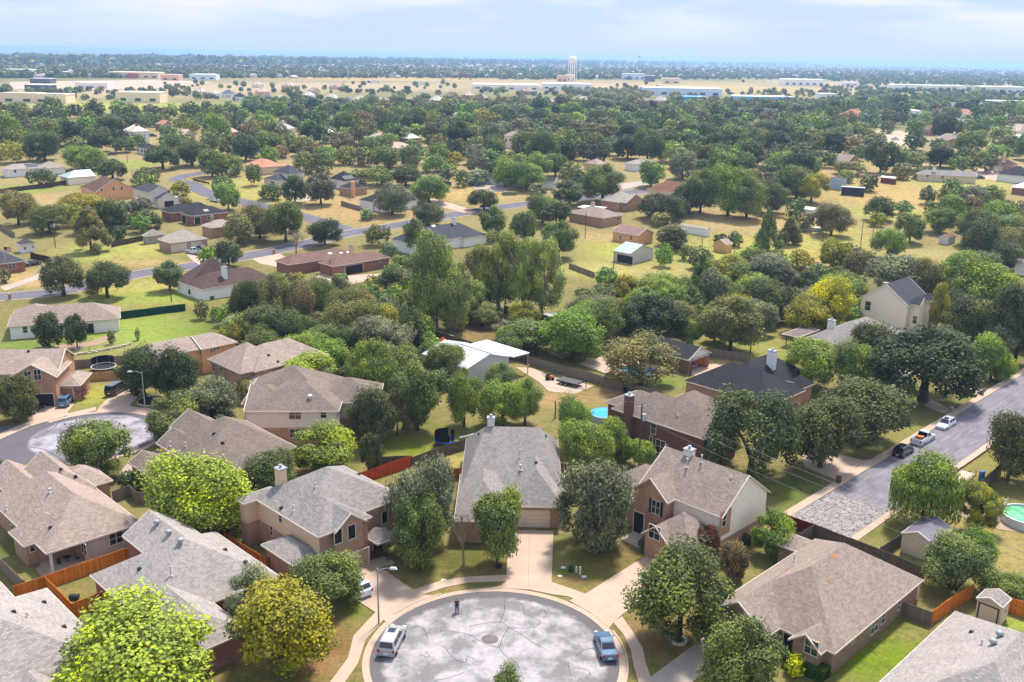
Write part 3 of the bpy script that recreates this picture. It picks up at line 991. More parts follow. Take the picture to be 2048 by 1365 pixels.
h = House('dark red brick house with tall brick chimney beside the blue pool cover', 'house', -45, BR_DRED, BRNSH, lm='the dark red brick house')
h.wing((-93.7, -75.5, 116.7, 126.5), 5.5, 'u', 'hh', 0.62)
h.wing((-90, -78, 117, 131.5), 5.5, 'v', 'hh', 0.6)
h.wing((-97, -88, 119, 127.5), 5.2, 'u', 'hh', 0.5)
h.f('w', 1307, 857, 1.0, 2.0).f('w', 1321, 894, 1.9, 2.2, 2).f('w', 1302, 886, .6, 2.2).f('w', 1332, 902, .5, 2.2)
h.f('c', 1259, 791, 8.8, 1.2, 1.1, BR_DRED, 8.8).f('dish', 1352, 784).f('p', 1355, 832, 0.4).build()

h = House('low brick house with black shingle roof and white chimney', 'house', -45, BR_TAN, CHARSH, lm='the black roofed house with white chimney')
h.wing((-98.2, -80, 143, 155), 3.2, 'u', 'hh', 0.62)
h.wing((-96, -84.5, 146, 164.5), 3.2, 'v', 'hh', 0.66)
h.wing((-84.6, -80.8, 155, 160), 3.2, 'u', 'hh', 0.7)
h.f('w', 1580, 775, 1.4, 2.0, 2).f('c', 1545, 702, 8.6, 1.5, 1.0, ST_WHITE, 4).build()

h = House('detached brick garage with black roof and white gable standing open by the pool', 'garage', -45, BR_TAN, CHARSH, name='garage', lm='the open garage by the pool')
h.wing((-116.4, -105.2, 154.6, 162.6), 3.0, 'u', 'gg', 0.5, None, False)
gm = MB(); gx = h.fr.xy
def gwall(u0, v0, u1, v1, z0, z1):
    a, b = gx(u0, v0), gx(u1, v1)
    gm.wallquad(a, b, z0, z1).wallquad(b, a, z0, z1)
gwall(-116.1, 155, -105.5, 155, -.2, 3.03); gwall(-105.5, 162.2, -116.1, 162.2, -.2, 3.03); gwall(-116.1, 162.2, -116.1, 155, -.2, 3.03)
gwall(-105.5, 155, -105.5, 156.2, -.2, 3.03); gwall(-105.5, 161, -105.5, 162.2, -.2, 3.03); gwall(-105.5, 156.2, -105.5, 161, 2.4, 3.03)
h.build(); gm.build('wall', BR_TAN, h.root, origin=h.root.location)
gg = MB(); A_, B_ = gx(-105.45, 155.0), gx(-105.45, 162.2); Cc = gx(-105.45, 158.6)
gg.poly([A_ + (3.03,), B_ + (3.03,), Cc + (4.75,)]); gg.poly([B_ + (2.45,), A_ + (2.45,), A_ + (3.03,), B_ + (3.03,)]); gg.poly([A_ + (2.45,), B_ + (2.45,), B_ + (3.03,), A_ + (3.03,)])
gg.build('gable_panel', ST_WHITE, h.root, origin=h.root.location)

h = House('tall cream two storey house with stone chimney up its windowless side', 'house', -45, ST_CREAM, SLATESH, lm='the tall cream house')
h.wing((-101, -89, 217, 229), 6.6, 'v', 'gg', 0.72)
h.wing((-90.5, -87.0, 218.5, 222), 6.9, 'u', 'hg', 0.9).wing((-90.5, -87.0, 224.5, 228), 6.9, 'u', 'hg', 0.9)
h.f('w', 1736, 612, 1.4, 2.2).f('w', 1830, 640, 1.0, 1.8)
h.f('c', 1776, 566, 10.4, 2.2, 1.0, mat('pale_stone', f_brick, rgb(224, 204, 186, .6), rgb(240, 222, 204, .65)), 11.5, False).build()

h = House('low house with light grey hip roof in front of the tall cream house', 'house', -45, ST_CREAM, GREYSH, lm='the light grey hip roof below the cream house')
h.wing(((1612, 675), (1816, 668)), 3.0, 'v', 'hh', 0.55)
h.f('c', 1664, 641, 6.5, 1.4, 1.0, ST_WHITE, 4).build()

h = House('white metal workshop with open side carport behind the willow', 'workshop', -45, ribwall(226, 226, 228), WHITEMT, name='workshop', lm='the white metal workshop', trim=plain(222, 226, 230, .75))
h.wing((-140.5, -127.5, 115.8, 127.4), 4.2, 'u', 'gg', 0.3)
h.shed_roof((-139, -126.8, 127.3, 131.8), 4.3, 4.35, 'v0')
for pxy in ((1057, 742), (1027, 752)):
    pass
h.f('tile', 950, 698, 9.5, 1.1, plain(60, 58, 66, 0.7), 'ridge_skylight').f('g', 992, 742, 2.8, 2.6, WHITE).build()
rt_ = h.root
for (u, v) in ((-127.0, 131.5), (-133, 131.5), (-138.7, 131.5)):
    x, y = h.fr.xy(u, v)
    m = MB(); m.box((x, y, 0), (.2, .2, 4.3)); m.build('carport_post', STEEL, rt_, origin=rt_.location)
m = MB(); a, b = h.fr.xy(-138.8, 131.5), h.fr.xy(-133.2, 131.5)
m.wallquad(b, a, 2.2, 4.3).wallquad(a, b, 2.2, 4.3); m.build('side_sheet', ribwall(226, 226, 228), rt_, origin=rt_.location)

# ------------------------------------------------------------------ middle distance: (label, lm, theta, wall, roof, [wings], features)
def mid(label, lm, wall, roof, wings, feats=(), th=-45, cat='house', name='house', ov=0.4, trim=None):
    q = House(label, cat, th, wall, roof, name=name, lm=lm, ov=ov, trim=trim)
    for w in wings:
        q.wing(*w)
    for f in feats:
        q.f(*f)
    return q.build()

mid('white house with brown hip roof and square white chimney beside the street', 'the brown roof with white chimney', ST_WHITE, DKBRSH,
    [(((366, 567), (548, 556)), 3.0, 'v', 'hh', 0.6), (((366, 567.6), (480, 545)), 3.05, 'u', 'hh', 0.62)],
    [('c', 448, 535, 7.2, 1.3, 1.0, ST_WHITE, 4), ('w', 379, 584, .8, 1.3), ('w', 424, 600, 1.2, 2.0), ('hole', 440, 600, 2.5, 2.4)])
mid('wide reddish brown roofed brick house with dark screened porch', 'the wide reddish brown brick house', BR_RED, shingle(160, 128, 116, .55),
    [(((560, 526), (702, 505)), 3.0, 'v', 'hh', 0.5), (((640, 527), (777, 513)), 3.0, 'v', 'hh', 0.48)],
    [('c', 702, 490, 6.4, 1.2, .9, ST_TAN, 3), ('tile', 660, 507, 1.2, .8, WHITE, 'skylight'), ('tile', 682, 506, 1, .6, WHITE, 'skylight'), ('tile', 696, 505, 1, .6, WHITE, 'skylight'), ('hole', 708, 535, 6, 2.4), ('w', 760, 521, 1.2, 1.3, 2), ('w', 748, 524, .8, 1.3)])
mid('small pale hip roofed garden building beside the double garage', 'the small pale garden building', plain(196, 186, 166, .6), PALESH, [(((282, 471), (331, 468)), 2.6, 'u', 'hh', 0.55)], [('w', 300, 480, .7, .8)], cat='outbuilding', name='outbuilding')
mid('brick double garage with tan hip roof beside the white pickup', 'the brick double garage', BR_MIX, PALESH, [(((314, 479), (418, 477)), 3.0, 'u', 'hh', 0.5)], [('g', 358, 495, 4.6, 2.3, SID_CREAM), ('g', 393, 490, 3, 2.3, SID_CREAM), ('w', 328, 487, .8, 1.3)], cat='garage', name='garage')
mid('wide charcoal hip roofed house with white porch posts', 'the charcoal hip roof with porch posts', BR_RED, CHARSH, [(((320, 421), (430, 416)), 3.0, 'v', 'hh', 0.55), (((360, 428), (458, 425)), 3.0, 'v', 'hh', 0.5)],
    [('hole', 368, 437, 3, 2.3), ('hole', 395, 438, 2.2, 2.3), ('w', 418, 437, 1.2, 1.3), ('tile', 412, 421, 1.8, 1.2, plain(190, 176, 160), 'roof_patch'), ('t', 402, 408), ('c', 352, 392, 7, 1.6, 1, SID_WHITE, 4, False)])
mid('tan roofed house with dark red timber deck', 'the tan roof with red deck', BR_TAN, PALESH, [(((404, 452), (474, 449)), 3.2, 'v', 'hh', 0.5)], [('c', 424, 433, 6, .9, .8, BR_TAN, 2.5)])
mid('dark grey roofed house with white chimney where the street bends', 'the dark grey roof where the street bends', ST_WHITE, SLATESH, [(((781, 480), (968, 467)), 3.2, 'v', 'hh', 0.62), (((905, 472), (968, 467)), 3.0, 'v', 'hh', .5)], [('c', 907, 436, 8.4, 1.3, 1, ST_WHITE, 4), ('tile', 867, 452, 1.4, .8, WHITE, 'skylight')])
mid('two storey cream gabled house with slate roof and lower garage wing', 'the cream gabled house with slate roof', SID_WHITE, SLATESH, [(((263, 377), (344, 383)), 5.4, 'u', 'hg', 0.55), (((301, 398), (357, 396)), 3.0, 'u', 'hg', .5)], [('w', 337, 386, 1.2, 1.5, 2), ('hole', 338, 405, 3.6, 2.3)])
mid('orange tan gabled house with brown roof', 'the orange tan gabled house', ST_PEACH, shingle(142, 106, 94, .55), [(((158, 374), (268, 378)), 3.4, 'u', 'hh', .6), (((178, 384), (266, 378)), 3.42, 'u', 'hg', .62)], [('w', 203, 380, .8, 1.2), ('w', 227, 378, .8, 1.2), ('w', 243, 377, .8, 1.2), ('c', 201, 352, 7.5, .9, .8, ST_TAN, 2)])
mid('white house with pale tin roof and small solar array', 'the pale roof with a small solar array', ST_WHITE, PALESH, [(((0, 338), (88, 335)), 3.0, 'v', 'hh', .5), (((70, 335), (130, 333)), 3.0, 'u', 'hh', .5)], [('tile', 62, 331, 5, 3, plain(60, 62, 76, .7), 'solar_panel'), ('w', 30, 343, 1, 1.2)])
mid('low cottage with pale blue grey roof behind the timber fence', 'the pale blue grey cottage', ST_CREAM, BLUEMT, [(((117, 352), (191, 352)), 2.8, 'v', 'hg', .5)], [('w', 130, 358, 1, 1.2)])
mid('brick house with dark blue grey roof and a flag pole in front', 'the house behind the flag pole', BR_RED, SLATESH, [(((-75, 513), (53, 522)), 3.0, 'u', 'hh', .5)], [('w', 24, 533, 2.0, 1.4, 2)])
mid('tiny white shed with blue grey pyramid roof', 'the tiny white pyramid roofed shed', ST_WHITE, SLATESH, [(((31, 486), (72, 486)), 2.7, 'u', 'hh', .6)], [('w', 50, 497, .7, .7), ('w', 66, 494, .5, .7)], cat='shed', name='shed')
mid('two storey white house with slate roof and dark lower porch', 'the white two storey house with slate porch', SID_WHITE, SLATESH, [(((545, 343), (611, 347)), 5.4, 'v', 'hh', .5), (((530, 357), (580, 361)), 2.9, 'v', 'hh', .4)], [('w', 562, 350, 1.1, 1.3, 2), ('hole', 545, 368, 3, 2.2)])
mid('slate roofed house with solar panels on its near slope', 'the slate roof with solar panels', SID_WHITE, CHARSH, [(((658, 357), (719, 361)), 3.4, 'v', 'hh', .6)], [('tile', 696, 355, 5, 2.2, plain(44, 48, 64, .7), 'solar_panel')])
mid('dark roofed cottage with orange brick chimney standing on a lawn', 'the dark cottage with orange chimney', BR_TAN, CHARSH, [(((676, 374), (737, 374)), 3.0, 'v', 'hh', .5)], [('c', 706, 365, 6.0, 1.6, 1.0, ST_PEACH, 6, False), ('w', 724, 382, 1, 1.3)])
mid('white gabled bungalow with charcoal roof half hidden by a grey green tree', 'the white gabled bungalow', ST_WHITE, CHARSH, [(((718, 399), (836, 401)), 3.0, 'v', 'hg', .5), (((718, 400), (775, 402)), 3.02, 'u', 'hg', .5)], [('w', 752, 409, 1, 1.3), ('w', 775, 412, 1, 1.3), ('w', 808, 407, 1, 1.3)])
mid('low dark house stretched behind two bright trees with white garage gable', 'the long dark house with white garage', ST_WHITE, shingle(92, 84, 80, .5), [(((974, 352), (1114, 364)), 2.9, 'u', 'gg', .45)], [('g', 983, 361, 4, 2.2, WHITE)], th=-20)
mid('tiny tan gabled garage behind the dark blue car', 'the tiny tan gabled garage', ST_WHITE, TANSH, [(((934, 350), (959, 352)), 2.8, 'u', 'gg', .5)], cat='garage', name='garage')
mid('tan hip roof with pale skylights hidden among dense trees', 'the tan hip roof among dense trees', ST_TAN, PINKSH, [(((1169, 326), (1214, 328)), 3.0, 'v', 'hh', .5)])
mid('long pale roof among trees with white porch posts', 'the long pale roof among trees', ST_WHITE, PALESH, [(((1252, 328), (1310, 324)), 3.0, 'v', 'hh', .45)])
mid('house with orange red tiled roof half hidden behind a dark tree', 'the orange red tiled roof', ST_CREAM, REDSH, [(((1292, 378), (1402, 384)), 3.2, 'u', 'hg', .6)])
mid('tan roofed brick house with bay window facing the street', 'the brick house with the bay window', BR_TAN, PALESH, [(((1199, 400), (1283, 399)), 3.0, 'u', 'hh', .5), (((1228, 404), (1283, 400)), 3.0, 'u', 'hg', .5)], [('w', 1250, 411, 2, 1.3, 2)])
mid('low tan house with white patio cover at its back', 'the tan house with white patio cover', BR_TAN, TANSH, [(((1136, 425), (1247, 431)), 3.0, 'u', 'hh', .45)], [('c', 1186, 404, 6, 1.2, 1, ST_TAN, 3), ('w', 1236, 438, 1, 1.2)])
mid('peach box house with dusty rose roof and two small windows', 'the peach house with two small windows', ST_PEACH, shingle(178, 146, 138, .6), [(((1223, 462), (1309, 466)), 3.2, 'u', 'gg', .42)], [('w', 1241, 475, .9, 1.4), ('w', 1262, 477, .9, 1.4)])
mid('grey metal roofed barn with open lean-to beside the peach house', 'the grey metal barn with lean-to', ribwall(226, 222, 220), BLUEMT, [(((1226, 502), (1310, 498)), 3.2, 'u', 'gg', .35)], [('hole', 1250, 517, 6, 2.4)], cat='barn', name='barn')
mid('long white storage shed near the dirt yard', 'the long white storage shed', ST_WHITE, PALESH, [(((1363, 449), (1419, 459)), 2.4, 'u', 'gg', .4)], cat='shed', name='shed', ov=.15)
mid('peach playhouse shed with steep roof on the lawn', 'the peach playhouse shed', ST_PEACH, PINKSH, [(((1426, 486), (1466, 488)), 2.6, 'v', 'gg', .6)], cat='shed', name='shed', ov=.15)
mid('white shed with red roof under the spreading field tree', 'the white shed with red roof', ST_WHITE, REDSH, [(((1877, 473), (1913, 471)), 2.4, 'v', 'gg', .5)], cat='shed', name='shed', ov=.15)
mid('pale blue metal barn with dark roof behind the big trees', 'the pale blue metal barn', ribwall(188, 212, 236), SLATESH, [(((1650, 357), (1694, 359)), 4.2, 'v', 'gg', .3)], cat='barn', name='barn', ov=.12)
mid('dark red shed with white roof in the dry field', 'the dark red shed with white roof', plain(140, 62, 52, .6), WHITEMT, [(((1761, 354), (1795, 357)), 2.6, 'u', 'gg', .4)], cat='shed', name='shed', ov=.15)
mid('small white roofed shelter hidden by field trees', 'the white roofed shelter', ST_WHITE, WHITEMT, [(((1606, 418), (1638, 419)), 2.6, 'u', 'gg', .4)], cat='shelter', name='shelter', ov=.15)
mid('long low cream ranch house with grey roof and white chimney', 'the long cream ranch house', SID_CREAM, GREYSH, [(((1832, 347), (1950, 352)), 3.0, 'u', 'hg', .5)], [('c', 1869, 335, 6.2, 1.4, 1, ST_WHITE, 5), ('w', 1855, 352, 1, 1.2), ('w', 1885, 355, 1, 1.2)], th=-12)
mid('brown hip roofed house with tall tan chimney near the edge', 'the brown hip roof with tall chimney', BR_TAN, DKBRSH, [(((1978, 327), (2036, 330)), 3.2, 'u', 'hh', .65)], [('c', 2010, 306, 9, 1.1, 1, ST_TAN, 5), ('g', 1995, 340, 4, 2.2)])
mid('charcoal roofed white house behind the corner trees', 'the charcoal roofed white house', ST_WHITE, CHARSH, [(((1992, 348), (2080, 350)), 3.2, 'u', 'hh', .55)])
mid('brick house with pale blue roof cut by the frame', 'the brick house with pale blue roof', BR_RED, BLUEMT, [(((2022, 374), (2120, 376)), 3.0, 'u', 'hh', .5)])
mid('tan hip roofed bungalow beside the dry lot', 'the tan bungalow by the dry lot', BR_TAN, TANSH, [(((1667, 324), (1720, 322)), 3.0, 'u', 'gg', .5)], [('hole', 1708, 331, 4, 2)])
mid('grey garden shed roof among the dense brush', 'the grey roof in the dense brush', plain(150, 130, 120, .6), BRNSH, [(((1543, 545), (1592, 545)), 3.0, 'v', 'gg', .45)], cat='shed', name='shed', ov=.15)
mid('small white roofed box shed under tall pale trees', 'the small box shed under tall pale trees', plain(60, 66, 66, .7), WHITEMT, [(((1091, 630), (1121, 626)), 2.4, 'u', 'gg', .08)], cat='shed', name='shed', ov=.12)
mid('cream garden shed with ribbed purple grey metal roof', 'the cream shed with the metal roof', SID_CREAM, metalroof(150, 144, 160, .6), [((-25.5 - 20.9, -41.8, 110.5, 117.2) if False else ((1802, 1066), (1906, 1058)), 2.7, 'v', 'gg', .45)], cat='shed', name='shed', ov=.12)
mid('small cream shed with double doors and round side window', 'the small cream shed with double doors', SID_CREAM, GREYSH, [(((1952, 1196), (2024, 1198)), 2.5, 'v', 'gg', .45)], [('w', 2011, 1222, .5, .5, 0)], cat='shed', name='shed', ov=.1)
for ft in (('g', 1976, 1226, 1.9, 1.9, SID_CREAM, 1, DARK),):
    HOUSES[-1].ft_g(*ft[1:])
mid('white outbuilding corner behind the yellow green trees', 'the white outbuilding at the frame edge', ST_WHITE, PALESH, [(((2028, 527), (2090, 530)), 3.2, 'u', 'gg', .5)], cat='outbuilding', name='outbuilding')
# timber pergola next to the light grey hip roof
q = House('weathered brown pergola roof beside the light grey hip roof', 'pergola', -45, planks(140, 120, 116), planks(150, 132, 130), name='pergola', lm='the brown pergola')
q.wing(((1563, 668), (1640, 660)), 2.8, 'v', 'gg', 0.03, None, False)
q.build()
for (x, y) in ((1572, 690), (1600, 698), (1632, 690)):
    p = at(x, y); m = MB(); m.box(p, (.18, .18, 2.8)); m.build('post', planks(140, 120, 116), q.root, origin=q.root.location)
# ------------------------------------------------------------------ ground, roads, pavements
def growth(lo, hi, step, end, k):
    a = list(np.arange(lo, hi, step))
    d = step
    x = a[-1]
    while x < end:
        d = min(d * k, end / 6)
        x += d
        a.append(x)
    return a
ys = [-3000, -600, -100, 20, 50] + growth(64, 330, 1.7, 46000, 1.035)
xp = growth(0, 165, 1.7, 46000, 1.06)
xs = [-x for x in reversed(xp[1:])] + xp
XX, YY = np.meshgrid(np.array(xs), np.array(ys))
nx, ny = len(xs), len(ys)
K = 0.6
def lc(r, g, b, k=K):
    return np.array([lin(r) * k, lin(g) * k, lin(b) * k])
dist = YY
colr = np.zeros(XX.shape + (3,))
t = np.clip((dist - 260) / 300, 0, 1)[..., None]
t2 = np.clip((dist - 480) / 200, 0, 1)[..., None]
colr[:] = lc(150, 142, 84) * (1 - t) + lc(212, 186, 134) * t
colr[:] = colr * (1 - t2) + lc(150, 148, 92) * t2
G_, GB, GY, TN, GD, BR, TP = (130, 156, 62), (164, 192, 74), (212, 200, 104), (220, 186, 130), (108, 112, 58), (158, 124, 86), (234, 206, 168)
SPL = [  # px, py, half width px, half height px, colour, strength
    (300, 660, 180, 40, GB, 1), (60, 690, 110, 22, G_, 1), (350, 580, 170, 30, GY, .9), (300, 595, 120, 12, GB, .8), (60, 562, 110, 14, TN, 1), (30, 545, 60, 8, TN, .8),
    (240, 500, 110, 22, (206, 198, 104), 1), (300, 527, 80, 8, TN, .8), (190, 505, 60, 16, GB, .5), (640, 412, 130, 22, TN, .9), (740, 428, 130, 22, (214, 178, 120), 1), (560, 395, 90, 14, (210, 194, 112), .9),
    (930, 386, 100, 18, (226, 190, 120), 1), (470, 378, 80, 26, (206, 194, 108), 1), (420, 350, 60, 10, TN, .8), (250, 330, 60, 9, GB, .8), (60, 378, 70, 8, GB, .9), (130, 400, 130, 14, TN, .8), (260, 440, 80, 14, G_, .7),
    (1560, 505, 170, 36, GY, 1), (1440, 520, 90, 24, (190, 204, 84), 1), (1650, 470, 110, 30, (206, 196, 104), .9), (1500, 440, 170, 24, TN, 1), (1800, 395, 170, 36, (224, 190, 120), 1), (1920, 365, 110, 16, (212, 202, 110), .9), (1770, 428, 90, 12, (190, 204, 90), .8),
    (1700, 528, 110, 18, TN, .9), (1900, 512, 120, 18, (200, 184, 116), .9), (1650, 340, 120, 14, TN, .8), (1900, 330, 160, 14, TN, .8), (1240, 500, 80, 24, (194, 196, 92), 1), (1205, 540, 100, 16, (206, 198, 110), 1), (1350, 540, 90, 14, (200, 186, 112), .9), (1215, 475, 60, 10, TN, .8),
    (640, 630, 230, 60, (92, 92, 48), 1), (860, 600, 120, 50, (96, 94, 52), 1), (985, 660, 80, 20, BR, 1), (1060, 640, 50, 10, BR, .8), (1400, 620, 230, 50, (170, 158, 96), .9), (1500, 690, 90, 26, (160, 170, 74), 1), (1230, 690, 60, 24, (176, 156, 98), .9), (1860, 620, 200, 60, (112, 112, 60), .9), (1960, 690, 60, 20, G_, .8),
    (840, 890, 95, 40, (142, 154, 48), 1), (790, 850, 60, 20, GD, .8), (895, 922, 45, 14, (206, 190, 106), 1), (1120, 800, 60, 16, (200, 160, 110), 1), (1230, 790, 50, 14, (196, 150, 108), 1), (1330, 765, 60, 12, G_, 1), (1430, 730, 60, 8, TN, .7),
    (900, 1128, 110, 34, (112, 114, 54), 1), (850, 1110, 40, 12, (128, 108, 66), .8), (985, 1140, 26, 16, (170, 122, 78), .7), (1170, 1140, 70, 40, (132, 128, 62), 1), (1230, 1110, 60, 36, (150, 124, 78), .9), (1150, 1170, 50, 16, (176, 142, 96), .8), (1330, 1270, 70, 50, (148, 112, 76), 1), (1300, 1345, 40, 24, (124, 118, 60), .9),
    (640, 1300, 70, 70, (160, 116, 74), 1), (720, 1215, 44, 26, (124, 134, 54), 1), (760, 1330, 40, 40, (158, 132, 74), .8), (1255, 1290, 20, 40, (158, 126, 80), .8), (890, 1172, 60, 8, (168, 140, 84), .8), (760, 1265, 24, 30, (130, 128, 62), .8),
    (1750, 1310, 130, 56, (138, 164, 44), 1), (1860, 1180, 40, 26, (134, 118, 62), 1), (2030, 1250, 40, 16, GB, 1), (1800, 850, 130, 60, (136, 140, 60), 1), (1820, 880, 60, 16, (156, 146, 70), .6), (1600, 985, 70, 30, (112, 132, 56), 1), (1945, 930, 60, 24, (160, 150, 78), 1), (1950, 1090, 120, 60, (192, 170, 104), 1), (2010, 980, 60, 20, GD, .9), (1760, 1060, 60, 18, (134, 134, 60), .9), (1830, 1040, 30, 10, TN, .6),
    (190, 790, 50, 22, (190, 188, 78), 1), (150, 800, 20, 10, GB, .6), (20, 850, 40, 16, (120, 104, 60), 1), (280, 812, 40, 10, (126, 104, 70), .8), (30, 1095, 50, 22, (96, 108, 48), 1), (160, 1180, 40, 20, (150, 136, 76), 1), (195, 1250, 40, 26, (140, 124, 76), .9), (500, 1080, 50, 30, (110, 116, 54), 1), (240, 960, 50, 20, (116, 104, 60), 1),
    (260, 214, 260, 10, (206, 208, 104), 1), (430, 216, 70, 7, (172, 216, 96), .9), (260, 178, 330, 16, TP, 1), (700, 172, 300, 9, TP, .9), (860, 160, 560, 5, (232, 196, 130), 1), (1200, 172, 250, 8, TP, .9), (1480, 175, 260, 12, (230, 200, 142), 1), (1650, 168, 120, 8, TP, .9), (1950, 172, 200, 8, TP, .7), (1800, 190, 80, 6, (220, 206, 130), .8), (1950, 235, 100, 12, TP, .9), (1780, 268, 50, 14, TP, .9), (1000, 290, 60, 8, TN, .6), (1330, 262, 50, 7, TN, .7), (300, 275, 60, 10, TN, .6), (540, 330, 80, 8, TN, .7),
]
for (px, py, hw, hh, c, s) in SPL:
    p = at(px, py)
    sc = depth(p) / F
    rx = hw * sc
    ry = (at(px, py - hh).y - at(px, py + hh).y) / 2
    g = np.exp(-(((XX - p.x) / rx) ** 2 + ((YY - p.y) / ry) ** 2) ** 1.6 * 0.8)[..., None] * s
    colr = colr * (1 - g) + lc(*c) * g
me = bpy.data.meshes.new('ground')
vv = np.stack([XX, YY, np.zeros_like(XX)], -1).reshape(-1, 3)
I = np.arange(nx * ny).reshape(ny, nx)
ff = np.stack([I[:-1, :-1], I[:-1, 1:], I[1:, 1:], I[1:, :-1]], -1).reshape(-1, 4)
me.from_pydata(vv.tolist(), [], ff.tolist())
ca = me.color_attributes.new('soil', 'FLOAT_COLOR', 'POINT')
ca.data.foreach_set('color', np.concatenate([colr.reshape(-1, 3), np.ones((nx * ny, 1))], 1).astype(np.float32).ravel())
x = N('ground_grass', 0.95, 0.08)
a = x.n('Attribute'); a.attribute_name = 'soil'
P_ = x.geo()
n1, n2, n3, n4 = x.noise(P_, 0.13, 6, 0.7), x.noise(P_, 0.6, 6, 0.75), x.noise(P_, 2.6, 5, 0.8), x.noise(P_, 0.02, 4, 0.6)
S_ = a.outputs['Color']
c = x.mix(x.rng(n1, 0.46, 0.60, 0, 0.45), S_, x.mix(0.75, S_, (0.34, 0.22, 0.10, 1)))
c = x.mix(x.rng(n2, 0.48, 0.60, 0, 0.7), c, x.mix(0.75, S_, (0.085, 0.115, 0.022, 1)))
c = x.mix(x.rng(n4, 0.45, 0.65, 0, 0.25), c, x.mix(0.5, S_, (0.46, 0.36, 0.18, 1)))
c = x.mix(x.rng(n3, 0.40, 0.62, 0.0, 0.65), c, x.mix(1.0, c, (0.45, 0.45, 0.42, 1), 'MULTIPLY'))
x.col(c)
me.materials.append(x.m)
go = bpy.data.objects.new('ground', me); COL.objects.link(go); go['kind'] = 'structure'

def sheet(name, pts, z, m, kind='structure', px=True, uvth=None, parent=None):
    """flat slab with top at z from a px (or world) outline; sides go below ground"""
    P = [at(a, b) if px else Vector((a, b, 0)) for a, b in pts]
    if sum(P[i].x * P[(i + 1) % len(P)].y - P[(i + 1) % len(P)].x * P[i].y for i in range(len(P))) < 0:
        P.reverse()
    mb = MB()
    fr = Frame(uvth if uvth is not None else -45)
    mb.poly([(p.x, p.y, z) for p in P], [fr.uv(p) for p in P])
    for i in range(len(P)):
        a, b = P[i], P[(i + 1) % len(P)]
        mb.poly([(a.x, a.y, -.1), (b.x, b.y, -.1), (b.x, b.y, z), (a.x, a.y, z)])
    o = mb.build(name, m)
    o['kind'] = kind
    return o

def smooth_line(pts, n=6):
    out = []
    P = [Vector(p) for p in pts]
    for i in range(len(P) - 1):
        p0, p1, p2, p3 = P[max(i - 1, 0)], P[i], P[i + 1], P[min(i + 2, len(P) - 1)]
        for k in range(n):
            t = k / n
            out.append(0.5 * ((2 * p1) + (-p0 + p2) * t + (2 * p0 - 5 * p1 + 4 * p2 - p3) * t * t + (-p0 + 3 * p1 - 3 * p2 + p3) * t ** 3))
    out.append(P[-1])
    return out

def ribbon(name, pts, w, z, m, kind='structure', px=True, off=0.0, zb=-0.1):
    """strip of width w along a line (px or world points), offset sideways by off"""
    P = [at(*p).to_2d() if px else Vector(p) for p in pts]
    mb = MB()
    Lr = []
    s = 0
    for i, p in enumerate(P):
        t = (P[min(i + 1, len(P) - 1)] - P[max(i - 1, 0)]).normalized()
        nn = Vector((-t.y, t.x))
        if i: s += (p - P[i - 1]).length
        Lr.append((p + nn * (off + w / 2), p + nn * (off - w / 2), s))
    for (a, b, s0), (c, d, s1) in zip(Lr, Lr[1:]):
        mb.poly([(b.x, b.y, z), (d.x, d.y, z), (c.x, c.y, z), (a.x, a.y, z)], [(s0, 0), (s1, 0), (s1, w), (s0, w)])
        mb.poly([(a.x, a.y, z), (c.x, c.y, z), (c.x, c.y, zb), (a.x, a.y, zb)])
        mb.poly([(d.x, d.y, z), (b.x, b.y, z), (b.x, b.y, zb), (d.x, d.y, zb)])
    o = mb.build(name, m)
    if kind: o['kind'] = kind
    return o

def disc(name, c, r0, r1, z, m, a0=0, a1=360, n=96, uv=True):
    mb = MB()
    for k in range(n):
        p, q = rad(a0 + (a1 - a0) * k / n), rad(a0 + (a1 - a0) * (k + 1) / n)
        pt = lambda r, a, zz: (c[0] + r * math.cos(a), c[1] + r * math.sin(a), zz)
        if r0 <= 0:
            mb.poly([(c[0], c[1], z), pt(r1, p, z), pt(r1, q, z)])
        else:
            mb.poly([pt(r0, p, z), pt(r1, p, z), pt(r1, q, z), pt(r0, q, z)])
            mb.poly([pt(r0, q, z), pt(r0, q, -.1), pt(r0, p, -.1), pt(r0, p, z)])
        mb.poly([pt(r1, p, z), pt(r1, p, -.1), pt(r1, q, -.1), pt(r1, q, z)])
    o = mb.build(name, m)
    o['kind'] = 'structure'
    return o

CONC = mat('concrete', f_concrete, (.43, .318, .242, 1))
CONC2 = mat('old_concrete', f_concrete, (.36, .30, .25, 1))
def f_culdesac(key, c, centre, R):
    """worn pale asphalt with darker patches and a dark band near the gutter"""
    x = N(key, 0.95, 0.12)
    p = x.geo()
    n = x.noise(p, 0.24, 9, 0.68)
    n2 = x.noise(p, 0.9, 8, 0.75)
    g = x.noise(p, 12, 2, 0.8)
    v = x.n('VectorMath', operation='DISTANCE')
    m_ = x.n('Mapping'); x.t.links.new(p, m_.inputs[0]); m_.inputs['Scale'].default_value = (1, 1, 0)
    x.t.links.new(m_.outputs[0], v.inputs[0]); v.inputs[1].default_value = (centre[0], centre[1], 0)
    wob = x.math('ADD', v.outputs['Value'], x.rng(n2, 0, 1, -0.8, 0.8))
    band = x.rng(wob, R - 1.7, R - 1.1)
    k = x.mix(x.rng(n, 0.43, 0.57), sc4(c, 0.55), sc4(c, 1.3))
    k = x.mix(x.rng(n2, 0.46, 0.62, 0, 0.5), k, sc4(c, 0.72))
    k = x.mix(x.math('MULTIPLY', band, 0.95), k, sc4((c[0] * 0.95, c[1] * 0.92, c[2] * 0.95), 0.34))
    k = x.mix(x.rng(g, 0.3, 0.7, 0, 0.25), k, sc4(c, 0.66))
    x.col(k)
    return x.m
C1, R1 = (-1.23, 88.07), 12.9
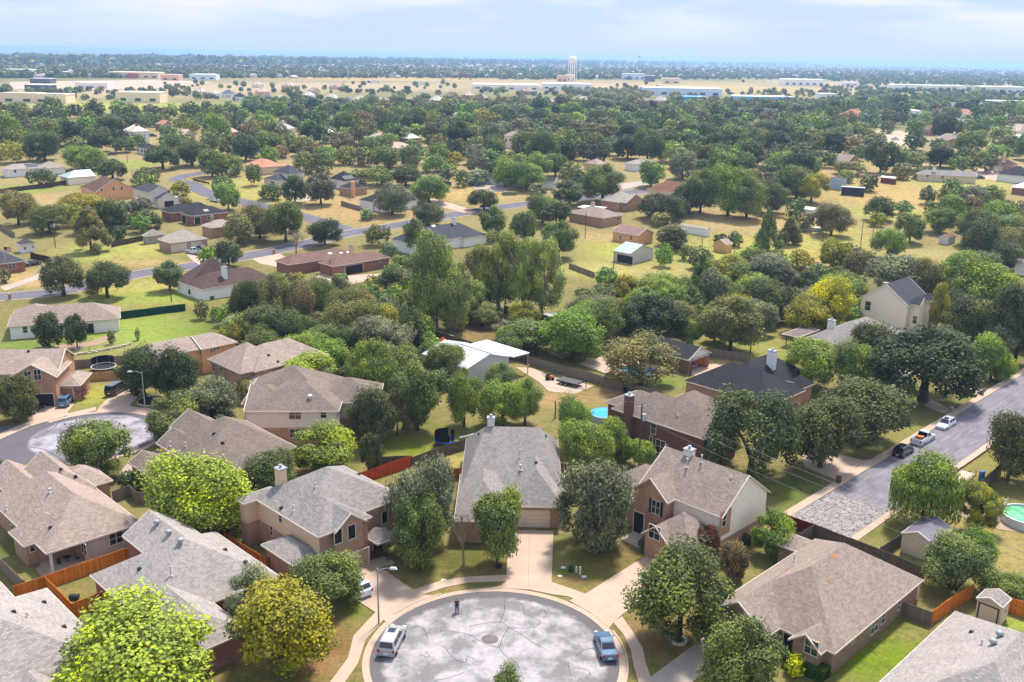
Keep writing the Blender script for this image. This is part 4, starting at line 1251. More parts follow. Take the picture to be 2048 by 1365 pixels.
ASPH1 = mat('worn_asphalt', f_culdesac, rgb(198, 192, 194, 0.52), C1, R1)
road = disc('road', C1, 0, R1, 0.03, ASPH1)
sheet('road', [(C1[0] - 10.5, 40), (C1[0] + 10.5, 40), (C1[0] + 10.5, 80.55), (C1[0] - 10.5, 80.55)], 0.026, ASPH1, px=False)
disc('curb', C1, R1, R1 + 0.75, 0.06, CONC, -40, 220)
disc('curb', C1, R1 + 0.75, R1 + 0.95, 0.14, CONC, 118, 146)
disc('curb', C1, R1 + 0.75, R1 + 0.95, 0.14, CONC, -40, 22)
# sidewalks and drives round the bulb
sheet('sidewalk', [(826, 1181), (881, 1163), (937, 1154.5), (1016, 1151), (1016, 1163), (940, 1165.5), (890, 1176), (843, 1191)], 0.075, CONC)
sheet('sidewalk', [(1100, 1164), (1171, 1189), (1150, 1200), (1098, 1178)], 0.075, CONC)
sheet('sidewalk', [(751, 1226), (772, 1236), (731, 1281), (716, 1328), (689, 1367), (659, 1367), (696, 1317), (707, 1273), (730, 1248)], 0.075, CONC)
sheet('sidewalk', [(1226, 1246), (1244, 1234), (1265, 1264), (1285, 1296), (1291, 1325), (1302, 1358), (1306, 1372), (1279, 1372), (1267, 1331), (1262, 1302), (1247, 1270)], 0.075, CONC)
sheet('driveway', [(1017, 1061), (1107, 1063), (1103, 1164), (1110, 1176), (1136, 1194), (1110, 1191), (1060, 1181), (1010, 1178), (965, 1180), (1002, 1172), (1012, 1164)], 0.085, CONC)
sheet('driveway', [(716, 1132), (742, 1122), (826, 1181), (845, 1191), (880, 1193), (852, 1204), (822, 1219), (798, 1235), (776, 1252), (767, 1240), (752, 1227), (700, 1193), (676, 1160)], 0.086, CONC)
sheet('driveway', [(1310, 1101), (1340, 1094), (1410, 1112), (1300, 1190), (1245, 1230), (1226, 1248), (1218, 1258), (1205, 1246), (1180, 1226), (1138, 1203), (1171, 1189)], 0.086, CONC)
sheet('driveway', [(1440, 1252), (1500, 1240), (1540, 1268), (1470, 1300), (1340, 1400), (1300, 1380), (1290, 1364)], 0.086, CONC2)
sheet('path', [(1241, 1079), (1262, 1067), (1280, 1056), (1290, 1062), (1285, 1078), (1320, 1104), (1306, 1111)], 0.07, CONC2)
sheet('path', [(742, 1122), (772, 1112), (790, 1127), (762, 1136)], 0.078, CONC)
for dx, dy, w in ((1058, 1062, 0),):
    a, b = at(1059, 1064), at(1056, 1180)
    ribbon('driveway_joint', [(a.x, a.y), (b.x, b.y)], 0.05, 0.0895, plain(170, 150, 130, .5), px=False, zb=0.08)
# tar seams on the bulb
TAR = plain(92, 86, 92, 0.6, 0.8)
for ln in ([(823, 1260), (835, 1252), (850, 1262), (855, 1280)], [(938, 1255), (960, 1249), (1000, 1245), (1018, 1256), (1040, 1268), (1062, 1284), (1092, 1300)], [(1010, 1200), (1008, 1225), (1000, 1245)], [(1035, 1204), (1046, 1212), (1050, 1228), (1075, 1240), (1080, 1247), (1060, 1257), (1018, 1256)],
           [(1018, 1256), (1005, 1276), (998, 1295), (975, 1290), (955, 1280), (930, 1268), (880, 1262)], [(998, 1295), (1010, 1312), (1030, 1325), (1040, 1340)], [(890, 1294), (905, 1316), (930, 1326), (935, 1314), (950, 1320)], [(1186, 1297), (1165, 1302), (1152, 1314)], [(840, 1310), (860, 1316), (852, 1304)], [(1136, 1325), (1140, 1348), (1146, 1355)], [(870, 1362), (900, 1356), (930, 1345)], [(1088, 1222), (1092, 1230), (1086, 1236)], [(1149, 1336), (1176, 1342), (1180, 1352)]):
    P = [at(*p).to_2d() for p in ln]
    ribbon('tar_seam', [tuple(p) for p in smooth_line(P, 5)], 0.07, 0.034, TAR, px=False, zb=0.02)
disc('manhole_patch', at(980, 1279).to_2d(), 0, 0.9, 0.032, mat('patch_asphalt', f_asphalt, rgb(150, 140, 142, .5), .25, 1.0), n=24)
# left bulb
def circ3(a, b, c):
    ax, ay, bx, by, cx, cy = a.x, a.y, b.x, b.y, c.x, c.y
    d = 2 * (ax * (by - cy) + bx * (cy - ay) + cx * (ay - by))
    ux = ((ax**2 + ay**2) * (by - cy) + (bx**2 + by**2) * (cy - ay) + (cx**2 + cy**2) * (ay - by)) / d
    uy = ((ax**2 + ay**2) * (cx - bx) + (bx**2 + by**2) * (ax - cx) + (cx**2 + cy**2) * (bx - ax)) / d
    return (ux, uy), math.hypot(ax - ux, ay - uy)
C2, R2 = circ3(at(59, 865), at(187, 828), at(312, 840))
print('bulb2', C2, R2)
ASPH2 = mat('worn_asphalt_two', f_culdesac, rgb(196, 188, 198, 0.5), C2, R2)
disc('road', C2, 0, R2, 0.03, ASPH2)
disc('curb', C2, R2, R2 + 0.8, 0.06, CONC, -75, 150)
fr = Frame(-45)
sheet('road', [(C2[0] - 40, C2[1] - 20), (C2[0] - 14, C2[1] - 22), (C2[0] - 4, C2[1] - 10), (C2[0] - 10, C2[1] + 6), (C2[0] - 40, C2[1] - 6)], 0.027, ASPH2, px=False)
for ln in ([(5, 900), (50, 884), (100, 862), (118, 845), (128, 838)], [(60, 895), (90, 900), (110, 912), (125, 918)], [(248, 826), (270, 834), (285, 830)], [(140, 850), (150, 860), (148, 872), (156, 884)]):
    P = [at(*p).to_2d() for p in ln]
    ribbon('tar_seam', [tuple(p) for p in smooth_line(P, 5)], 0.16, 0.034, TAR, px=False, zb=0.02)
sheet('driveway', [(53, 826), (70, 796), (108, 798), (150, 808), (138, 822), (131, 833), (63, 853), (57, 845)], 0.085, CONC)
sheet('driveway', [(199, 815), (217, 796), (246, 776), (284, 790), (262, 808), (258, 824), (225, 825), (192, 826)], 0.085, CONC)
sheet('sidewalk', [(131, 829), (192, 815), (192, 822), (136, 836)], 0.075, CONC)
sheet('sidewalk', [(258, 814), (300, 818), (318, 824), (318, 832), (258, 822)], 0.075, CONC)
sheet('sidewalk', [(-10, 872), (57, 844), (63, 852), (-10, 884)], 0.075, CONC)
sheet('driveway', [(232, 955), (262, 920), (322, 897), (338, 905), (330, 920), (290, 935), (262, 965)], 0.084, CONC2)
# street on the right: runs along +v
ASPH3 = mat('street_asphalt', f_asphalt, rgb(150, 144, 152, 0.55), 0.22, 0.2, 1.75)
def uvq(u0, u1, v0, v1):
    return [fr.xy(u0, v0), fr.xy(u1, v0), fr.xy(u1, v1), fr.xy(u0, v1)]
VS = fr.uv(at(1718, 1000))[1]
sheet('road', uvq(-58.9, -50.2, VS, 420), 0.03, ASPH3, px=False, uvth=45)
def f_cracked(key, c):
    x = N(key, 0.95, 0.12)
    p = x.geo()
    w = x.noise(p, 0.7, 3)
    wv = x.n('VectorMath', operation='ADD')
    cm = x.n('CombineXYZ')
    for k in range(3): x.set(cm, k, x.rng(w, 0, 1, -1.3, 1.3))
    x.t.links.new(p, wv.inputs[0]); x.t.links.new(cm.outputs[0], wv.inputs[1])
    v = x.n('TexVoronoi', feature='DISTANCE_TO_EDGE')
    x.set(v, 'Vector', wv.outputs[0]); x.set(v, 'Scale', 1.0)
    n = x.noise(p, 0.5, 4)
    k = x.mix(x.rng(n, 0.35, 0.65), sc4(c, 0.85), sc4(c, 1.1))
    k = x.mix(x.math('MULTIPLY', x.rng(v.outputs['Distance'], 0.022, 0.05, 1, 0), x.rng(n, 0.3, 0.5, 0.35, 1)), k, rgb(60, 58, 64, 0.5))
    x.col(k)
    return x.m
sheet('road', uvq(-58.9, -50.2, 112.6, VS - 0.01), 0.03, mat('crack_sealed_pavement', f_cracked, rgb(200, 192, 190, 0.46)), px=False, uvth=45)
sheet('curb', uvq(-60.2, -58.91, 112.6, 420), 0.06, CONC, px=False)
sheet('curb', uvq(-50.19, -49.2, 112.6, 420), 0.06, CONC, px=False)
sheet('driveway', [(1600, 905), (1640, 900), (1726, 922), (1757, 918), (1682, 967), (1664, 957), (1610, 936)], 0.085, CONC)
sheet('driveway', [(1848, 812), (1862, 800), (1900, 818), (1935, 818), (1905, 838), (1888, 828)], 0.085, CONC2)
sheet('driveway', [(1880, 768), (1900, 762), (1958, 777), (2004, 777), (1961, 803), (1956, 792), (1935, 780)], 0.085, CONC2)
# pads
sheet('concrete_pad', [(1030, 735), (1065, 737), (1100, 752), (1187, 773), (1150, 789), (1098, 784), (1078, 765)], 0.07, CONC)
sheet('pool_deck', [(1159, 729), (1212, 713), (1292, 720), (1345, 742), (1286, 771), (1205, 748)], 0.3, CONC)
sheet('concrete_pad', [(1374, 746), (1388, 735), (1432, 728), (1448, 733), (1400, 756)], 0.06, CONC)
sheet('patio', [(640, 546), (690, 552), (760, 548), (745, 560), (690, 572), (630, 562)], 0.06, CONC)
sheet('patio', [(66, 705), (140, 700), (200, 690), (238, 672), (225, 668), (180, 684), (80, 695)], 0.06, mat('paver', f_concrete, rgb(196, 164, 140, .55)))
sheet('dirt_yard', [(72, 1140), (92, 1120), (112, 1148), (92, 1165)], 0.05, mat('gravel', f_concrete, rgb(206, 178, 152, .55)))
sheet('dirt_path', [(1870, 1010), (1960, 985), (2048, 1020), (2060, 1068), (2000, 1060), (1940, 1040)], 0.05, mat('gravel', f_concrete, rgb(206, 178, 152, .55)))
# streets in the middle distance
ASPH4 = mat('blue_asphalt', f_asphalt, rgb(142, 138, 150, 0.5), 0.14, 0.2)
main = [(-80, 604), (0, 595), (120, 583), (260, 552), (400, 530), (520, 508), (620, 486), (700, 467), (790, 452), (880, 435), (960, 421), (1040, 410), (1120, 401), (1200, 393), (1280, 383), (1380, 372), (1460, 362)]
mp_ = [tuple(p) for p in smooth_line([at(*p).to_2d() for p in main], 5)]
ribbon('road', mp_, 8.0, 0.03, ASPH4, px=False)
ribbon('curb', mp_, 0.5, 0.08, CONC, px=False, off=4.25)
ribbon('curb', mp_, 0.5, 0.08, CONC, px=False, off=-4.25)
side = [(705, 466), (660, 450), (615, 436), (560, 422), (505, 408), (455, 398), (425, 391), (400, 380), (378, 368), (352, 361)]
sp_ = [tuple(p) for p in smooth_line([at(*p).to_2d() for p in side], 5)]
ribbon('road', sp_, 7.6, 0.036, ASPH4, px=False)
up_ = [tuple(p) for p in smooth_line([at(*p).to_2d() for p in [(352, 361), (366, 353), (400, 347), (430, 342), (500, 336)]], 5)]
ribbon('road', up_, 7.0, 0.033, ASPH4, px=False)
sheet('driveway', [(845, 397), (860, 396), (905, 408), (955, 424), (938, 429), (880, 414)], 0.05, CONC)
sheet('driveway', [(372, 509), (388, 498), (415, 505), (418, 522), (400, 531), (385, 522)], 0.05, CONC)
sheet('driveway', [(505, 519), (560, 508), (580, 520), (555, 535), (520, 528)], 0.05, CONC)
sheet('driveway', [(555, 390), (600, 385), (650, 388), (640, 400), (590, 404)], 0.05, CONC)
sheet('driveway', [(0, 575), (40, 563), (80, 548), (95, 553), (40, 572), (10, 582)], 0.05, CONC2)
sheet('driveway', [(76, 535), (110, 520), (125, 527), (90, 545)], 0.05, CONC2)
sheet('driveway', [(940, 372), (1000, 368), (1030, 374), (1010, 384), (960, 382)], 0.05, CONC2)
sheet('driveway', [(1150, 385), (1200, 372), (1290, 362), (1300, 370), (1220, 384)], 0.05, CONC2)
sheet('parking_lot', [(1756, 270), (1800, 262), (1832, 272), (1820, 292), (1770, 290)], 0.06, CONC)
sheet('parking_lot', [(1950, 338), (2000, 342), (2030, 352), (1990, 362), (1940, 352)], 0.06, CONC)
sheet('parking_lot', [(20, 165), (330, 160), (430, 166), (330, 178), (180, 182), (20, 180)], 0.5, CONC)
ribbon('road', [tuple(at(*p).to_2d()) for p in [(-200, 170), (200, 167), (600, 164), (1000, 163), (1400, 168), (1700, 176), (2100, 184)]], 16, 0.3, mat('far_asphalt', f_concrete, rgb(196, 178, 168, .5)), px=False)
# ------------------------------------------------------------------ vehicles
def make_car(kind, m, label, cat, group='vehicles'):
    """car pointing along +Y at the origin"""
    D = dict(suv=(4.6, 1.86, 1.68, 1.06, (-.93, .42), (-.80, .10)), sedan=(4.75, 1.82, 1.44, .98, (-.66, .44), (-.34, .08)),
             minivan=(5.1, 1.96, 1.74, 1.05, (-.97, .60), (-.86, .18)), pickup=(5.8, 2.02, 1.92, 1.18, (-.16, .42), (-.08, .16)), van=(5.1, 1.95, 1.95, 1.15, (-.98, .62), (-.94, .34)))
    Ln, Wd, Ht, belt, cb, cr = D[kind]
    root = thing('parked_car' if kind not in ('pickup',) else 'pickup_truck', (0, 0, 0), label, cat, group)
    b = MB()
    hl, hw = Ln / 2, Wd / 2
    hood = belt - 0.04
    S = [(-1.0, .80, .42, .55, belt * .86), (-.965, .97, .30, .62, belt * .97), (-.80, 1.0, .24, .62, belt), (cb[1] - .05, 1.0, .24, .62, belt), (.62, .99, .24, .60, hood * .95), (.90, .95, .26, .56, hood * .86), (.985, .86, .34, .52, hood * .72), (1.0, .74, .40, .50, hood * .60)]
    if kind == 'sedan': S[0] = (-1.0, .80, .40, .55, belt * .82); S[2] = (-.62, 1.0, .24, .62, belt)
    rings = []
    for y, w, zl, zm, zt in S:
        x = w * hw
        rings.append([(-x * .9, y * hl, zl), (-x, y * hl, zm), (-x * .97, y * hl, zt - .10), (-x * .86, y * hl, zt), (x * .86, y * hl, zt), (x * .97, y * hl, zt - .10), (x, y * hl, zm), (x * .9, y * hl, zl)])
    for A, B in zip(rings, rings[1:]):
        for k in range(8):
            j = (k + 1) % 8
            b.poly([A[k], A[j], B[j], B[k]])
    b.poly(rings[0][::-1]); b.poly(rings[-1])
    # cabin
    bw, tw = hw * .92, hw * .74
    z0, z1 = belt - .03, Ht
    y0, y1, r0, r1 = cb[0] * hl, cb[1] * hl, cr[0] * hl, cr[1] * hl
    c = [(-bw, y0, z0), (bw, y0, z0), (bw, y1, z0), (-bw, y1, z0)]
    t = [(-tw, r0, z1), (tw, r0, z1), (tw, r1, z1), (-tw, r1, z1)]
    faces = [(c[0], c[1], t[1], t[0]), (c[1], c[2], t[2], t[1]), (c[2], c[3], t[3], t[2]), (c[3], c[0], t[0], t[3])]
    for f in faces: b.poly(list(f))
    mid_ = [((a[0]) * .82, (a[1] * .84 + (r0 + r1) * .08), z1 + .05) for a in t]
    for k in range(4): b.poly([t[k], t[(k + 1) % 4], mid_[(k + 1) % 4], mid_[k]])
    b.poly(mid_)
    if kind == 'pickup':                       # open bed walls
        for sx in (-1, 1): b.box((sx * hw * .88, (-.98 * hl + y0) / 2, belt - .05), (.14, abs(-.98 * hl - y0), .16))
        b.box((0, -.965 * hl, belt - .05), (Wd * .88, .12, .16))
    bo = b.build('body', m, root, origin=(0, 0, 0), smooth=False)
    if kind == 'pickup':
        q = MB(); q.box((0, (-.95 * hl + y0) / 2, belt + .002), (Wd * .74, abs(-.93 * hl - y0), .02)); q.build('cargo_bed', DARK, root, origin=(0, 0, 0))
    def glassq(f, i0, i1, j0, j1, nm):
        a, bq, cq, d = [Vector(p) for p in f]
        P = lambda u, v: (a.lerp(bq, u)).lerp(d.lerp(cq, u), v)
        n = (bq - a).cross(d - a).normalized() * .012
        q = MB()
        q.poly([P(i0, j0) + n, P(i1, j0) + n, P(i1, j1) + n, P(i0, j1) + n])
        q.build(nm, DARKGLASS, root, origin=(0, 0, 0))
    glassq(faces[0], .08, .92, .16, .9, 'rear_window')
    glassq(faces[2], .06, .94, .10, .93, 'windscreen')
    for f, nm in ((faces[1], 'side_window'), (faces[3], 'side_window')):
        rev = f is faces[3]
        for (a, bq) in ((.10, .45), (.49, .86)) if kind != 'pickup' else ((.12, .5), (.54, .88)):
            if rev: a, bq = 1 - bq, 1 - a
            glassq(f, a, bq, .18, .88, nm)
    if kind in ('minivan', 'suv'):
        q = MB(); q.box((0, (r0 * .2 + r1 * .8), z1 + .051), (tw * 1.1, .8, .012)); q.build('sunroof', DARKGLASS, root, origin=(0, 0, 0))
    for sx in (-1, 1):
        for sy in (-.62, .64):
            R_ = .34 if kind != 'pickup' else .4
            w = MB(); w.tube((sx * (hw - .2), sy * hl, R_), (sx * (hw + .015), sy * hl, R_), R_, R_, 18)
            wo = w.build('wheel', RUBBER, root, origin=(0, 0, 0))
            w = MB(); w.tube((sx * (hw + .0), sy * hl, R_), (sx * (hw + .03), sy * hl, R_), R_ * .66, R_ * .6, 14)
            w.build('rim', STEEL, wo, origin=(0, 0, 0))
        q = MB(); q.box((sx * hw * .68, hl * .955, hood * .66), (hw * .34, .22, .14)); q.build('headlight', plain(230, 236, 240, .8, .2), root, origin=(0, 0, 0))
        q = MB(); q.box((sx * hw * .80, -hl * .975, belt * .66), (hw * .26, .16, .26)); q.build('taillight', plain(170, 24, 22, .8, .3), root, origin=(0, 0, 0))
        q = MB(); q.box((sx * (hw + .06), y1 * .86, belt - .02), (.18, .1, .14)); q.build('mirror', m, root, origin=(0, 0, 0))
    q = MB(); q.box((0, -hl * 1.0, belt * .45), (.5, .04, .16)); q.build('number_plate', WHITE, root, origin=(0, 0, 0))
    q = MB(); q.box((0, -hl * .99, .30), (Wd * .9, .12, .14)); q.build('bumper', m if kind != 'pickup' else STEEL, root, origin=(0, 0, 0))
    return root
CARS = {}
def car(kind, color, px, py, head, label, lm=None, cat=None):
    """head: px of a point ahead of the car, or degrees"""
    p = at(px, py)
    if isinstance(head, tuple):
        q = at(*head) - p
        ang = math.atan2(q.y, q.x)
    else:
        ang = rad(head)
    key = (kind, color)
    nm = {'sedan': 'car', 'suv': 'car', 'minivan': 'minivan', 'pickup': 'pickup truck', 'van': 'van'}[kind]
    if key not in CARS:
        r = make_car(kind, paint(*color), label, cat or nm)
        CARS[key] = r
    else:
        r = dup(CARS[key], (0, 0, 0), 0, label)
    r.location = (p.x, p.y, 0.09 if p.y < 260 else 0.06)
    r.rotation_euler = (0, 0, ang - PI / 2)
    if lm: LM.append((px, py, lm))
    return r
SILV, BLUEG, WHT, BLK, NAVY, LBLUE, GREYC = (176, 176, 182), (92, 122, 150), (214, 220, 228), (22, 22, 26), (30, 40, 66), (150, 180, 206), (90, 92, 98)
car('minivan', SILV, 785, 1291, (803, 1254), 'silver minivan parked at the curb seen from its tailgate', 'the silver minivan')
car('sedan', BLUEG, 1211, 1301, (1199, 1266), 'blue grey sedan parked along the bulb with sunlit rear window', 'the blue grey sedan')
car('suv', WHT, 712, 1182, (690, 1166), 'white car with tall red taillights on the driveway under a tree', 'the white car on the driveway')
car('suv', WHT, 1443, 1288, (1475, 1262), 'white car mostly hidden by the bushy tree on the oil stained drive')
car('suv', BLK, 1806, 910, 45, 'black car parked last behind the white pickup truck', 'the black car behind the pickup')
car('pickup', WHT, 1845, 886, 45, 'white pickup truck with orange load in its bed on the street', 'the white pickup truck')
car('suv', WHT, 1890, 857, 225, 'white car facing down the street just ahead of the pickup truck')
p = at(1845, 886); lo = Vector((p.x, p.y, 0)) + Vector((math.cos(rad(45)), math.sin(rad(45)), 0)) * -1.6
m = MB()
for k in range(5): m.box((lo.x + random.Random(k).uniform(-.4, .4), lo.y + random.Random(k + 9).uniform(-.4, .4), 1.3), (.7, .5, .22 + .05 * k), .8 + k * .3)
tag(m.build('orange_load', plain(226, 132, 62, .7)), 'orange bundles lying in the bed of the white pickup truck', 'cargo')
car('van', BLK, 234, 786, (262, 770), 'black van parked on the drive beside the small lawn', 'the black van')
car('suv', (84, 118, 152), 132, 809, (146, 792), 'blue car parked before the orange garage door')
car('sedan', BLK, 70, 823, (92, 808), 'dark sedan half under the round tree by the open garage')
car('pickup', WHT, 388, 508, 150, 'white pickup truck outside the brick double garage')
car('sedan', NAVY, 402, 501, 150, 'dark blue car beyond the white pickup by the double garage')
car('sedan', BLK, 66, 531, 60, 'black car beside the tiny white pyramid roofed shed')
car('suv', NAVY, 946, 371, 10, 'dark blue car in front of the tiny tan gabled garage')
car('sedan', LBLUE, 959, 370, 60, 'pale blue car next to the dark blue car at the two garages')
car('suv', LBLUE, 977, 368, 80, 'pale blue car standing before the white garage gable')
car('pickup', BLK, 598, 393, 10, 'black pickup truck under trees beside the pale driveway')
car('sedan', WHT, 430, 404, 140, 'white car on the side street behind the pointed green tree')
car('suv', GREYC, 1668, 319, 10, 'grey car near the tan bungalow by the dry lot')
car('suv', WHT, 1951, 353, 20, 'white car beside the long cream ranch house')
car('sedan', NAVY, 1960, 358, 20, 'dark blue car on the lawn edge past the ranch house')
car('suv', SILV, 1975, 346, 40, 'silver car before the brown hip roof with tall chimney')
car('sedan', SILV, 1994, 345, 40, 'second silver car, nearer the frame edge by the brown hip roof')
car('suv', SILV, 1770, 742, 30, 'pale car behind the trunk of the huge deep green oak')
car('sedan', WHT, 1802, 757, 30, 'white car glimpsed under the huge deep green oak')
car('sedan', LBLUE, 1572, 880, 45, 'pale car hidden under the dark oaks by the wide street drive')
_g = Frame(-45).xy(-108.6, 158.6); _pg = proj((_g[0], _g[1], 0))
car('suv', (150, 110, 160), _pg[0], _pg[1], -45, 'purple car inside the open garage by the pool')
car('suv', BLK, 306, 274, 20, 'dark car among others by the brick chimney house')
car('pickup', WHT, 1790, 281, 30, 'white truck standing on the far pale lot')
car('sedan', BLK, 224, 311, 20, 'dark car in shade under far trees near the pale lawn')
# ------------------------------------------------------------------ fences
def fence(pts, hgt, m, label, top=True, cat='fence', posts=2.4, lm=None, name='fence', th=0.05, pm=None, gap=0.0):
    P = [at(a, b, hgt if top else 0) for a, b in pts]
    c = sum((Vector((p.x, p.y, 0)) for p in P), Vector()) / len(P)
    root = thing(name, c, label, cat)
    for a, b in zip(P, P[1:]):
        d = Vector((b.x - a.x, b.y - a.y, 0))
        n = Vector((d.y, -d.x, 0)).normalized() * th / 2
        mb = MB()
        Lr = random.Random(int(a.x * 10))
        k_ = max(1, int(d.length / 2.4))
        for i in range(k_):
            p, q = a.lerp(b, i / k_), a.lerp(b, (i + 1) / k_)
            zt = hgt + Lr.uniform(-.05, .05)
            u0, u1 = d.length * i / k_, d.length * (i + 1) / k_
            p0, q0, p1, q1 = p - n, q - n, p + n, q + n
            w = lambda A, z: (A.x, A.y, z)
            mb.poly([w(p1, gap), w(q1, gap), w(q1, zt), w(p1, zt)], [(u0, 0), (u1, 0), (u1, zt), (u0, zt)])
            mb.poly([w(q0, gap), w(p0, gap), w(p0, zt), w(q0, zt)], [(u1, 0), (u0, 0), (u0, zt), (u1, zt)])
            mb.poly([w(p1, zt), w(q1, zt), w(q0, zt), w(p0, zt)], [(u0, 0), (u1, 0), (u1, .1), (u0, .1)])
            mb.poly([w(p0, gap), w(p1, gap), w(p1, zt), w(p0, zt)]); mb.poly([w(q1, gap), w(q0, gap), w(q0, zt), w(q1, zt)])
        mb.build('panel', m, root, origin=c)
        if posts:
            k = max(1, round(d.length / posts))
            for i in range(k + 1):
                p = a.lerp(b, i / k) - n * 2.6
                q = MB(); q.box((p.x, p.y, 0), (.1, .1, hgt + .04), math.atan2(d.y, d.x)); q.build('post', pm or m, root, origin=c)
    if lm:
        q = [proj((p.x, p.y, hgt)) for p in P]
        LM.append((sum(x[0] for x in q) / len(q), sum(x[1] for x in q) / len(q), lm))
    return root
ORF, RDF, DKF, GRF, BNF, NWF, RBF = planks(226, 136, 50, .8), planks(206, 84, 44, .7), planks(122, 108, 98, .65), planks(152, 136, 120, .7), planks(178, 116, 66, .7), planks(228, 178, 128, .65), planks(132, 56, 36)
fence([(26, 1172), (88, 1152), (276, 1088)], 1.8, ORF, 'orange stained fence running behind the tan house with the patio', lm='the long orange fence')
fence([(88, 1152), (144, 1208), (202, 1185)], 1.8, ORF, 'orange stained fence corner round the dry strip of grass with a barrel')
fence([(448, 1066), (533, 1117), (557, 1105)], 1.8, planks(206, 116, 54, .75), 'rust orange fence ending at the two storey tan stucco house')
fence([(440, 1048), (498, 1018)], 1.8, RBF, 'dark red fence in shade behind the lime tree')
fence([(718, 946), (768, 930), (824, 912)], 1.8, RDF, 'bright red fence behind the two storey tan stucco house', lm='the bright red fence')
fence([(825, 914), (887, 892), (938, 876)], 1.8, DKF, 'dark weathered fence climbing from the red fence toward the steep grey roof')
fence([(750, 913), (823, 912)], 1.8, DKF, 'short dark fence closing the green back yard behind the red fence')
fence([(846, 938), (924, 937)], 1.8, BNF, 'golden brown fence joining the left flank of the steep grey house')
fence([(1122, 927), (1168, 930)], 1.8, BNF, 'golden brown fence joining the right flank of the steep grey house')
fence([(1060, 714), (1106, 727), (1183, 746), (1240, 762), (1320, 782)], 1.8, GRF, 'long greyish timber fence between the workshop pad and the pool yard', lm='the long fence by the workshop pad')
fence([(1420, 697), (1462, 703), (1501, 709)], 1.8, GRF, 'timber fence behind the open garage and the black roof')
fence([(1626, 1048), (1700, 1076), (1772, 1104), (1850, 1136)], 1.8, DKF, 'dark weathered fence along the dead end of the cracked street', lm='the dark fence at the dead end')
fence([(1534, 1016), (1626, 1048)], 1.8, RBF, 'dark red brown fence beside the cream stucco gable')
fence([(1566, 1088), (1628, 1050)], 1.8, DKF, 'short dark fence leading back from the dead end toward the orange patched roof')
fence([(1763, 1094), (1804, 1067)], 1.8, DKF, 'short dark fence touching the cream shed with the metal roof')
fence([(1864, 1223), (1905, 1193), (1948, 1169)], 1.8, planks(236, 136, 52, .8), 'vivid orange fence beside the small cream shed', lm='the vivid orange fence')
fence([(1805, 1203), (1864, 1224)], 1.8, GRF, 'grey weathered fence closing the bright side lawn')
fence([(2020, 1195), (2060, 1210)], 1.8, planks(236, 136, 52, .8), 'vivid orange fence stub behind the small cream shed at the frame edge')
fence([(1912, 991), (1958, 966), (2006, 924)], 1.8, DKF, 'dark fence beside the flat trailer and the blossoming tree')
fence([(167, 746), (241, 741)], 1.8, NWF, 'new pale timber fence in front of the trampoline', lm='the new pale fence')
fence([(102, 725), (161, 720), (250, 711)], 1.8, GRF, 'grey timber fence behind the trampoline')
fence([(441, 689), (503, 683)], 1.8, planks(96, 80, 70), 'dark brown fence behind the peach house with three square windows')
fence([(225, 983), (258, 971), (275, 986), (298, 986)], 1.8, GRF, 'weathered fence corner beside the dark round shrub')
fence([(-6, 1112), (47, 1161)], 1.8, GRF, 'grey fence at the frame edge beside the tan hip roofed house')
fence([(239, 624), (280, 619), (325, 613), (370, 608)], 1.8, mat('screen_cloth', f_plain, rgb(26, 78, 62, .6), .9, .15, .1), 'dark green screened fence across the bright lawn', posts=5, pm=STEEL, lm='the green screened fence')
fence([(0, 378), (90, 367), (166, 356)], 1.8, planks(112, 92, 82), 'dark timber fence along the small green yard on the far side', lm='the dark fence by the small yard')
fence([(682, 402), (721, 413)], 1.8, GRF, 'grey fence at the white gabled bungalow')
fence([(858, 351), (902, 365)], 1.8, planks(140, 96, 70), 'brown fence behind the dry gold yard')
fence([(1138, 526), (1189, 545)], 1.6, GRF, 'grey fence in the grass below the metal barn')
fence([(219, 437), (282, 426)], 1.8, GRF, 'grey fence left of the charcoal hip roof')
fence([(222, 484), (286, 471)], 1.8, planks(112, 100, 86), 'dark fence beside the small pale garden building')
fence([(-4, 446), (28, 465)], 1.8, GRF, 'pale fence at the frame edge above the tiny pyramid roofed shed')
fence([(60, 505), (100, 514)], 1.8, planks(96, 72, 62), 'dark brown fence behind the tiny white shed')
fence([(1008, 612), (1090, 628)], 1.8, planks(120, 92, 70), 'brown fence in the shade under the tall pale trees')
fence([(858, 658), (940, 683), (1058, 712)], 1.8, planks(128, 104, 84), 'brown fence running behind the white metal workshop')
fence([(386, 358), (402, 362), (418, 365)], 1.3, planks(112, 66, 40), 'brown rail fence on the corner lawn', gap=.6)
# chain link: posts and two rails
def railfence(pts, hgt, label, sp=3.0):
    P = [at(a, b, 0) for a, b in pts]
    c = sum((Vector((p.x, p.y, 0)) for p in P), Vector()) / len(P)
    root = thing('wire_fence', c, label, 'fence')
    for a, b in zip(P, P[1:]):
        for z in (hgt, hgt * .5, .08):
            q = MB(); q.tube((a.x, a.y, z), (b.x, b.y, z), .02, .02, 5); q.build('rail', STEEL, root, origin=c)
        k = max(1, round((b - a).length / sp))
        for i in range(k + 1):
            p = a.lerp(b, i / k); q = MB(); q.tube((p.x, p.y, 0), (p.x, p.y, hgt + .05), .035, .035, 6); q.build('post', STEEL, root, origin=c)
    return root
railfence([(372, 616), (410, 640), (460, 668)], 1.5, 'thin wire fence running from the green screen toward the wood')
railfence([(100, 712), (180, 706), (270, 690)], 1.2, 'thin wire fence along the lower edge of the bright lawn')
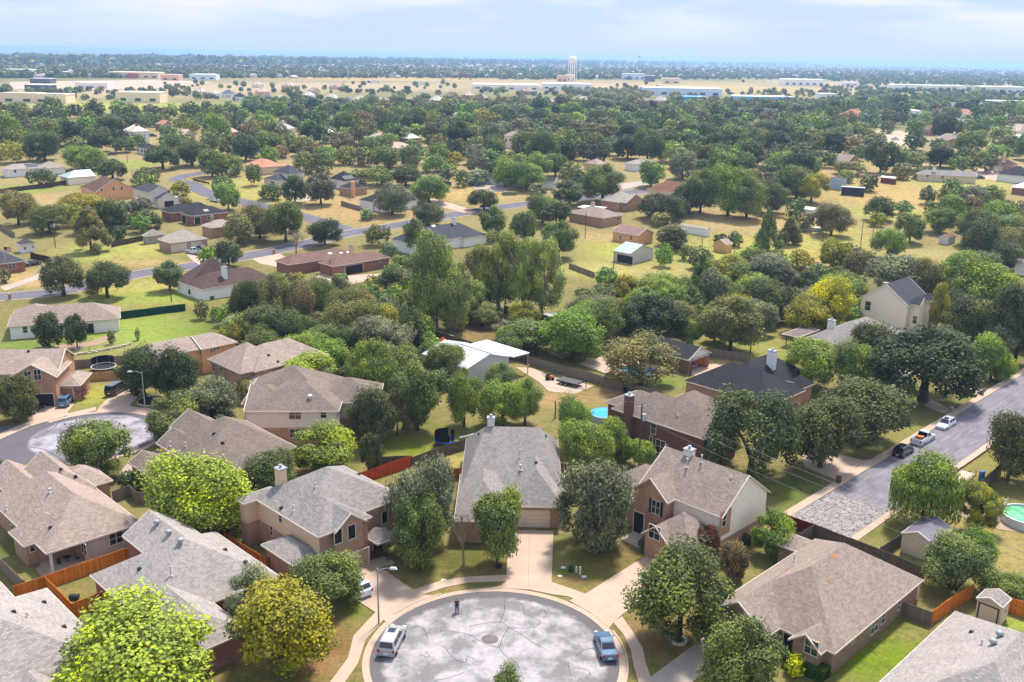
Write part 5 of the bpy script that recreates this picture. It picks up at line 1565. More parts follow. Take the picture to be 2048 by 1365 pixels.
# ------------------------------------------------------------------ street lamps, poles, wires
def lamp(bx, by, tx, ty, hx, hy, label):
    p = at(bx, by)
    lo, hi = 1, 20
    for _ in range(30):
        z = (lo + hi) / 2
        if proj((p.x, p.y, z))[1] > ty: lo = z
        else: hi = z
    root = thing('street_lamp', p, label, 'street lamp', 'street lamps')
    m = MB(); m.tube(p, p + Vector((0, 0, z)), .11, .07, 10); m.build('pole', STEEL, root)
    d = at(hx, hy, z) - (p + Vector((0, 0, z))); d.z = 0
    e = p + Vector((0, 0, z - .35)) + d + Vector((0, 0, .45))
    m = MB(); m.tube(p + Vector((0, 0, z - .35)), p + Vector((0, 0, z)) + d * .5, .045, .04, 7); m.tube(p + Vector((0, 0, z)) + d * .5, e, .04, .035, 7); m.build('arm', STEEL, root)
    m = MB(); dn = d.normalized(); m.box(e + dn * .3 - Vector((0, 0, .12)), (.8, .34, .2), math.atan2(d.y, d.x), 0, .7); m.build('lamp_head', plain(226, 230, 236, .8, .4), root)
    LM.append(((bx + tx) / 2, (by + ty) / 2, 'the lamp post at ' + ('the near bulb' if bx > 500 else 'the far bulb')))
lamp(757.6, 1249, 756, 1137, 781, 1138, 'grey street lamp at the near bulb behind the silver minivan')
lamp(290.6, 820, 284, 743, 263, 744, 'grey street lamp on the bulb before the deep green oaks')
WOODP = plain(104, 88, 76, .55, .9)
def pole(bx, by, ty, label, arm=True, h=None, ang=0.3, trf=False, r=.14, m=None):
    p = at(bx, by)
    if h is None:
        lo, hi = 1, 40
        for _ in range(30):
            h = (lo + hi) / 2
            if proj((p.x, p.y, h))[1] > ty: lo = h
            else: hi = h
    root = thing('utility_pole', p, label, 'utility pole', 'utility poles')
    q = MB(); q.tube(p, p + Vector((0, 0, h)), r, r * .7, 8); q.build('pole', m or WOODP, root)
    if arm:
        q = MB(); q.box(p + Vector((0, 0, h - .5)), (2.4, .12, .14), ang); q.build('crossarm', plain(190, 182, 172, .6), root)
        for s in (-1.05, 0, 1.05):
            q = MB(); q.lathe(p + Vector((math.cos(ang) * s, math.sin(ang) * s, h - .36 if s else h)), [(.07, 0), (.07, .2), (0, .26)], 6); q.build('insulator', STEEL, root)
    if trf:
        q = MB(); c = p + Vector((.38, -.1, h - 2.6)); q.tube(c, c + Vector((0, 0, 1.0)), .3, .3, 12); q.build('transformer', plain(196, 206, 218, .7, .4), root)
    return p + Vector((0, 0, h)), root
ptop = {}
ptop['a'] = pole(1277, 938, 808, 'wooden utility pole with transformer beside the dark red brick house', trf=True, ang=.5)[0]
LM.append((1279, 850, 'the transformer pole by the red brick house'))
ptop['b'] = pole(1500, 712, 638, 'wooden utility pole with pale transformer behind the black roof', trf=True, arm=False)[0]
ptop['c'] = pole(692, 690, 641, 'utility pole with pale crossarm rising out of the wood', ang=.5)[0]
ptop['d'] = pole(343, 604, 536, 'leaning utility pole with crossarm on the bright lawn', ang=.6)[0]
ptop['e'] = pole(111, 495, 438, 'utility pole with transformer beside the conical olive tree', trf=True, ang=.2)[0]
for b_ in ((661, 553, 519, 'dark utility pole at the wide reddish brown brick house', False), (1170, 478, 425, 'dark utility pole beside the white patio cover', False), (1227, 537, 502, 'short dark pole at the lean-to of the metal barn', False),
           (1720.6, 497, 443, 'taller of two bare poles in the yellow field', False), (1743, 492, 454, 'second bare pole in the yellow field beside the round bright tree', False), (1465, 556, 501, 'bare pole between the peach playhouse shed and the brush', False), (1557, 508, 471, 'bare pole right of the conical trees', False),
           (1645, 484, 447, 'bare pole under the olive field trees', False), (1403, 506, 476, 'bare pole left of the peach playhouse shed', False), (1976, 496, 466, 'bare pole under the spreading field tree', False), (1715, 362, 318, 'utility pole behind the pale blue metal barn', True), (255, 326, 287, 'utility pole on the far green lawn', True), (36, 350, 314, 'utility pole before the pale roof with solar array', True), (1110, 838, 802, 'dark steel pole standing in the bushes before the dirt yard', False), (1381, 752, 735, 'short dark hoop pole on the garage apron', False)):
    pole(b_[0], b_[1], b_[2], b_[3], b_[4])
e1 = at(1800, 1033, 8.6) - ptop['a']
far_p = ptop['a'] + e1 * 1.75
far_p.z = ptop['a'].z
def wire(a, b, sag, label, r=.022, off=(0, 0, 0)):
    a, b = a + Vector(off), b + Vector(off)
    m = MB()
    pts = []
    for k in range(25):
        t = k / 24
        p = a.lerp(b, t); p.z -= sag * 4 * t * (1 - t)
        pts.append(p)
    for p, q in zip(pts, pts[1:]): m.tube(p, q, r, r, 4, 0, False)
    tag(m.build('overhead_wire', plain(150, 150, 150, .6)), label, 'wire', 'overhead wires')
wire(ptop['a'], far_p, 1.5, 'upper overhead wire from the transformer pole across the oaks to the right', off=(.9, .4, .1))
wire(ptop['a'], far_p, 1.6, 'middle overhead wire from the transformer pole across the oaks', off=(-.9, -.4, .1))
wire(ptop['a'], far_p, 1.7, 'lowest overhead wire from the transformer pole above the brick house', off=(0, 0, -2.2))
wire(ptop['e'], ptop['d'], 1.2, 'overhead wire from the transformer pole to the leaning pole on the lawn')
wire(ptop['d'], ptop['c'], 1.6, 'overhead wire from the leaning lawn pole over the wood')
wire(ptop['c'], ptop['a'], 2.2, 'overhead wire crossing the back yards to the brick house pole')
# ------------------------------------------------------------------ person
def skin(name, verts, edges, radii, m, parent, loc):
    me = bpy.data.meshes.new(name)
    me.from_pydata(verts, edges, [])
    o = bpy.data.objects.new(name, me); COL.objects.link(o)
    md = o.modifiers.new('s', 'SKIN'); o.modifiers.new('d', 'SUBSURF').levels = 1
    for i, r in enumerate(radii): me.skin_vertices[0].data[i].radius = (r, r) if not isinstance(r, tuple) else r
    me.skin_vertices[0].data[0].use_root = True
    dg = bpy.context.evaluated_depsgraph_get()
    nm = bpy.data.meshes.new_from_object(o.evaluated_get(dg))
    bpy.data.objects.remove(o)
    nm.name = name
    nm.materials.clear(); nm.materials.append(m)
    nm.polygons.foreach_set('use_smooth', [True] * len(nm.polygons))
    o = bpy.data.objects.new(name, nm); COL.objects.link(o)
    o.parent = parent
    return o
pp = at(914, 1226)
per = thing('person', pp + Vector((0, 0, .03)), 'person in dark maroon shirt and blue jeans walking away across the bulb', 'person')
per.rotation_euler = (0, 0, rad(8))
SKIN = plain(206, 150, 122, .6)
V = [(0, 0, .95), (0, 0, 1.12), (0, .02, 1.36), (0, .03, 1.5), (0, .05, 1.62), (0, .06, 1.72),
     (-.1, 0, .9), (-.12, .10, .5), (-.12, -.02, .09), (-.12, .12, .04), (.1, 0, .9), (.11, -.05, .5), (.11, -.28, .14), (.11, -.2, .05),
     (-.2, .02, 1.4), (-.26, -.04, 1.13), (-.25, .08, .9), (-.25, .1, .82), (.2, .02, 1.4), (.27, .06, 1.13), (.26, .2, .92), (.26, .22, .84)]
Ed = [(0, 1), (1, 2), (2, 3), (3, 4), (4, 5), (0, 6), (6, 7), (7, 8), (8, 9), (0, 10), (10, 11), (11, 12), (12, 13), (2, 14), (14, 15), (15, 16), (16, 17), (2, 18), (18, 19), (19, 20), (20, 21)]
Rd = [.14, .13, .16, .06, .1, .085, .09, .06, .04, .035, .09, .06, .04, .035, .06, .045, .032, .035, .06, .045, .032, .035]
for hx, hy, hz, i in ((-.25, .1, .82, 17), (.26, .22, .84, 21)):
    for k in range(5):
        dx = (k - 2) * .018
        V += [(hx + dx, hy + .02 + (.03 if k == 0 else 0), hz - .04), (hx + dx * 1.1, hy + .03 + (.03 if k == 0 else 0), hz - .09 + (.03 if k == 0 else .006 * abs(k - 2)))]
        Ed += [(i, len(V) - 2), (len(V) - 2, len(V) - 1)]; Rd += [.009, .008]
skin('body', V, Ed, Rd, SKIN, per, pp)
skin('shirt', [(0, 0, .92), (0, 0, 1.12), (0, .02, 1.36), (0, .03, 1.47), (-.2, .02, 1.4), (-.26, -.03, 1.16), (.2, .02, 1.4), (.27, .06, 1.16)], [(0, 1), (1, 2), (2, 3), (2, 4), (4, 5), (2, 6), (6, 7)], [.17, .16, .19, .08, .085, .07, .085, .07], plain(74, 30, 34, .8), per, pp)
skin('trousers', [(0, 0, .95), (-.1, 0, .88), (-.12, .10, .5), (-.12, 0, .14), (.1, 0, .88), (.11, -.05, .5), (.11, -.26, .18)], [(0, 1), (1, 2), (2, 3), (0, 4), (4, 5), (5, 6)], [.17, .115, .085, .07, .115, .085, .07], plain(44, 66, 104, .8), per, pp)
skin('hair', [(0, .03, 1.70), (0, .05, 1.76), (0, .0, 1.72)], [(0, 1), (0, 2)], [.1, .085, .08], plain(150, 126, 100, .6), per, pp)
for a in ((-.12, .05, .05), (.11, -.24, .07)):
    q = MB(); q.box((a[0], a[1], a[2] - .04), (.11, .28, .1), 0, 0, .8); o = q.build('shoe', BLACK, None); o.parent = per
# ------------------------------------------------------------------ yard things
def single(name, mb, m, label, cat, group=None):
    return tag(mb.build(name, m), label, cat, group)
def trampoline(px, py, r, label, frame_m, partial=False):
    p = at(px, py)
    root = thing('trampoline', p, label, 'trampoline')
    q = MB(); n = 20
    for k in range(n):
        a, b = 2 * PI * k / n, 2 * PI * (k + 1) / n
        q.tube((p.x + r * math.cos(a), p.y + r * math.sin(a), .85), (p.x + r * math.cos(b), p.y + r * math.sin(b), .85), .1, .1, 6)
    q.build('frame', frame_m, root)
    q = MB(); q.lathe((p.x, p.y, .82), [(r, 0), (r * .5, -.03), (0, -.05)], 20); q.build('mat', BLACK, root)
    for k in range(6):
        a = 2 * PI * k / 6 + .4
        c = (p.x + r * math.cos(a), p.y + r * math.sin(a))
        q = MB(); q.tube((c[0], c[1], 0), (c[0], c[1], 2.5), .04, .04, 6); q.build('leg', STEEL if not partial else BLACK, root)
    q = MB()
    for k in range(n):
        if partial and k % 7 == 3: continue
        a, b = 2 * PI * k / n, 2 * PI * (k + 1) / n
        if not (.1 < (k / n) < .55): 
            if not partial: continue
        q.wallquad((p.x + r * math.cos(a), p.y + r * math.sin(a)), (p.x + r * math.cos(b), p.y + r * math.sin(b)), .95, 2.4 if not partial else 2.3)
    q.build('safety_net', mat('netting', f_plain, rgb(36, 36, 40, .8), .9, .3, .1), root)
    LM.append((px, py, 'the trampoline' if not partial else 'the blue trampoline'))
trampoline(208, 741, 2.3, 'round trampoline with black mat between the two timber fences', plain(214, 214, 218, .7))
trampoline(889, 890, 1.6, 'blue rimmed trampoline with black safety net on the back lawn', plain(40, 96, 196, .8), True)
for (px, py, m, lab) in ((1676, 968, BR_DRED, 'dark brick mailbox pillar by the wide street drive'), (1900, 830, BR_GREY, 'grey brick mailbox pillar on the shaded drive'), (1962, 796, BR_TAN, 'pale brick mailbox pillar farthest up the street'), (548, 509, BR_TAN, 'brick mailbox pillar on the middle street'), (20, 600, BR_TAN, 'brick mailbox pillar at the white solar roofed house')):
    p = at(px, py); root = thing('mailbox_pillar', p, lab, 'mailbox', 'brick mailbox pillars')
    q = MB(); q.box(p, (.62, .62, 1.45), -.78); q.build('pillar', m, root)
    q = MB(); q.box(p + Vector((0, 0, 1.45)), (.76, .76, .12), -.78, 0, .8); q.build('cap', plain(190, 176, 164, .6), root)
    q = MB(); q.box(p + Vector((-.0, -.33, .95)), (.24, .05, .26), 0); q.build('mail_door', BLACK, root)
def ring(px, py, r, label, h=.28, t=.3, m=None, fill=None, sy=1.0):
    p = at(px, py); root = thing('garden_edging', p, label, 'edging')
    q = MB(); n = 22
    rs = random.Random(int(px))
    for k in range(n):
        a = 2 * PI * (k + .5) / n
        q.box((p.x + r * math.cos(a), p.y + r * sy * math.sin(a), 0), (t, 2 * PI * r / n * .92, h * rs.uniform(.8, 1.15)), a)
    q.build('stone_ring', m or plain(226, 212, 190, .65), root)
    q = MB(); q.lathe((p.x, p.y, .09), [(r, 0), (0, .05)], 20); o = q.build('soil', fill or plain(90, 66, 48, .6), root)
    o.location = (0, 0, 0)
    return root
ring(1199, 1095, .85, 'white stone ring round the trunk of the feathery grey tree')
ring(1357, 1283, .8, 'white stone ring under the big round tree by the sidewalk', .25, .28)
ring(105, 699, .6, 'small stone ring under the deep green lawn tree', .2, .2)
ring(157, 699, .6, 'small stone ring under the slimmer dark lawn tree', .2, .2)
ring(223, 690, .5, 'small stone ring round the tiny conical sapling', .2, .2)
ring(306, 803, 2.6, 'oval edged bed of black mulch under the deep green oak', .2, .2, None, plain(34, 28, 26, .7))
q = MB(); rs = random.Random(4)
for k in range(60):
    t = k / 59
    p = at(110 + 150 * t, 712 - 22 * t * t, 0); q.box((p.x, p.y + rs.uniform(-.3, .3), 0), (rs.uniform(.35, .7), .4, rs.uniform(.2, .5)), rs.uniform(0, 1))
single('stone_wall', q, plain(222, 208, 182, .6), 'low dry stone wall along the bottom of the bright lawn', 'wall')
def boxthing(name, px, py, size, m, label, cat, rot=-.78, tp=1.0, lid=None, lidname='lid'):
    p = at(px, py); root = thing(name, p, label, cat)
    q = MB(); q.box(p, size, rot, 0, tp); q.build('body', m, root)
    q = MB(); q.box(p + Vector((0, 0, size[2])), (size[0] * tp * 1.06, size[1] * tp * 1.06, .06), rot); q.build(lidname, lid or m, root)
    return root
boxthing('utility_box', 1141, 1143, (.55, .5, .75), plain(44, 74, 78, .7), 'dark green utility box on the lawn beside two white posts', 'utility box', 0, .9)
for px, py, lab in ((1152.6, 1146, 'shorter white utility marker post beside the green box'), (1160, 1150, 'taller white utility marker post on the dry lawn')):
    p = at(px, py); q = MB(); hh = .8 if px < 1155 else 1.05
    q.tube(p, p + Vector((0, 0, hh)), .12, .12, 10); q.lathe(p + Vector((0, 0, hh)), [(.13, 0), (.13, .05), (0, .12)], 10)
    single('marker_post', q, plain(236, 226, 204, .75), lab, 'post')
for px, py, lab in ((1127, 1136, 'small white meter lid left of the green utility box'), (1120, 1153, 'white meter lid nearest the wide driveway'), (1168, 1154, 'white meter lid right of the marker posts'), (887, 1161, 'square white meter lid beside the upper sidewalk')):
    p = at(px, py); q = MB(); q.box(p, (.6, .45, .07), 0, 0, .9); single('meter_lid', q, plain(230, 226, 214, .7), lab, 'meter lid', 'white meter lids')
p = at(997, 1143); root = thing('yard_sign', p, 'small black yard sign beside the wide driveway', 'sign')
q = MB(); q.box(p + Vector((0, 0, .35)), (.75, .04, .6), .1); q.build('board', BLACK, root)
for s in (-.25, .25):
    q = MB(); q.tube(p + Vector((s, 0, 0)), p + Vector((s, 0, .4)), .015, .015, 5); q.build('stake', STEEL, root)
boxthing('air_conditioner', 566, 1142, (.85, .85, .9), plain(160, 160, 164, .7), 'grey air conditioner at the corner of the rust orange fence', 'air conditioner', -.78, 1, DARK, 'fan_grille')
boxthing('air_conditioner', 1672, 1322, (.6, .5, .9), plain(200, 200, 204, .7), 'pale meter cabinet on the brick corner by the clipped hedge', 'meter cabinet')
boxthing('rubbish_bin', 1250, 786, (.6, .6, 1.0), BLACK, 'black rubbish bin against the long fence by the workshop pad', 'bin', 0, 1.1)
p = at(149, 1199); q = MB(); q.tube(p + Vector((-.5, 0, .35)), p + Vector((.5, 0, .35)), .33, .33, 12)
single('barrel', q, plain(52, 64, 66, .7), 'dark barrel lying on the dry grass inside the orange fence', 'barrel')
def chair(px, py, rot, label):
    p = Vector(_pc(px, py) + (.1,)); root = thing('patio_chair', p + Vector((0, 0, .1)), label, 'chair', 'patio chairs')
    cs, sn = math.cos(rot), math.sin(rot)
    X = lambda x, y, z: (p.x + x * cs - y * sn, p.y + x * sn + y * cs, z + .2)
    q = MB(); q.box(X(0, 0, .42), (.5, .5, .05), rot); q.build('seat', DARK, root)
    q = MB(); q.box(X(0, .24, .45), (.5, .05, .55), rot); q.build('backrest', DARK, root)
    for a in (-.22, .22):
        for b in (-.22, .22):
            q = MB(); q.tube(X(a, b, 0), X(a, b, .43), .025, .025, 5); q.build('leg', STEEL, root)
chair(-112.2, 35.9, .5, 'dark patio chair nearest the white porch post')
chair(-112.0, 38.0, 2.2, 'dark patio chair beside the patio table')
p = Vector(_pc(-112.6, 37.0) + (.1,)); root = thing('patio_table', p + Vector((0, 0, .1)), 'small round table between the patio chairs', 'table')
q = MB(); q.lathe(p + Vector((0, 0, .8)), [(.5, 0), (.5, .04), (0, .05)], 14); q.build('table_top', DARK, root)
q = MB(); q.tube(p + Vector((0, 0, .1)), p + Vector((0, 0, .8)), .05, .05, 7); q.build('leg', DARK, root)
for px, py, m, lab in ((771, 1114, plain(120, 84, 62, .7), 'brown flower pot at the porch of the tan stucco house'), (777, 1121, plain(104, 104, 150, .7), 'blue violet flower pot beside the brown one')):
    p = at(px, py); root = thing('flower_pot', p, lab, 'flower pot')
    q = MB(); q.lathe(p, [(.2, 0), (.32, .5), (.28, .5), (.26, .42), (0, .42)], 12); q.build('pot', m, root)
    q = MB(); q.lathe(p + Vector((0, 0, .42)), [(.25, 0), (.2, .2), (0, .28)], 7); q.build('plant', plain(96, 104, 50, .5), root)
# clipped hedge: leaves over a box
def hedge(a, b, wd, ht, label):
    pa, pb = at(*a), at(*b)
    c = (pa + pb) / 2; d = pb - pa
    rng = np.random.default_rng(3); n = 9000
    t = rng.random(n); f = rng.integers(0, 3, n)
    ux = rng.random(n) - .5; uz = rng.random(n)
    off = np.where(f == 0, ux, np.where(f == 1, -.5, .5)) * wd
    z = np.where(f == 0, ht, uz * ht)
    dv = np.array([d.x, d.y]); nv = np.array([d.y, -d.x]) / d.length
    P = np.stack([pa.x + dv[0] * t + nv[0] * off, pa.y + dv[1] * t + nv[1] * off, z], -1) + rng.normal(0, .05, (n, 3))
    u = rng.normal(size=(n, 3)); u /= np.linalg.norm(u, axis=1)[:, None]; w = np.cross(u, rng.normal(size=(n, 3))); w /= np.linalg.norm(w, axis=1)[:, None]
    s = .09
    Vv = np.stack([P - u * s, P + w * s, P + u * s, P - w * s], 1).reshape(-1, 3) - np.array([c.x, c.y, 0])
    me = bpy.data.meshes.new('hedge')
    me.from_pydata(Vv.tolist(), [], np.arange(4 * n).reshape(n, 4).tolist())
    ta = me.attributes.new('tone', 'FLOAT', 'FACE'); ta.data.foreach_set('value', np.clip(rng.normal(.5, .2, n), 0, 1).astype(np.float32))
    me.materials.append(LEAF)
    o = bpy.data.objects.new('hedge', me); COL.objects.link(o); o.location = (c.x, c.y, 0); o.color = (.055, .12, .016, 1)
    tag(o, label, 'hedge')
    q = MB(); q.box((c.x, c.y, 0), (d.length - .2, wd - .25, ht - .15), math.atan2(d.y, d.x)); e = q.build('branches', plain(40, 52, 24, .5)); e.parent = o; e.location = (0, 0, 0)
    for vv_ in e.data.vertices: vv_.co = vv_.co - Vector((c.x, c.y, 0))
hedge((1573, 1324), (1652, 1362), 1.5, 1.25, 'clipped green box hedge in front of the hip roofed house')
# pools
p = at(1211, 838); root = thing('covered_pool', p, 'round pool under a bright blue cover beside the dark red brick house', 'pool')
q = MB(); q.lathe(p, [(2.7, 0), (2.75, 1.1), (2.6, 1.15)], 28); q.build('pool_wall', plain(180, 196, 206, .7), root)
q = MB(); rs = random.Random(2); q.lathe(p + Vector((0, 0, 1.1)), [(2.66, .03), (2.0, .12), (1.2, .02), (.5, .10), (0, .06)], 28); q.build('cover', plain(34, 160, 214, .85, .45), root, smooth=False)
LM.append((1211, 828, 'the blue pool cover'))
p = at(2052, 1045); root = thing('round_pool', p, 'above ground round pool with green water and white wall', 'pool')
q = MB(); q.lathe(p, [(3.3, 0), (3.3, 1.25), (3.1, 1.27), (3.1, .9)], 32); q.build('pool_wall', plain(216, 220, 222, .75), root)
q = MB(); q.lathe(p + Vector((0, 0, 1.0)), [(3.1, 0), (0, 0.001)], 32); q.build('pool_water', mat('green_water', f_glass, rgb(120, 206, 150, .8)), root)
q = MB()
for s in (-.3, .3): q.tube(p + Vector((-1.6 + s, 3.0, 0)), p + Vector((-1.6 + s, 3.1, 2.2)), .06, .06, 6)
for k in range(5): q.box(p + Vector((-1.6, 3.05, .35 + k * .38)), (.6, .12, .06))
q.build('ladder', WHITE, root)
sheet('pool_water', [(1236, 741), (1262, 731), (1325, 744), (1292, 759)], 0.31, mat('blue_water', f_glass, rgb(70, 160, 200, .8)))
q = MB(); p = at(1300, 741, .3); q.lathe(p, [(.9, 0), (.9, .25), (.6, .3), (.5, .1), (0, .1)], 14)
single('pool_float', q, plain(30, 110, 214, .9), 'blue inflatable ring on the pool deck', 'float')
# gooseneck trailer on the pad
def trailer(a, b, w, label, neck, m_deck, name='flatbed_trailer', rails=False):
    pa, pb = at(*a), at(*b); d = (pb - pa); L_ = d.length; c = (pa + pb) / 2; r_ = math.atan2(d.y, d.x)
    root = thing(name, c, label, 'trailer')
    e, n = d.normalized(), Vector((-d.y, d.x, 0)).normalized()
    q = MB(); q.box((c.x, c.y, .75), (L_, w, .14), r_); q.build('deck', m_deck, root)
    for s in (-1, 1):
        q = MB(); g = c + n * s * w / 2; q.box((g.x, g.y, .62), (L_, .1, .16), r_); q.build('side_beam', BLACK, root)
        for k in (-.5, .5):
            g = c + n * s * (w / 2 + .12) + e * (k * 1.0 - L_ * .12)
            q = MB(); q.tube(g - n * .12 + Vector((0, 0, .38)), g + n * .12 + Vector((0, 0, .38)), .38, .38, 14); wo = q.build('wheel', RUBBER, root)
            q = MB(); q.tube(g - n * .14 + Vector((0, 0, .38)), g + n * .14 + Vector((0, 0, .38)), .2, .2, 10); q.build('rim', STEEL, wo)
        if rails:
            q = MB(); g = c + n * s * w / 2
            for z in (1.1, 1.4): q.tube(g - e * L_ / 2 + Vector((0, 0, z)), g + e * L_ / 2 + Vector((0, 0, z)), .03, .03, 5)
            for k in range(5): q.tube(g + e * (k / 4 - .5) * L_ + Vector((0, 0, .8)), g + e * (k / 4 - .5) * L_ + Vector((0, 0, 1.4)), .03, .03, 5)
            q.build('side_rail', BLACK, root)
    if neck:
        q = MB(); t0 = pb + Vector((0, 0, .8))
        q.tube(t0 - n * .5, pb + e * 1.4 + Vector((0, 0, 1.7)), .12, .12, 6); q.tube(t0 + n * .5, pb + e * 1.4 + Vector((0, 0, 1.7)), .12, .12, 6)
        q.tube(pb + e * 1.4 + Vector((0, 0, 1.75)), pb + e * 2.0 + Vector((0, 0, 1.5)), .12, .1, 6); q.tube(pb + e * 1.3 + Vector((0, 0, 0)), pb + e * 1.3 + Vector((0, 0, 1.7)), .08, .08, 6); q.build('gooseneck', BLACK, root)
    else:
        q = MB(); q.tube(pb + n * .5 + Vector((0, 0, .7)), pb + e * 1.3 + Vector((0, 0, .6)), .06, .06, 6); q.tube(pb - n * .5 + Vector((0, 0, .7)), pb + e * 1.3 + Vector((0, 0, .6)), .06, .06, 6); q.build('drawbar', BLACK, root)
trailer((1119, 765), (1160, 775), 2.4, 'long black gooseneck trailer on the pale workshop pad', True, plain(92, 92, 96, .6), 'gooseneck_trailer')
LM.append((1140, 762, 'the gooseneck trailer'))
trailer((1908, 978), (1935, 955), 2.2, 'low flat trailer with tan deck and side rails on the verge', False, plain(214, 190, 166, .6), rails=True)
p = at(1100, 760); root = thing('garden_tractor', p, 'small orange and grey garden tractor behind the gooseneck trailer', 'tractor')
q = MB(); q.box(p + Vector((0, 0, .35)), (1.5, .8, .5), -.3, 0, .8); q.build('body', plain(206, 110, 60, .7), root)
q = MB(); q.box(p + Vector((-.3, .1, .8)), (.5, .6, .5), -.3); q.build('seat', DARK, root)
for s in (-.5, .5):
    for t_, r_ in ((-.5, .42), (.55, .28)):
        q = MB(); q.tube(p + Vector((t_, s - .1, r_)), p + Vector((t_, s + .1, r_)), r_, r_, 12); q.build('wheel', RUBBER, root)
def boat(a, b, w, label, m):
    pa, pb = at(*a), at(*b); d = pb - pa; e, n = d.normalized(), Vector((-d.y, d.x, 0)).normalized()
    root = thing('boat', (pa + pb) / 2, label, 'boat')
    q = MB()
    for k in range(8):
        t0, t1 = k / 8, (k + 1) / 8
        W_ = lambda t: w / 2 * math.sin(PI * min(1, .25 + .75 * (1 - t ** 2)) ) if t > .4 else w / 2
        for s in (-1, 1):
            A, B = pa + d * t0, pa + d * t1
            q.poly([A + Vector((0, 0, .35)), B + Vector((0, 0, .4)), B + n * s * W_(t1) + Vector((0, 0, 1.1)), A + n * s * W_(t0) + Vector((0, 0, 1.1))])
            q.poly([A + n * s * W_(t0) + Vector((0, 0, 1.1)), B + n * s * W_(t1) + Vector((0, 0, 1.1)), B + n * s * W_(t1) * .5 + Vector((0, 0, 1.2)), A + n * s * W_(t0) * .5 + Vector((0, 0, 1.2))])
    q.build('hull', m, root)
    q = MB(); c = (pa + pb) / 2; q.box((c.x, c.y, 1.05), (d.length * .5, w * .5, .2), math.atan2(d.y, d.x), 0, .8); q.build('cover', plain(206, 216, 226, .7), root)
    q = MB(); q.box((c.x, c.y, .05), (d.length * .8, .5, .35), math.atan2(d.y, d.x)); q.build('cradle', STEEL, root)
boat((862, 672), (905, 684), 1.8, 'white boat stored behind the workshop in front of the brown fence', WHITE)
q = MB(); p = at(886, 690); q.box(p, (1.6, 1.0, 1.3), .3, 0, .7); q.box(p + Vector((0, 0, 1.3)), (.9, .6, .3), .3, 0, .6); single('tarp_heap', q, plain(230, 96, 56, .8), 'orange red tarp covered heap beside the stored white boat', 'tarp')
q = MB(); a_, b_ = at(919, 880), at(962, 872); q.tube(a_ + Vector((0, 0, .3)), b_ + Vector((0, 0, .5)), .22, .22, 8); single('long_pipe', q, plain(196, 204, 204, .7), 'long pale pipe leaning by the fence behind the steep grey roof', 'pipe')
boxthing('box_trailer', 1705, 391, (9, 3.2, 3.4), plain(44, 44, 48, .8), 'black box trailer beside the pale blue metal barn', 'trailer', -.4, 1, plain(190, 194, 200, .7), 'roof')
boxthing('boat_trailer', 1618, 462, (9, 2.2, 1.2), plain(214, 214, 214, .7), 'low white trailer under the olive field trees', 'trailer', -.2, .95)
boxthing('smoker_grill', 561, 535, (1.8, 1.2, 1.9), BLACK, 'black covered grill beside the wide reddish brown brick house', 'grill', 0, .75)
boxthing('garden_cabinet', 1962, 962, (.8, .6, 1.5), plain(60, 130, 190, .7), 'blue plastic drum box behind the flat trailer', 'box', .7, .9)
boxthing('patio_cover', 1184, 430, (9, 6, 2.8), plain(70, 60, 56, .6), 'white flat patio cover behind the low tan house', 'patio cover', -.5, 1, WHITE, 'roof')
boxthing('shrub_planter', 1018, 390, (6, 3, 1.2), plain(150, 150, 110, .5), 'low grey planter bed in the dry gold yard', 'planter', .2, .8)
# flag pole
p = at(14, 548); root = thing('flag_pole', p, 'white flag pole with striped flag before the blue grey roofed house', 'flag')
q = MB(); q.tube(p, p + Vector((0, 0, 7.5)), .06, .04, 6); q.build('pole', WHITE, root)
q = MB()
for k in range(7): q.poly([p + Vector((0.05, 0, 7.3 - k * .2)), p + Vector((1.9, .2 + .1 * (k % 2), 7.25 - k * .2)), p + Vector((1.9, .2, 7.45 - k * .2)), p + Vector((.05, 0, 7.5 - k * .2))], None, k % 2)
q.build('flag', [plain(178, 40, 46, .8), WHITE], root)
q = MB(); q.box(p + Vector((.45, -.02, 6.7)), (.8, .05, .8)); q.build('canton', plain(40, 50, 110, .8), root)
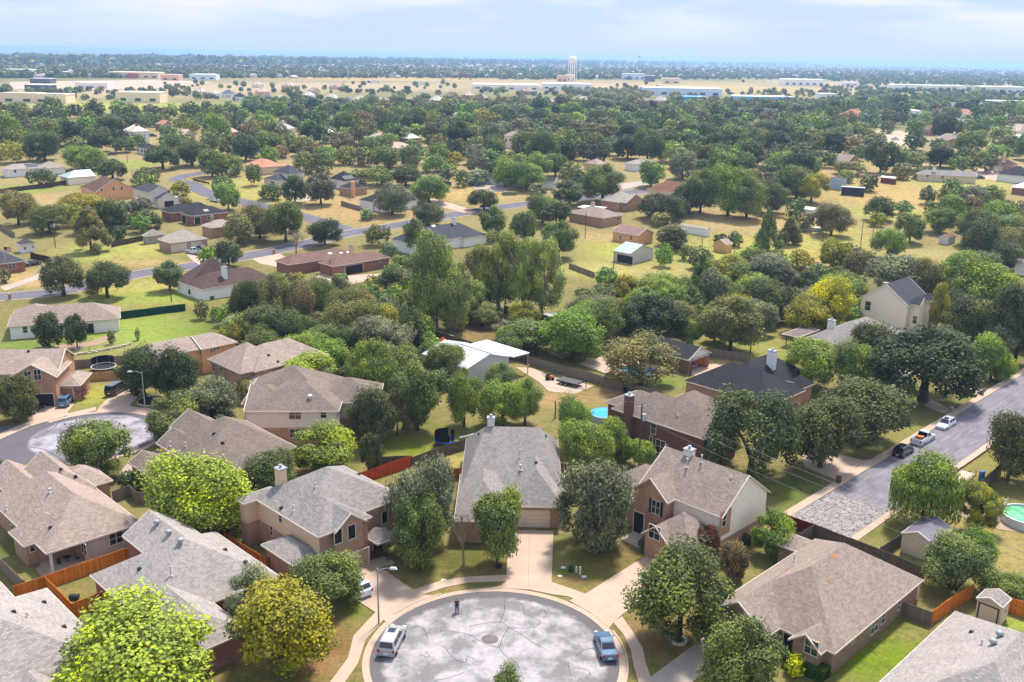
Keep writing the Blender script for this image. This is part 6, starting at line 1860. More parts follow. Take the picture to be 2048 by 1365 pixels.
# ------------------------------------------------------------------ trees: unit meshes (crown about 1 wide, 1 high), shared by the copies
def tree_mesh(shape, seed, nleaf, size):
    """returns (crown mesh, trunk mesh) in unit space: x, y in -0.5..0.5, z in 0..1"""
    rng = np.random.default_rng(seed)
    R = rng.random
    lumps = []
    def add(c, r): lumps.append((np.array(c, float), r))
    zc, rz, zb = 0.58, 0.42, 0.2
    if shape in ('round', 'feather'):
        zb = 0.16
        for i in range(50):
            t, ph = math.acos(1 - 1.92 * R()), 2 * PI * R()
            k = 0.30 + 0.06 * R()
            add((k * math.sin(t) * math.cos(ph), k * math.sin(t) * math.sin(ph), 0.52 + 0.36 * math.cos(t) + 0.05 * (R() - .5)), 0.065 + 0.085 * R())
        for i in range(8):
            ph = 2 * PI * R()
            add((0.16 * math.cos(ph), 0.16 * math.sin(ph), 0.5 + .3 * R()), 0.2)
    elif shape == 'spread':
        zb = 0.26
        for i in range(44):
            ph, q = 2 * PI * R(), R() ** 0.5
            hgt = 0.80 - 0.30 * q ** 2 + 0.12 * (R() - .5)
            add((0.40 * q * math.cos(ph), 0.40 * q * math.sin(ph), hgt), 0.085 + 0.075 * R())
        for i in range(26):
            ph = 2 * PI * R()
            add((0.39 * math.cos(ph), 0.39 * math.sin(ph), 0.24 + 0.26 * R()), 0.07 + 0.06 * R())
    elif shape == 'upright':
        zb = 0.12
        for i in range(46):
            z = R() ** 0.8
            q = 0.36 * math.sin(PI * min(1, 0.2 + 0.8 * (1 - z))) ** 0.8 * (0.7 + .4 * R())
            ph = 2 * PI * R()
            add((q * math.cos(ph), q * math.sin(ph), 0.2 + 0.72 * z), 0.09 + 0.07 * R())
    elif shape == 'cone':
        zb = 0.1
        for i in range(60):
            z = R()
            q = 0.42 * (1 - z) ** 0.85 * (0.6 + .4 * R())
            ph = 2 * PI * R()
            add((q * math.cos(ph), q * math.sin(ph), 0.14 + 0.82 * z), 0.06 + 0.07 * (1 - z))
    elif shape == 'loose':
        zb = 0.3
        for i in range(50):
            z = R()
            q = (0.16 + 0.30 * math.sin(PI * min(1, z * 1.05 + .08))) * (0.35 + .7 * R())
            ph = 2 * PI * R()
            add((q * math.cos(ph), q * math.sin(ph), 0.26 + 0.68 * z), 0.075 + 0.075 * R())
    elif shape == 'willow':
        zb = 0.2
        for i in range(26):
            t, ph = math.acos(1 - R()), 2 * PI * R()
            add((0.26 * math.sin(t) * math.cos(ph), 0.26 * math.sin(t) * math.sin(ph), 0.66 + 0.24 * math.cos(t)), 0.1 + 0.06 * R())
    elif shape == 'shrub':
        zb = 0.02
        for i in range(30):
            ph, q = 2 * PI * R(), R() ** 0.5
            add((0.38 * q * math.cos(ph), 0.38 * q * math.sin(ph), 0.25 + 0.5 * (1 - q ** 2) * R() + .12 * R()), 0.11 + 0.09 * R())
    if shape != 'bare':
        # uneven outline: lobes push some lumps out, pull others in, and a few are dropped
        lob = [(rng.normal(size=3), rng.uniform(-.30, .30)) for _ in range(6)]
        out = []
        for c_, r_ in lumps:
            v_ = c_ - np.array([0, 0, .55]); l_ = np.linalg.norm(v_) + 1e-6
            k_ = 1 + sum(a_ * max(0, float(v_ @ d_) / l_ / np.linalg.norm(d_)) ** 3 for d_, a_ in lob) + rng.uniform(-.10, .10)
            k_ = min(max(k_, .7), 1.28)
            c2 = np.array([v_[0] * k_, v_[1] * k_, v_[2] * (1 + (k_ - 1) * .8) + .55])
            if R() > .16: out.append((c2, r_ * rng.uniform(.62, 1.25)))
        lumps = out
        C = np.array([l[0] for l in lumps]); RR = np.array([l[1] for l in lumps])
        lt = rng.normal(0, 0.2, len(lumps))
        w = RR ** 2 / (RR ** 2).sum()
        n0 = nleaf * 2
        idx = rng.choice(len(lumps), n0, p=w)
        d = rng.normal(size=(n0, 3)); d /= np.linalg.norm(d, axis=1)[:, None]
        rad_ = RR[idx] * (0.58 + 0.74 * rng.random(n0) ** 1.5)
        p = C[idx] + d * rad_[:, None]
        keep = np.ones(n0, bool)
        for k in range(len(lumps)):
            dd = np.linalg.norm(p - C[k], axis=1)
            keep &= ~((dd < RR[k] * 0.68) & (idx != k) & (rng.random(n0) < 0.93))
        keep &= (p[:, 2] > 0.0)
        p, d, idx = p[keep][:nleaf], d[keep][:nleaf], idx[keep][:nleaf]
        n = len(p)
        nr = d * 0.9 + rng.normal(0, 0.5, (n, 3)) + np.array([0, 0, 0.45])
        nr /= np.linalg.norm(nr, axis=1)[:, None]
        tone = np.clip(0.5 + lt[idx] + rng.normal(0, 0.17, n), 0, 1)
        long_ = np.full(n, 1.0)
        sz = size * (0.7 + 0.7 * rng.random(n))
        tv = rng.normal(size=(n, 3))
        if shape in ('feather',):
            tv = d * 0.7 + np.array([0, 0, 0.9]) + rng.normal(0, 0.25, (n, 3)); long_[:] = 2.4; sz *= 0.75
        if shape in ('upright', 'cone'):
            tv = d * 0.6 + np.array([0, 0, 0.5]) + rng.normal(0, 0.5, (n, 3)); long_[:] = 1.5
        if shape == 'willow':
            m = int(n * 0.55)
            ph = 2 * PI * rng.random(m); q = 0.5 * rng.random(m) ** 0.35
            ph = np.round(ph * 14) / 14 + rng.normal(0, 0.05, m)
            zz = 0.72 - 0.62 * rng.random(m) * (0.5 + 0.5 * np.sin(ph * 7) ** 2)
            p[:m] = np.stack([q * np.cos(ph), q * np.sin(ph), zz], -1)
            tv[:m] = np.array([0, 0, -1.0]) + rng.normal(0, 0.12, (m, 3)); long_[:m] = 4.0; sz[:m] *= 0.7
        tv = tv - nr * (tv * nr).sum(1)[:, None]
        tv /= np.maximum(np.linalg.norm(tv, axis=1), 1e-6)[:, None]
        b = np.cross(nr, tv)
        hl, hw = (sz * long_ / 2)[:, None], (sz * 0.42)[:, None]
        q0, q1 = p - tv * hl, p + b * hw
        q2, q3 = p + tv * hl + nr * sz[:, None] * 0.15, p - b * hw
        V = np.stack([q0, q1, q2, q3], 1).reshape(-1, 3)
        me = bpy.data.meshes.new('crown')
        me.vertices.add(len(V)); me.vertices.foreach_set('co', V.astype(np.float32).ravel())
        me.loops.add(len(V)); me.loops.foreach_set('vertex_index', np.arange(len(V), dtype=np.int32))
        me.polygons.add(n); me.polygons.foreach_set('loop_start', np.arange(0, 4 * n, 4, dtype=np.int32))
        at_ = me.attributes.new('tone', 'FLOAT', 'FACE')
        at_.data.foreach_set('value', tone.astype(np.float32))
        me.materials.append(LEAF)
        me.update(calc_edges=True)
    else:
        me = None
    # trunk and limbs
    mb = MB()
    rs = random.Random(seed)
    def limb(p, dirv, ln, r, lv):
        q = Vector(p) + Vector(dirv) * ln
        mb.tube(p, q, r, r * 0.62, 6 if lv < 2 else 4, 0, lv == 0)
        if lv >= (4 if shape == 'bare' else 2): return
        for k in range(3 if lv == 0 else (3 if shape == 'bare' else 2)):
            dv = Vector(dirv) + Vector((rs.uniform(-1, 1), rs.uniform(-1, 1), rs.uniform(-.1, .5))) * 0.75
            limb(q, dv.normalized(), ln * rs.uniform(.6, .85), r * 0.6, lv + 1)
    if shape in ('round', 'feather', 'upright', 'spread', 'willow'):
        limb((0, 0, -0.02), (0, 0, 1), 0.3 if shape != 'spread' else 0.24, 0.035 if shape != 'spread' else 0.05, 0)
    elif shape == 'loose':
        for k in range(3):
            a = rs.uniform(0, 2 * PI)
            limb((0.03 * k, 0.02 * k, -0.02), Vector((math.cos(a) * .25, math.sin(a) * .25, 1)).normalized(), 0.42, 0.026, 0)
    elif shape == 'cone':
        limb((0, 0, -0.02), (0, 0, 1), 0.6, 0.03, 2)
    elif shape == 'bare':
        for k in range(2):
            limb((0.02 * k, 0, -0.02), Vector((rs.uniform(-.3, .3), rs.uniform(-.3, .3), 1)).normalized(), 0.3, 0.03, 0)
    else:
        for k in range(4):
            a = k * 1.6
            limb((0.03 * math.cos(a), 0.03 * math.sin(a), -0.02), Vector((math.cos(a) * .5, math.sin(a) * .5, 1)).normalized(), 0.3, 0.02, 1)
    tm = bpy.data.meshes.new('trunk')
    tm.from_pydata(mb.v, [], mb.f)
    tm.materials.append(PALEBARK if shape in ('loose', 'bare') else BARK)
    tm.update()
    return me, tm

TM = {}
def get_tree(shape, var, hi):
    k = (shape, var, hi)
    if k not in TM:
        TM[k] = tree_mesh(shape, hash((len(shape), shape[0], var)) % 1 + sum(map(ord, shape)) * 10 + var, (56000, 16000, 6500, 2400)[3 - hi], (0.0125, 0.026, 0.043, 0.072)[3 - hi])
    return TM[k]

CL = dict(dark=(.100, .120, .040), mid=(.155, .190, .050), bright=(.195, .27, .048), lime=(.25, .31, .045), yellow=(.54, .50, .03), gold=(.28, .255, .035), olive=(.205, .19, .062),
          brown=(.24, .175, .08), grey=(.185, .20, .10), red=(.21, .09, .055), pale=(.28, .29, .14), cotton=(.26, .295, .08), purple=(.21, .09, .09), deep=(.062, .082, .030))
CN = dict(dark='dark green', mid='mid green', bright='bright green', lime='lime green', yellow='bright yellow', gold='golden green', olive='olive green', brown='brownish', grey='grey green',
          red='reddish', pale='pale green', cotton='pale yellow green', purple='purple leaved', deep='deep green')
SN = dict(round='round', spread='spreading', upright='upright', cone='conical', loose='tall loose', willow='weeping', shrub='', bare='leafless', feather='feathery')
TREES = []
def T(cx, yt, yb, w, shape='round', col='mid', label=None):
    TREES.append((cx, yt, yb, w, shape, col, label))
# cx, top, base, width in photo pixels -> stands on the ground at the base; height and width follow from the distance
for r in """272 1222 1405 345 round lime|576 1165 1352 240 round gold|510 1150 1262 112 feather pale|648 1112 1206 152 spread mid|848 922 1100 150 feather grey|842 1000 1143 112 upright mid|995 985 1126 112 upright mid
928 1018 1131 66 bare brown|1190 930 1096 172 feather grey|1357 1098 1284 220 round mid|1478 1240 1405 190 round mid|1010 1337 1480 92 round mid|1587 1298 1350 46 shrub yellow|1411 1052 1122 52 upright red|1466 1085 1166 66 feather brown|1545 1035 1112 96 feather bright|1492 1062 1094 24 upright deep
1297 1068 1099 46 shrub deep|1905 1050 1178 150 shrub mid|2020 1138 1204 100 shrub mid|1955 1043 1130 80 shrub bright|1843 915 1052 136 willow bright|1955 975 1062 96 feather gold|2015 825 962 112 round dark|392 915 1068 226 round lime|204 850 949 156 feather mid|262 932 980 54 shrub deep|5 910 968 46 round dark
30 750 845 100 round dark|161 765 797 36 upright purple|290 693 798 112 round deep|362 693 802 98 round deep|353 728 803 50 cone mid|350 800 888 124 feather mid|425 764 862 132 feather grey|500 757 802 66 round olive|545 900 1002 122 round dark|652 862 946 146 feather lime|742 873 948 46 upright dark|745 770 888 116 round dark|795 783 872 66 feather brown
835 735 861 122 upright mid|928 735 853 86 round bright|1000 725 788 76 round mid|1005 762 852 100 round bright|1050 755 850 84 round bright|1146 790 898 80 round bright|1165 845 945 120 round bright|1232 842 925 82 feather bright|1282 880 934 60 round bright|1500 783 958 190 spread dark|1640 790 935 172 round dark
1366 873 918 56 feather bright|1716 756 884 192 spread dark|1620 675 778 122 round bright|1706 680 782 110 round bright|1845 648 802 236 spread deep|1742 648 745 108 feather dark|1980 675 762 96 feather bright|1950 600 712 132 feather dark|2030 575 722 122 feather dark|1985 640 722 92 feather grey|1281 672 769 156 spread olive
1072 640 704 118 round mid|1145 618 724 146 round bright|1200 600 694 104 round mid|1302 583 688 150 spread deep|1460 590 702 148 round olive|1530 555 642 110 round dark|1655 552 652 112 round yellow|1612 592 668 108 round gold|1868 575 662 46 loose gold|1962 515 622 150 round lime|1925 500 592 90 round bright|1780 515 592 130 feather grey|1845 520 602 80 feather olive
1732 498 541 38 round dark|1778 455 519 78 round bright|1818 425 487 72 round mid|1878 415 467 76 round bright|1950 415 493 86 spread dark|1938 385 442 48 cone brown|2012 480 542 82 round dark|2025 430 492 92 round mid|1755 393 441 62 spread mid|1805 400 429 42 round mid|1752 420 453 38 loose gold|1866 400 426 46 round mid|1739 345 384 44 round dark|1691 338 366 38 round bright
1760 288 346 62 upright mid|1792 290 349 42 round mid|1805 322 359 48 spread olive|1852 370 409 38 round mid|1902 350 396 50 round bright|1886 372 400 28 round mid|1400 335 427 90 round mid|1455 330 433 100 round bright|1492 350 439 92 round mid|1543 360 427 80 round dark|1592 330 402 96 round mid|1622 345 406 80 round gold|1592 393 439 46 round mid
1662 405 471 90 round olive|1612 420 462 46 round olive|1378 365 427 70 round dark|1533 423 499 60 cone mid|1577 432 491 54 cone olive|1441 465 491 32 round dark|1470 460 494 36 round mid|1350 450 502 56 round dark|1372 485 521 36 round mid|1400 515 602 70 cone mid|1422 540 627 72 feather grey|1535 512 567 110 feather grey|1667 527 572 66 round dark
1455 560 622 80 round mid|1610 540 602 70 round dark|1310 545 607 112 round bright|1213 532 574 56 round bright|1170 570 612 70 round mid|1207 567 609 60 feather mid|868 474 657 112 loose cotton|905 540 663 84 loose cotton|940 560 641 86 loose cotton|1000 472 622 112 loose cotton|1046 474 629 92 loose cotton|1086 490 632 92 loose cotton|960 500 626 78 loose cotton
850 545 652 70 loose cotton|912 615 662 56 feather cotton|965 610 652 82 round mid|985 410 480 66 round mid|1050 420 490 60 round mid|1085 388 447 78 round mid|1112 400 452 74 round dark|1117 440 517 88 round mid|968 377 422 70 round dark|855 405 452 82 round dark|828 435 507 54 round mid|754 445 492 58 round mid|785 365 430 84 round grey|858 350 407 94 round bright|736 415 440 36 feather grey
1010 315 374 60 round bright|1052 322 380 82 round bright|1075 363 397 48 feather grey|1138 365 410 72 feather dark|1205 327 404 106 round mid|1302 320 374 62 round bright|1320 387 440 98 spread dark|1356 390 432 60 round dark|1319 423 452 48 round olive|1340 448 492 70 round olive|1329 485 534 42 round bright|923 335 374 36 round mid|893 335 364 30 round grey|790 533 590 72 round dark|800 508 542 44 round mid
500 555 653 76 round dark|546 555 662 82 loose olive|602 560 662 78 round brown|640 560 652 76 round mid|690 575 662 82 round olive|520 610 694 112 round mid|582 620 694 92 round dark|470 625 674 60 feather pale|640 650 714 104 round mid|700 600 694 104 round olive|758 600 696 104 round gold|722 570 642 80 round olive|770 640 724 134 feather grey|820 620 704 72 round dark
600 665 738 104 round bright|655 670 744 96 round bright|693 650 704 60 round mid|745 692 806 106 willow bright|805 690 774 94 round mid|405 595 639 32 shrub olive|433 608 642 36 shrub bright|612 705 778 136 round lime|690 725 768 52 round dark|730 760 800 50 round dark|897 682 764 96 round mid|128 508 593 94 spread dark|215 520 596 94 spread dark|340 520 582 70 round mid|8 533 567 28 round mid
100 625 698 66 round deep|155 627 697 52 round dark|223 657 689 17 cone mid|276 652 681 10 cone mid|183 415 504 90 cone olive|242 447 482 38 cone dark|100 408 467 82 round mid|38 380 450 84 round olive|165 385 432 112 round gold|226 398 434 32 round bright|285 390 434 54 round grey|293 333 372 64 round dark|362 357 395 42 loose gold|448 348 397 48 round mid|457 365 422 60 round bright
425 300 354 62 round mid|462 305 352 56 round bright|508 325 372 38 round mid|590 348 407 62 round mid|642 345 410 72 round grey|540 362 400 56 round mid|520 408 477 88 round olive|572 400 484 92 round mid|478 425 487 72 round olive|592 458 510 64 bare brown|650 440 492 78 feather dark|417 485 537 48 round bright|458 480 532 62 round dark|87 335 373 62 round dark|226 316 360 68 spread dark
168 292 340 94 round bright|326 288 339 72 spread dark|385 280 332 82 round dark|40 222 264 48 round dark|145 240 292 66 round deep|192 255 304 68 round dark|90 262 322 78 round dark|20 280 327 62 round gold|225 230 277 72 round dark|85 230 272 58 round mid|35 200 230 58 round mid|275 222 264 66 round dark|376 232 267 68 round deep|443 230 259 42 round mid|505 240 277 52 round olive|487 265 294 52 round dark
540 262 314 64 round mid|562 288 317 40 round brown|612 298 347 56 round mid|648 300 347 56 round mid|578 258 286 24 round dark|655 250 287 48 round grey|715 245 300 46 cone olive|692 290 330 50 round mid|770 292 335 74 round mid|830 285 318 50 round dark|812 330 372 74 round dark|868 305 345 62 round bright|900 325 350 44 round bright|905 300 330 44 round gold|760 330 372 70 round bright|720 335 370 60 round olive
725 218 262 58 round brown|775 222 270 62 round dark|690 222 255 54 round bright|830 212 262 66 round mid|870 240 285 66 round dark|800 248 290 54 round dark|935 240 285 60 round bright|965 215 262 60 round gold|950 270 310 54 round mid|990 265 305 48 round dark|1000 205 240 60 round mid|1040 230 275 66 round grey|1075 215 255 60 round dark|1110 225 268 66 round dark|1130 255 300 66 round grey|1155 240 285 60 round dark
1090 275 315 66 round mid|1060 262 300 50 round gold|1180 262 310 66 round mid|1225 245 290 66 round dark|1195 215 250 60 round dark|1255 270 318 72 round dark|1290 235 278 60 round mid|1270 300 340 66 round mid|1320 255 300 62 round dark|1345 235 272 44 round bright|1340 280 325 66 round bright|1020 300 330 44 round mid|985 320 352 44 round dark|960 335 370 54 grey_ grey|1160 310 345 56 round bright
1385 265 310 70 round dark|1430 285 335 76 round dark|1465 250 295 72 round mid|1400 315 345 44 round dark|1510 255 305 80 round mid|1560 235 285 66 round mid|1550 295 335 66 round dark|1600 285 328 66 round dark|1585 245 285 54 round mid|1622 225 272 60 round bright|1450 255 285 34 round lime|1665 255 298 62 round dark|1720 240 285 66 round mid|1640 300 335 60 round dark|1665 305 330 36 shrub lime|1700 320 350 70 shrub mid
1825 230 275 46 round bright|1845 215 268 40 loose pale|1882 228 282 60 round deep|1820 300 342 70 round mid|1880 290 335 72 round dark|1940 260 310 72 round mid|1990 285 320 62 round mid|2030 300 340 54 round mid|1960 300 345 66 round mid|1850 330 358 60 round dark|1770 215 255 60 round dark|1735 215 250 44 round mid|1670 195 232 40 round dark|1640 200 240 44 round deep|1590 205 240 40 round dark""".replace('\n', '|').split('|'):
    q = r.split()
    T(float(q[0]), float(q[1]), float(q[2]), float(q[3]), 'feather' if q[4] == 'grey_' else q[4], q[5])
print('TREES listed', len(TREES))
HB = [(h_.bbox[0], h_.bbox[1], h_.bbox[2], h_.bbox[3] + 2.8 * F / depth(h_.loc)) for h_ in HOUSES]
def hides_house(cx, yt, yb, w, frac):
    """would a crown at these pixels cover more than frac of a house that stands behind it?"""
    for x0, y0, x1, y1 in HB:
        ww = min(cx + w / 2, x1) - max(cx - w / 2, x0); hh_ = min(yb, y1) - max(yt, y0)
        if ww > 0 and hh_ > 0 and yb > (y0 + y1) / 2 and ww * hh_ > frac * (x1 - x0) * (y1 - y0): return True
    return False
TREES = [t for t in TREES if t[2] > 345 or not hides_house(t[0], t[1], t[2], t[3], .34)]
print('kept', len(TREES))
rr = random.Random(5)
ROADPX = [(x_, y_) for ln in (main, side) for (xa, ya), (xb, yb_) in zip(ln, ln[1:]) for k in range(8) for x_, y_ in [(xa + (xb - xa) * k / 8, ya + (yb_ - ya) * k / 8)]]
CARPX = [proj(o.location)[:2] for o in COL.objects if o.parent is None and o.name.split('.')[0] in ('parked_car', 'pickup_truck')]
# the thick parts of the wood and the leafy lots: x0 x1 y0 y1 how many, relative size
for zx0, zx1, zy0, zy1, nz, kz, pal in ((680, 1060, 218, 335, 70, 1.0, 'a'), (1040, 1380, 225, 345, 80, 1.0, 'a'), (1060, 1380, 330, 415, 26, .9, 'a'), (1380, 1700, 232, 335, 60, 1.0, 'a'), (855, 990, 285, 350, 12, .9, 'a'), (1690, 2070, 215, 345, 60, .9, 'a'), (-20, 480, 226, 312, 70, 1.0, 'a'), (480, 700, 226, 330, 36, .95, 'a'),
        (1140, 1520, 600, 705, 26, .45, 'b'), (455, 870, 560, 745, 60, .42, 'b'), (1400, 1720, 530, 660, 34, .45, 'b'), (1880, 2070, 560, 730, 22, .5, 'a'), (140, 460, 385, 470, 22, .55, 'b'), (1900, 2070, 400, 530, 20, .7, 'a'), (1010, 1190, 660, 715, 10, .4, 'b'), (1380, 1720, 330, 420, 16, .9, 'a'), (690, 830, 735, 800, 7, .4, 'b'), (770, 860, 470, 560, 7, .5, 'b')):
    m = tries = 0
    while m < nz and tries < nz * 40:
        tries += 1
        px, py = rr.uniform(zx0, zx1), rr.uniform(zy0, zy1)
        w = (py - 105) * .30 * kz * rr.uniform(.7, 1.25)
        hpx = w * rr.uniform(.72, .95)
        if hides_house(px, py - hpx, py, w, .05): continue
        if any(abs(px - x_) < w * .5 + 14 and -6 < py - y_ < hpx + 4 for x_, y_ in ROADPX): continue
        if any(abs(px - x_) < w * .5 + 8 and -4 < py - y_ < hpx + 3 for x_, y_ in CARPX): continue
        if any(abs(px - t[0]) < (w + t[3]) * .26 and abs(py - t[2]) < w * .22 for t in TREES): continue
        sh = 'round' if pal == 'a' else rr.choice(['shrub', 'round', 'round', 'feather'])
        T(px, py - hpx, py, w, sh, rr.choice(['dark', 'dark', 'mid', 'mid', 'mid', 'olive', 'bright', 'grey', 'deep', 'bright'] if pal == 'a' else ['mid', 'bright', 'olive', 'dark', 'grey', 'bright', 'gold']))
        m += 1
TREES.sort(key=lambda t: -t[3] * (t[2] - t[1]))
REST = TREES[300:]
TREES = TREES[:300]
print('TREES', len(TREES), 'rest', len(REST))
protos = {}
SEEN = {}
def tree_label(t, wm):
    cx, yt, yb, w, shape, col, lab = t
    noun = 'shrub' if shape == 'shrub' else 'tree'
    size = 'small' if wm < 5.5 else 'large' if wm > 12.5 else ''
    look = ' '.join(x for x in (size, CN[col] if shape != 'bare' else 'pale', SN[shape], noun) if x)
    cy = (yt + yb) / 2
    ls = sorted(LM, key=lambda l: math.hypot(l[0] - cx, 1.6 * (l[1] - cy)))
    def rel(l):
        dx, dy = cx - l[0], cy - l[1]
        if abs(dx) > 1.3 * abs(dy): return 'left of' if dx < 0 else 'right of'
        return 'in front of' if dy > 0 else 'behind'
    for n, l in enumerate(ls[:6]):
        s = '%s %s %s' % (look, rel(l), l[2])
        if len(s.split()) <= 16 and s not in SEEN:
            SEEN[s] = 1
            return s
    for a in ls[:6]:
        for b in ls[:6]:
            s = '%s %s %s, %s %s' % (look, rel(a), a[2], rel(b), b[2])
            if a is not b and len(s.split()) <= 16 and s not in SEEN:
                SEEN[s] = 1
                return s
    return '%s %s %s' % (look, rel(ls[0]), ls[0][2])
def plant_trees():
    rv = random.Random(11)
    # largest in the photo first, so that the plainest labels go to the trees one sees best
    for t in sorted(TREES, key=lambda t: -t[3]):
        cx, yt, yb, w, shape, col, lab = t
        p = at(cx, yb)
        sc = depth(p) / F
        wm = w * sc
        # height from the top pixel, measured at the crown centre
        z = 1.0
        lo, hi = 0.3, 40.0
        for _ in range(30):
            z = (lo + hi) / 2
            if proj((p.x, p.y, z))[1] > yt: lo = z
            else: hi = z
        top = z
        hi_ = 2 if w > 75 else 1 if w > 34 else 0
        key = (shape, rv.randrange(4), hi_)
        if key not in protos:
            cm_, tm_ = get_tree(*key)
            kind = 'shrub' if shape == 'shrub' else 'tree'
            r = thing(kind, (0, 0, 0), 'x x x x', kind)
            parts = ([('crown', cm_)] if cm_ else []) + [('trunk', tm_)]
            for nm, msh in parts:
                o = bpy.data.objects.new(nm, msh); COL.objects.link(o); o.parent = r
            protos[key] = (r, [True])
        r, fresh = protos[key]
        kv = rv.uniform(0.88, 1.14)
        c = tuple(min(1, a * kv * rv.uniform(.94, 1.06)) for a in CL[col]) + (1,)
        k = 1.0
        args = ((p.x, p.y, 0), rv.uniform(0, 6.28), tree_label(t, wm), 'shrubs in the gardens' if shape == 'shrub' else 'trees of the neighbourhood', (wm * k, wm * k, top * 1.02))
        if fresh[0]:
            fresh[0] = False
            r.location = args[0]; r.rotation_euler = (0, 0, args[1]); r['label'] = lab or args[2]; r['group'] = args[3]; r.scale = args[4]
            for ch in r.children: ch.color = c
        else:
            n = dup(r, args[0], args[1], lab or args[2], args[3], args[4], c)
# ------------------------------------------------------------------ houses farther off: (x0, x1, y eave, y ground, roof, wall, storeys, label, landmark)
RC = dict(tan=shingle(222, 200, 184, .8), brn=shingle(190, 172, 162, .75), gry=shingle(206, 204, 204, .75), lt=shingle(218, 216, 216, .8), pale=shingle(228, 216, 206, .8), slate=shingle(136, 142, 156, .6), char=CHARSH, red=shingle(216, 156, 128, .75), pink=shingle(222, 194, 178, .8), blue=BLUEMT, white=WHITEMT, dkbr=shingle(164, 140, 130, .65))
WC = dict(tan=ST_TAN, white=ST_WHITE, cream=ST_CREAM, brick=BR_TAN, rbrick=BR_RED, peach=ST_PEACH)
def fh(x0, x1, ytop, yb, roof, wall, st, label, lm=None, th=-45, g='hh', chim=None):
    pc = at((x0 + x1) / 2, yb)
    sc = depth(pc) / F
    w = (x1 - x0) * sc
    q = House(label, 'house', th, WC[wall], RC[roof], name='house', lm=lm)
    fr_ = q.fr
    t_ = abs(math.sin(rad(2 * th)))
    a, b = (w * .80, w * .58) if t_ > .5 else (w * .98, min(w * .6, 14))
    a, b = min(a, 30), min(max(b, 7), 16)
    pc = pc + Vector((0, b * .5, 0))
    u, v = fr_.uv(pc)
    ze = 3.0 if st == 1 else 5.6
    far_ = yb < 218
    ze += 1.4 if far_ else 1.0 if yb < 300 else 0
    q.wing((u - a / 2, u + a / 2, v - b / 2, v + b / 2), ze, 'u', g, (.8 if far_ else .66 if yb < 300 else .5))
    if st == 1 and a > 13:
        q.wing((u - a * .1, u + a * .35, v - b / 2 - 1.5, v + b * .3), ze, 'v', 'gh', .5)
    c0 = fr_.xy(u + a / 2, v - b / 2)
    for k, (du, dv) in enumerate(((a * .5 - .3, -b * .2), (a * .5 - .3, b * .2), (-a * .25, -b * .5 + .3), (a * .2, -b * .5 + .3))):
        pass
    q.build()
    n1 = Vector(fr_.xy(0, -1) + (0,)); t1 = Vector(fr_.xy(1, 0) + (0,))
    for du in (-.3, .05, .33):
        c = Vector(fr_.xy(u + du * a, v - b / 2 + .38) + (1.7 if st == 1 else 4.3,))
        if st == 1 and a > 13 and -.12 < du < .37: c = c - Vector(fr_.xy(0, 1.5) + (0,))
        mb = MB(); q.panel(mb, c, t1, Vector((0, 0, 1)), n1, 1.5, 1.3, 0, .07); wo = mb.build('window', TRIM, q.root, origin=q.root.location)
        mb = MB(); q.panel(mb, c, t1, Vector((0, 0, 1)), n1, 1.3, 1.1, .0, .08); mb.build('pane', GLASS, wo, origin=q.root.location)
    if chim:
        x, y = fr_.xy(u + a * .15, v)
        mb = MB(); mb.box((x, y, ze), (1.3, 1.0, b * .25 + 1.8), rad(th)); mb.build('chimney', WC[chim], q.roofo, origin=q.root.location)
    return q
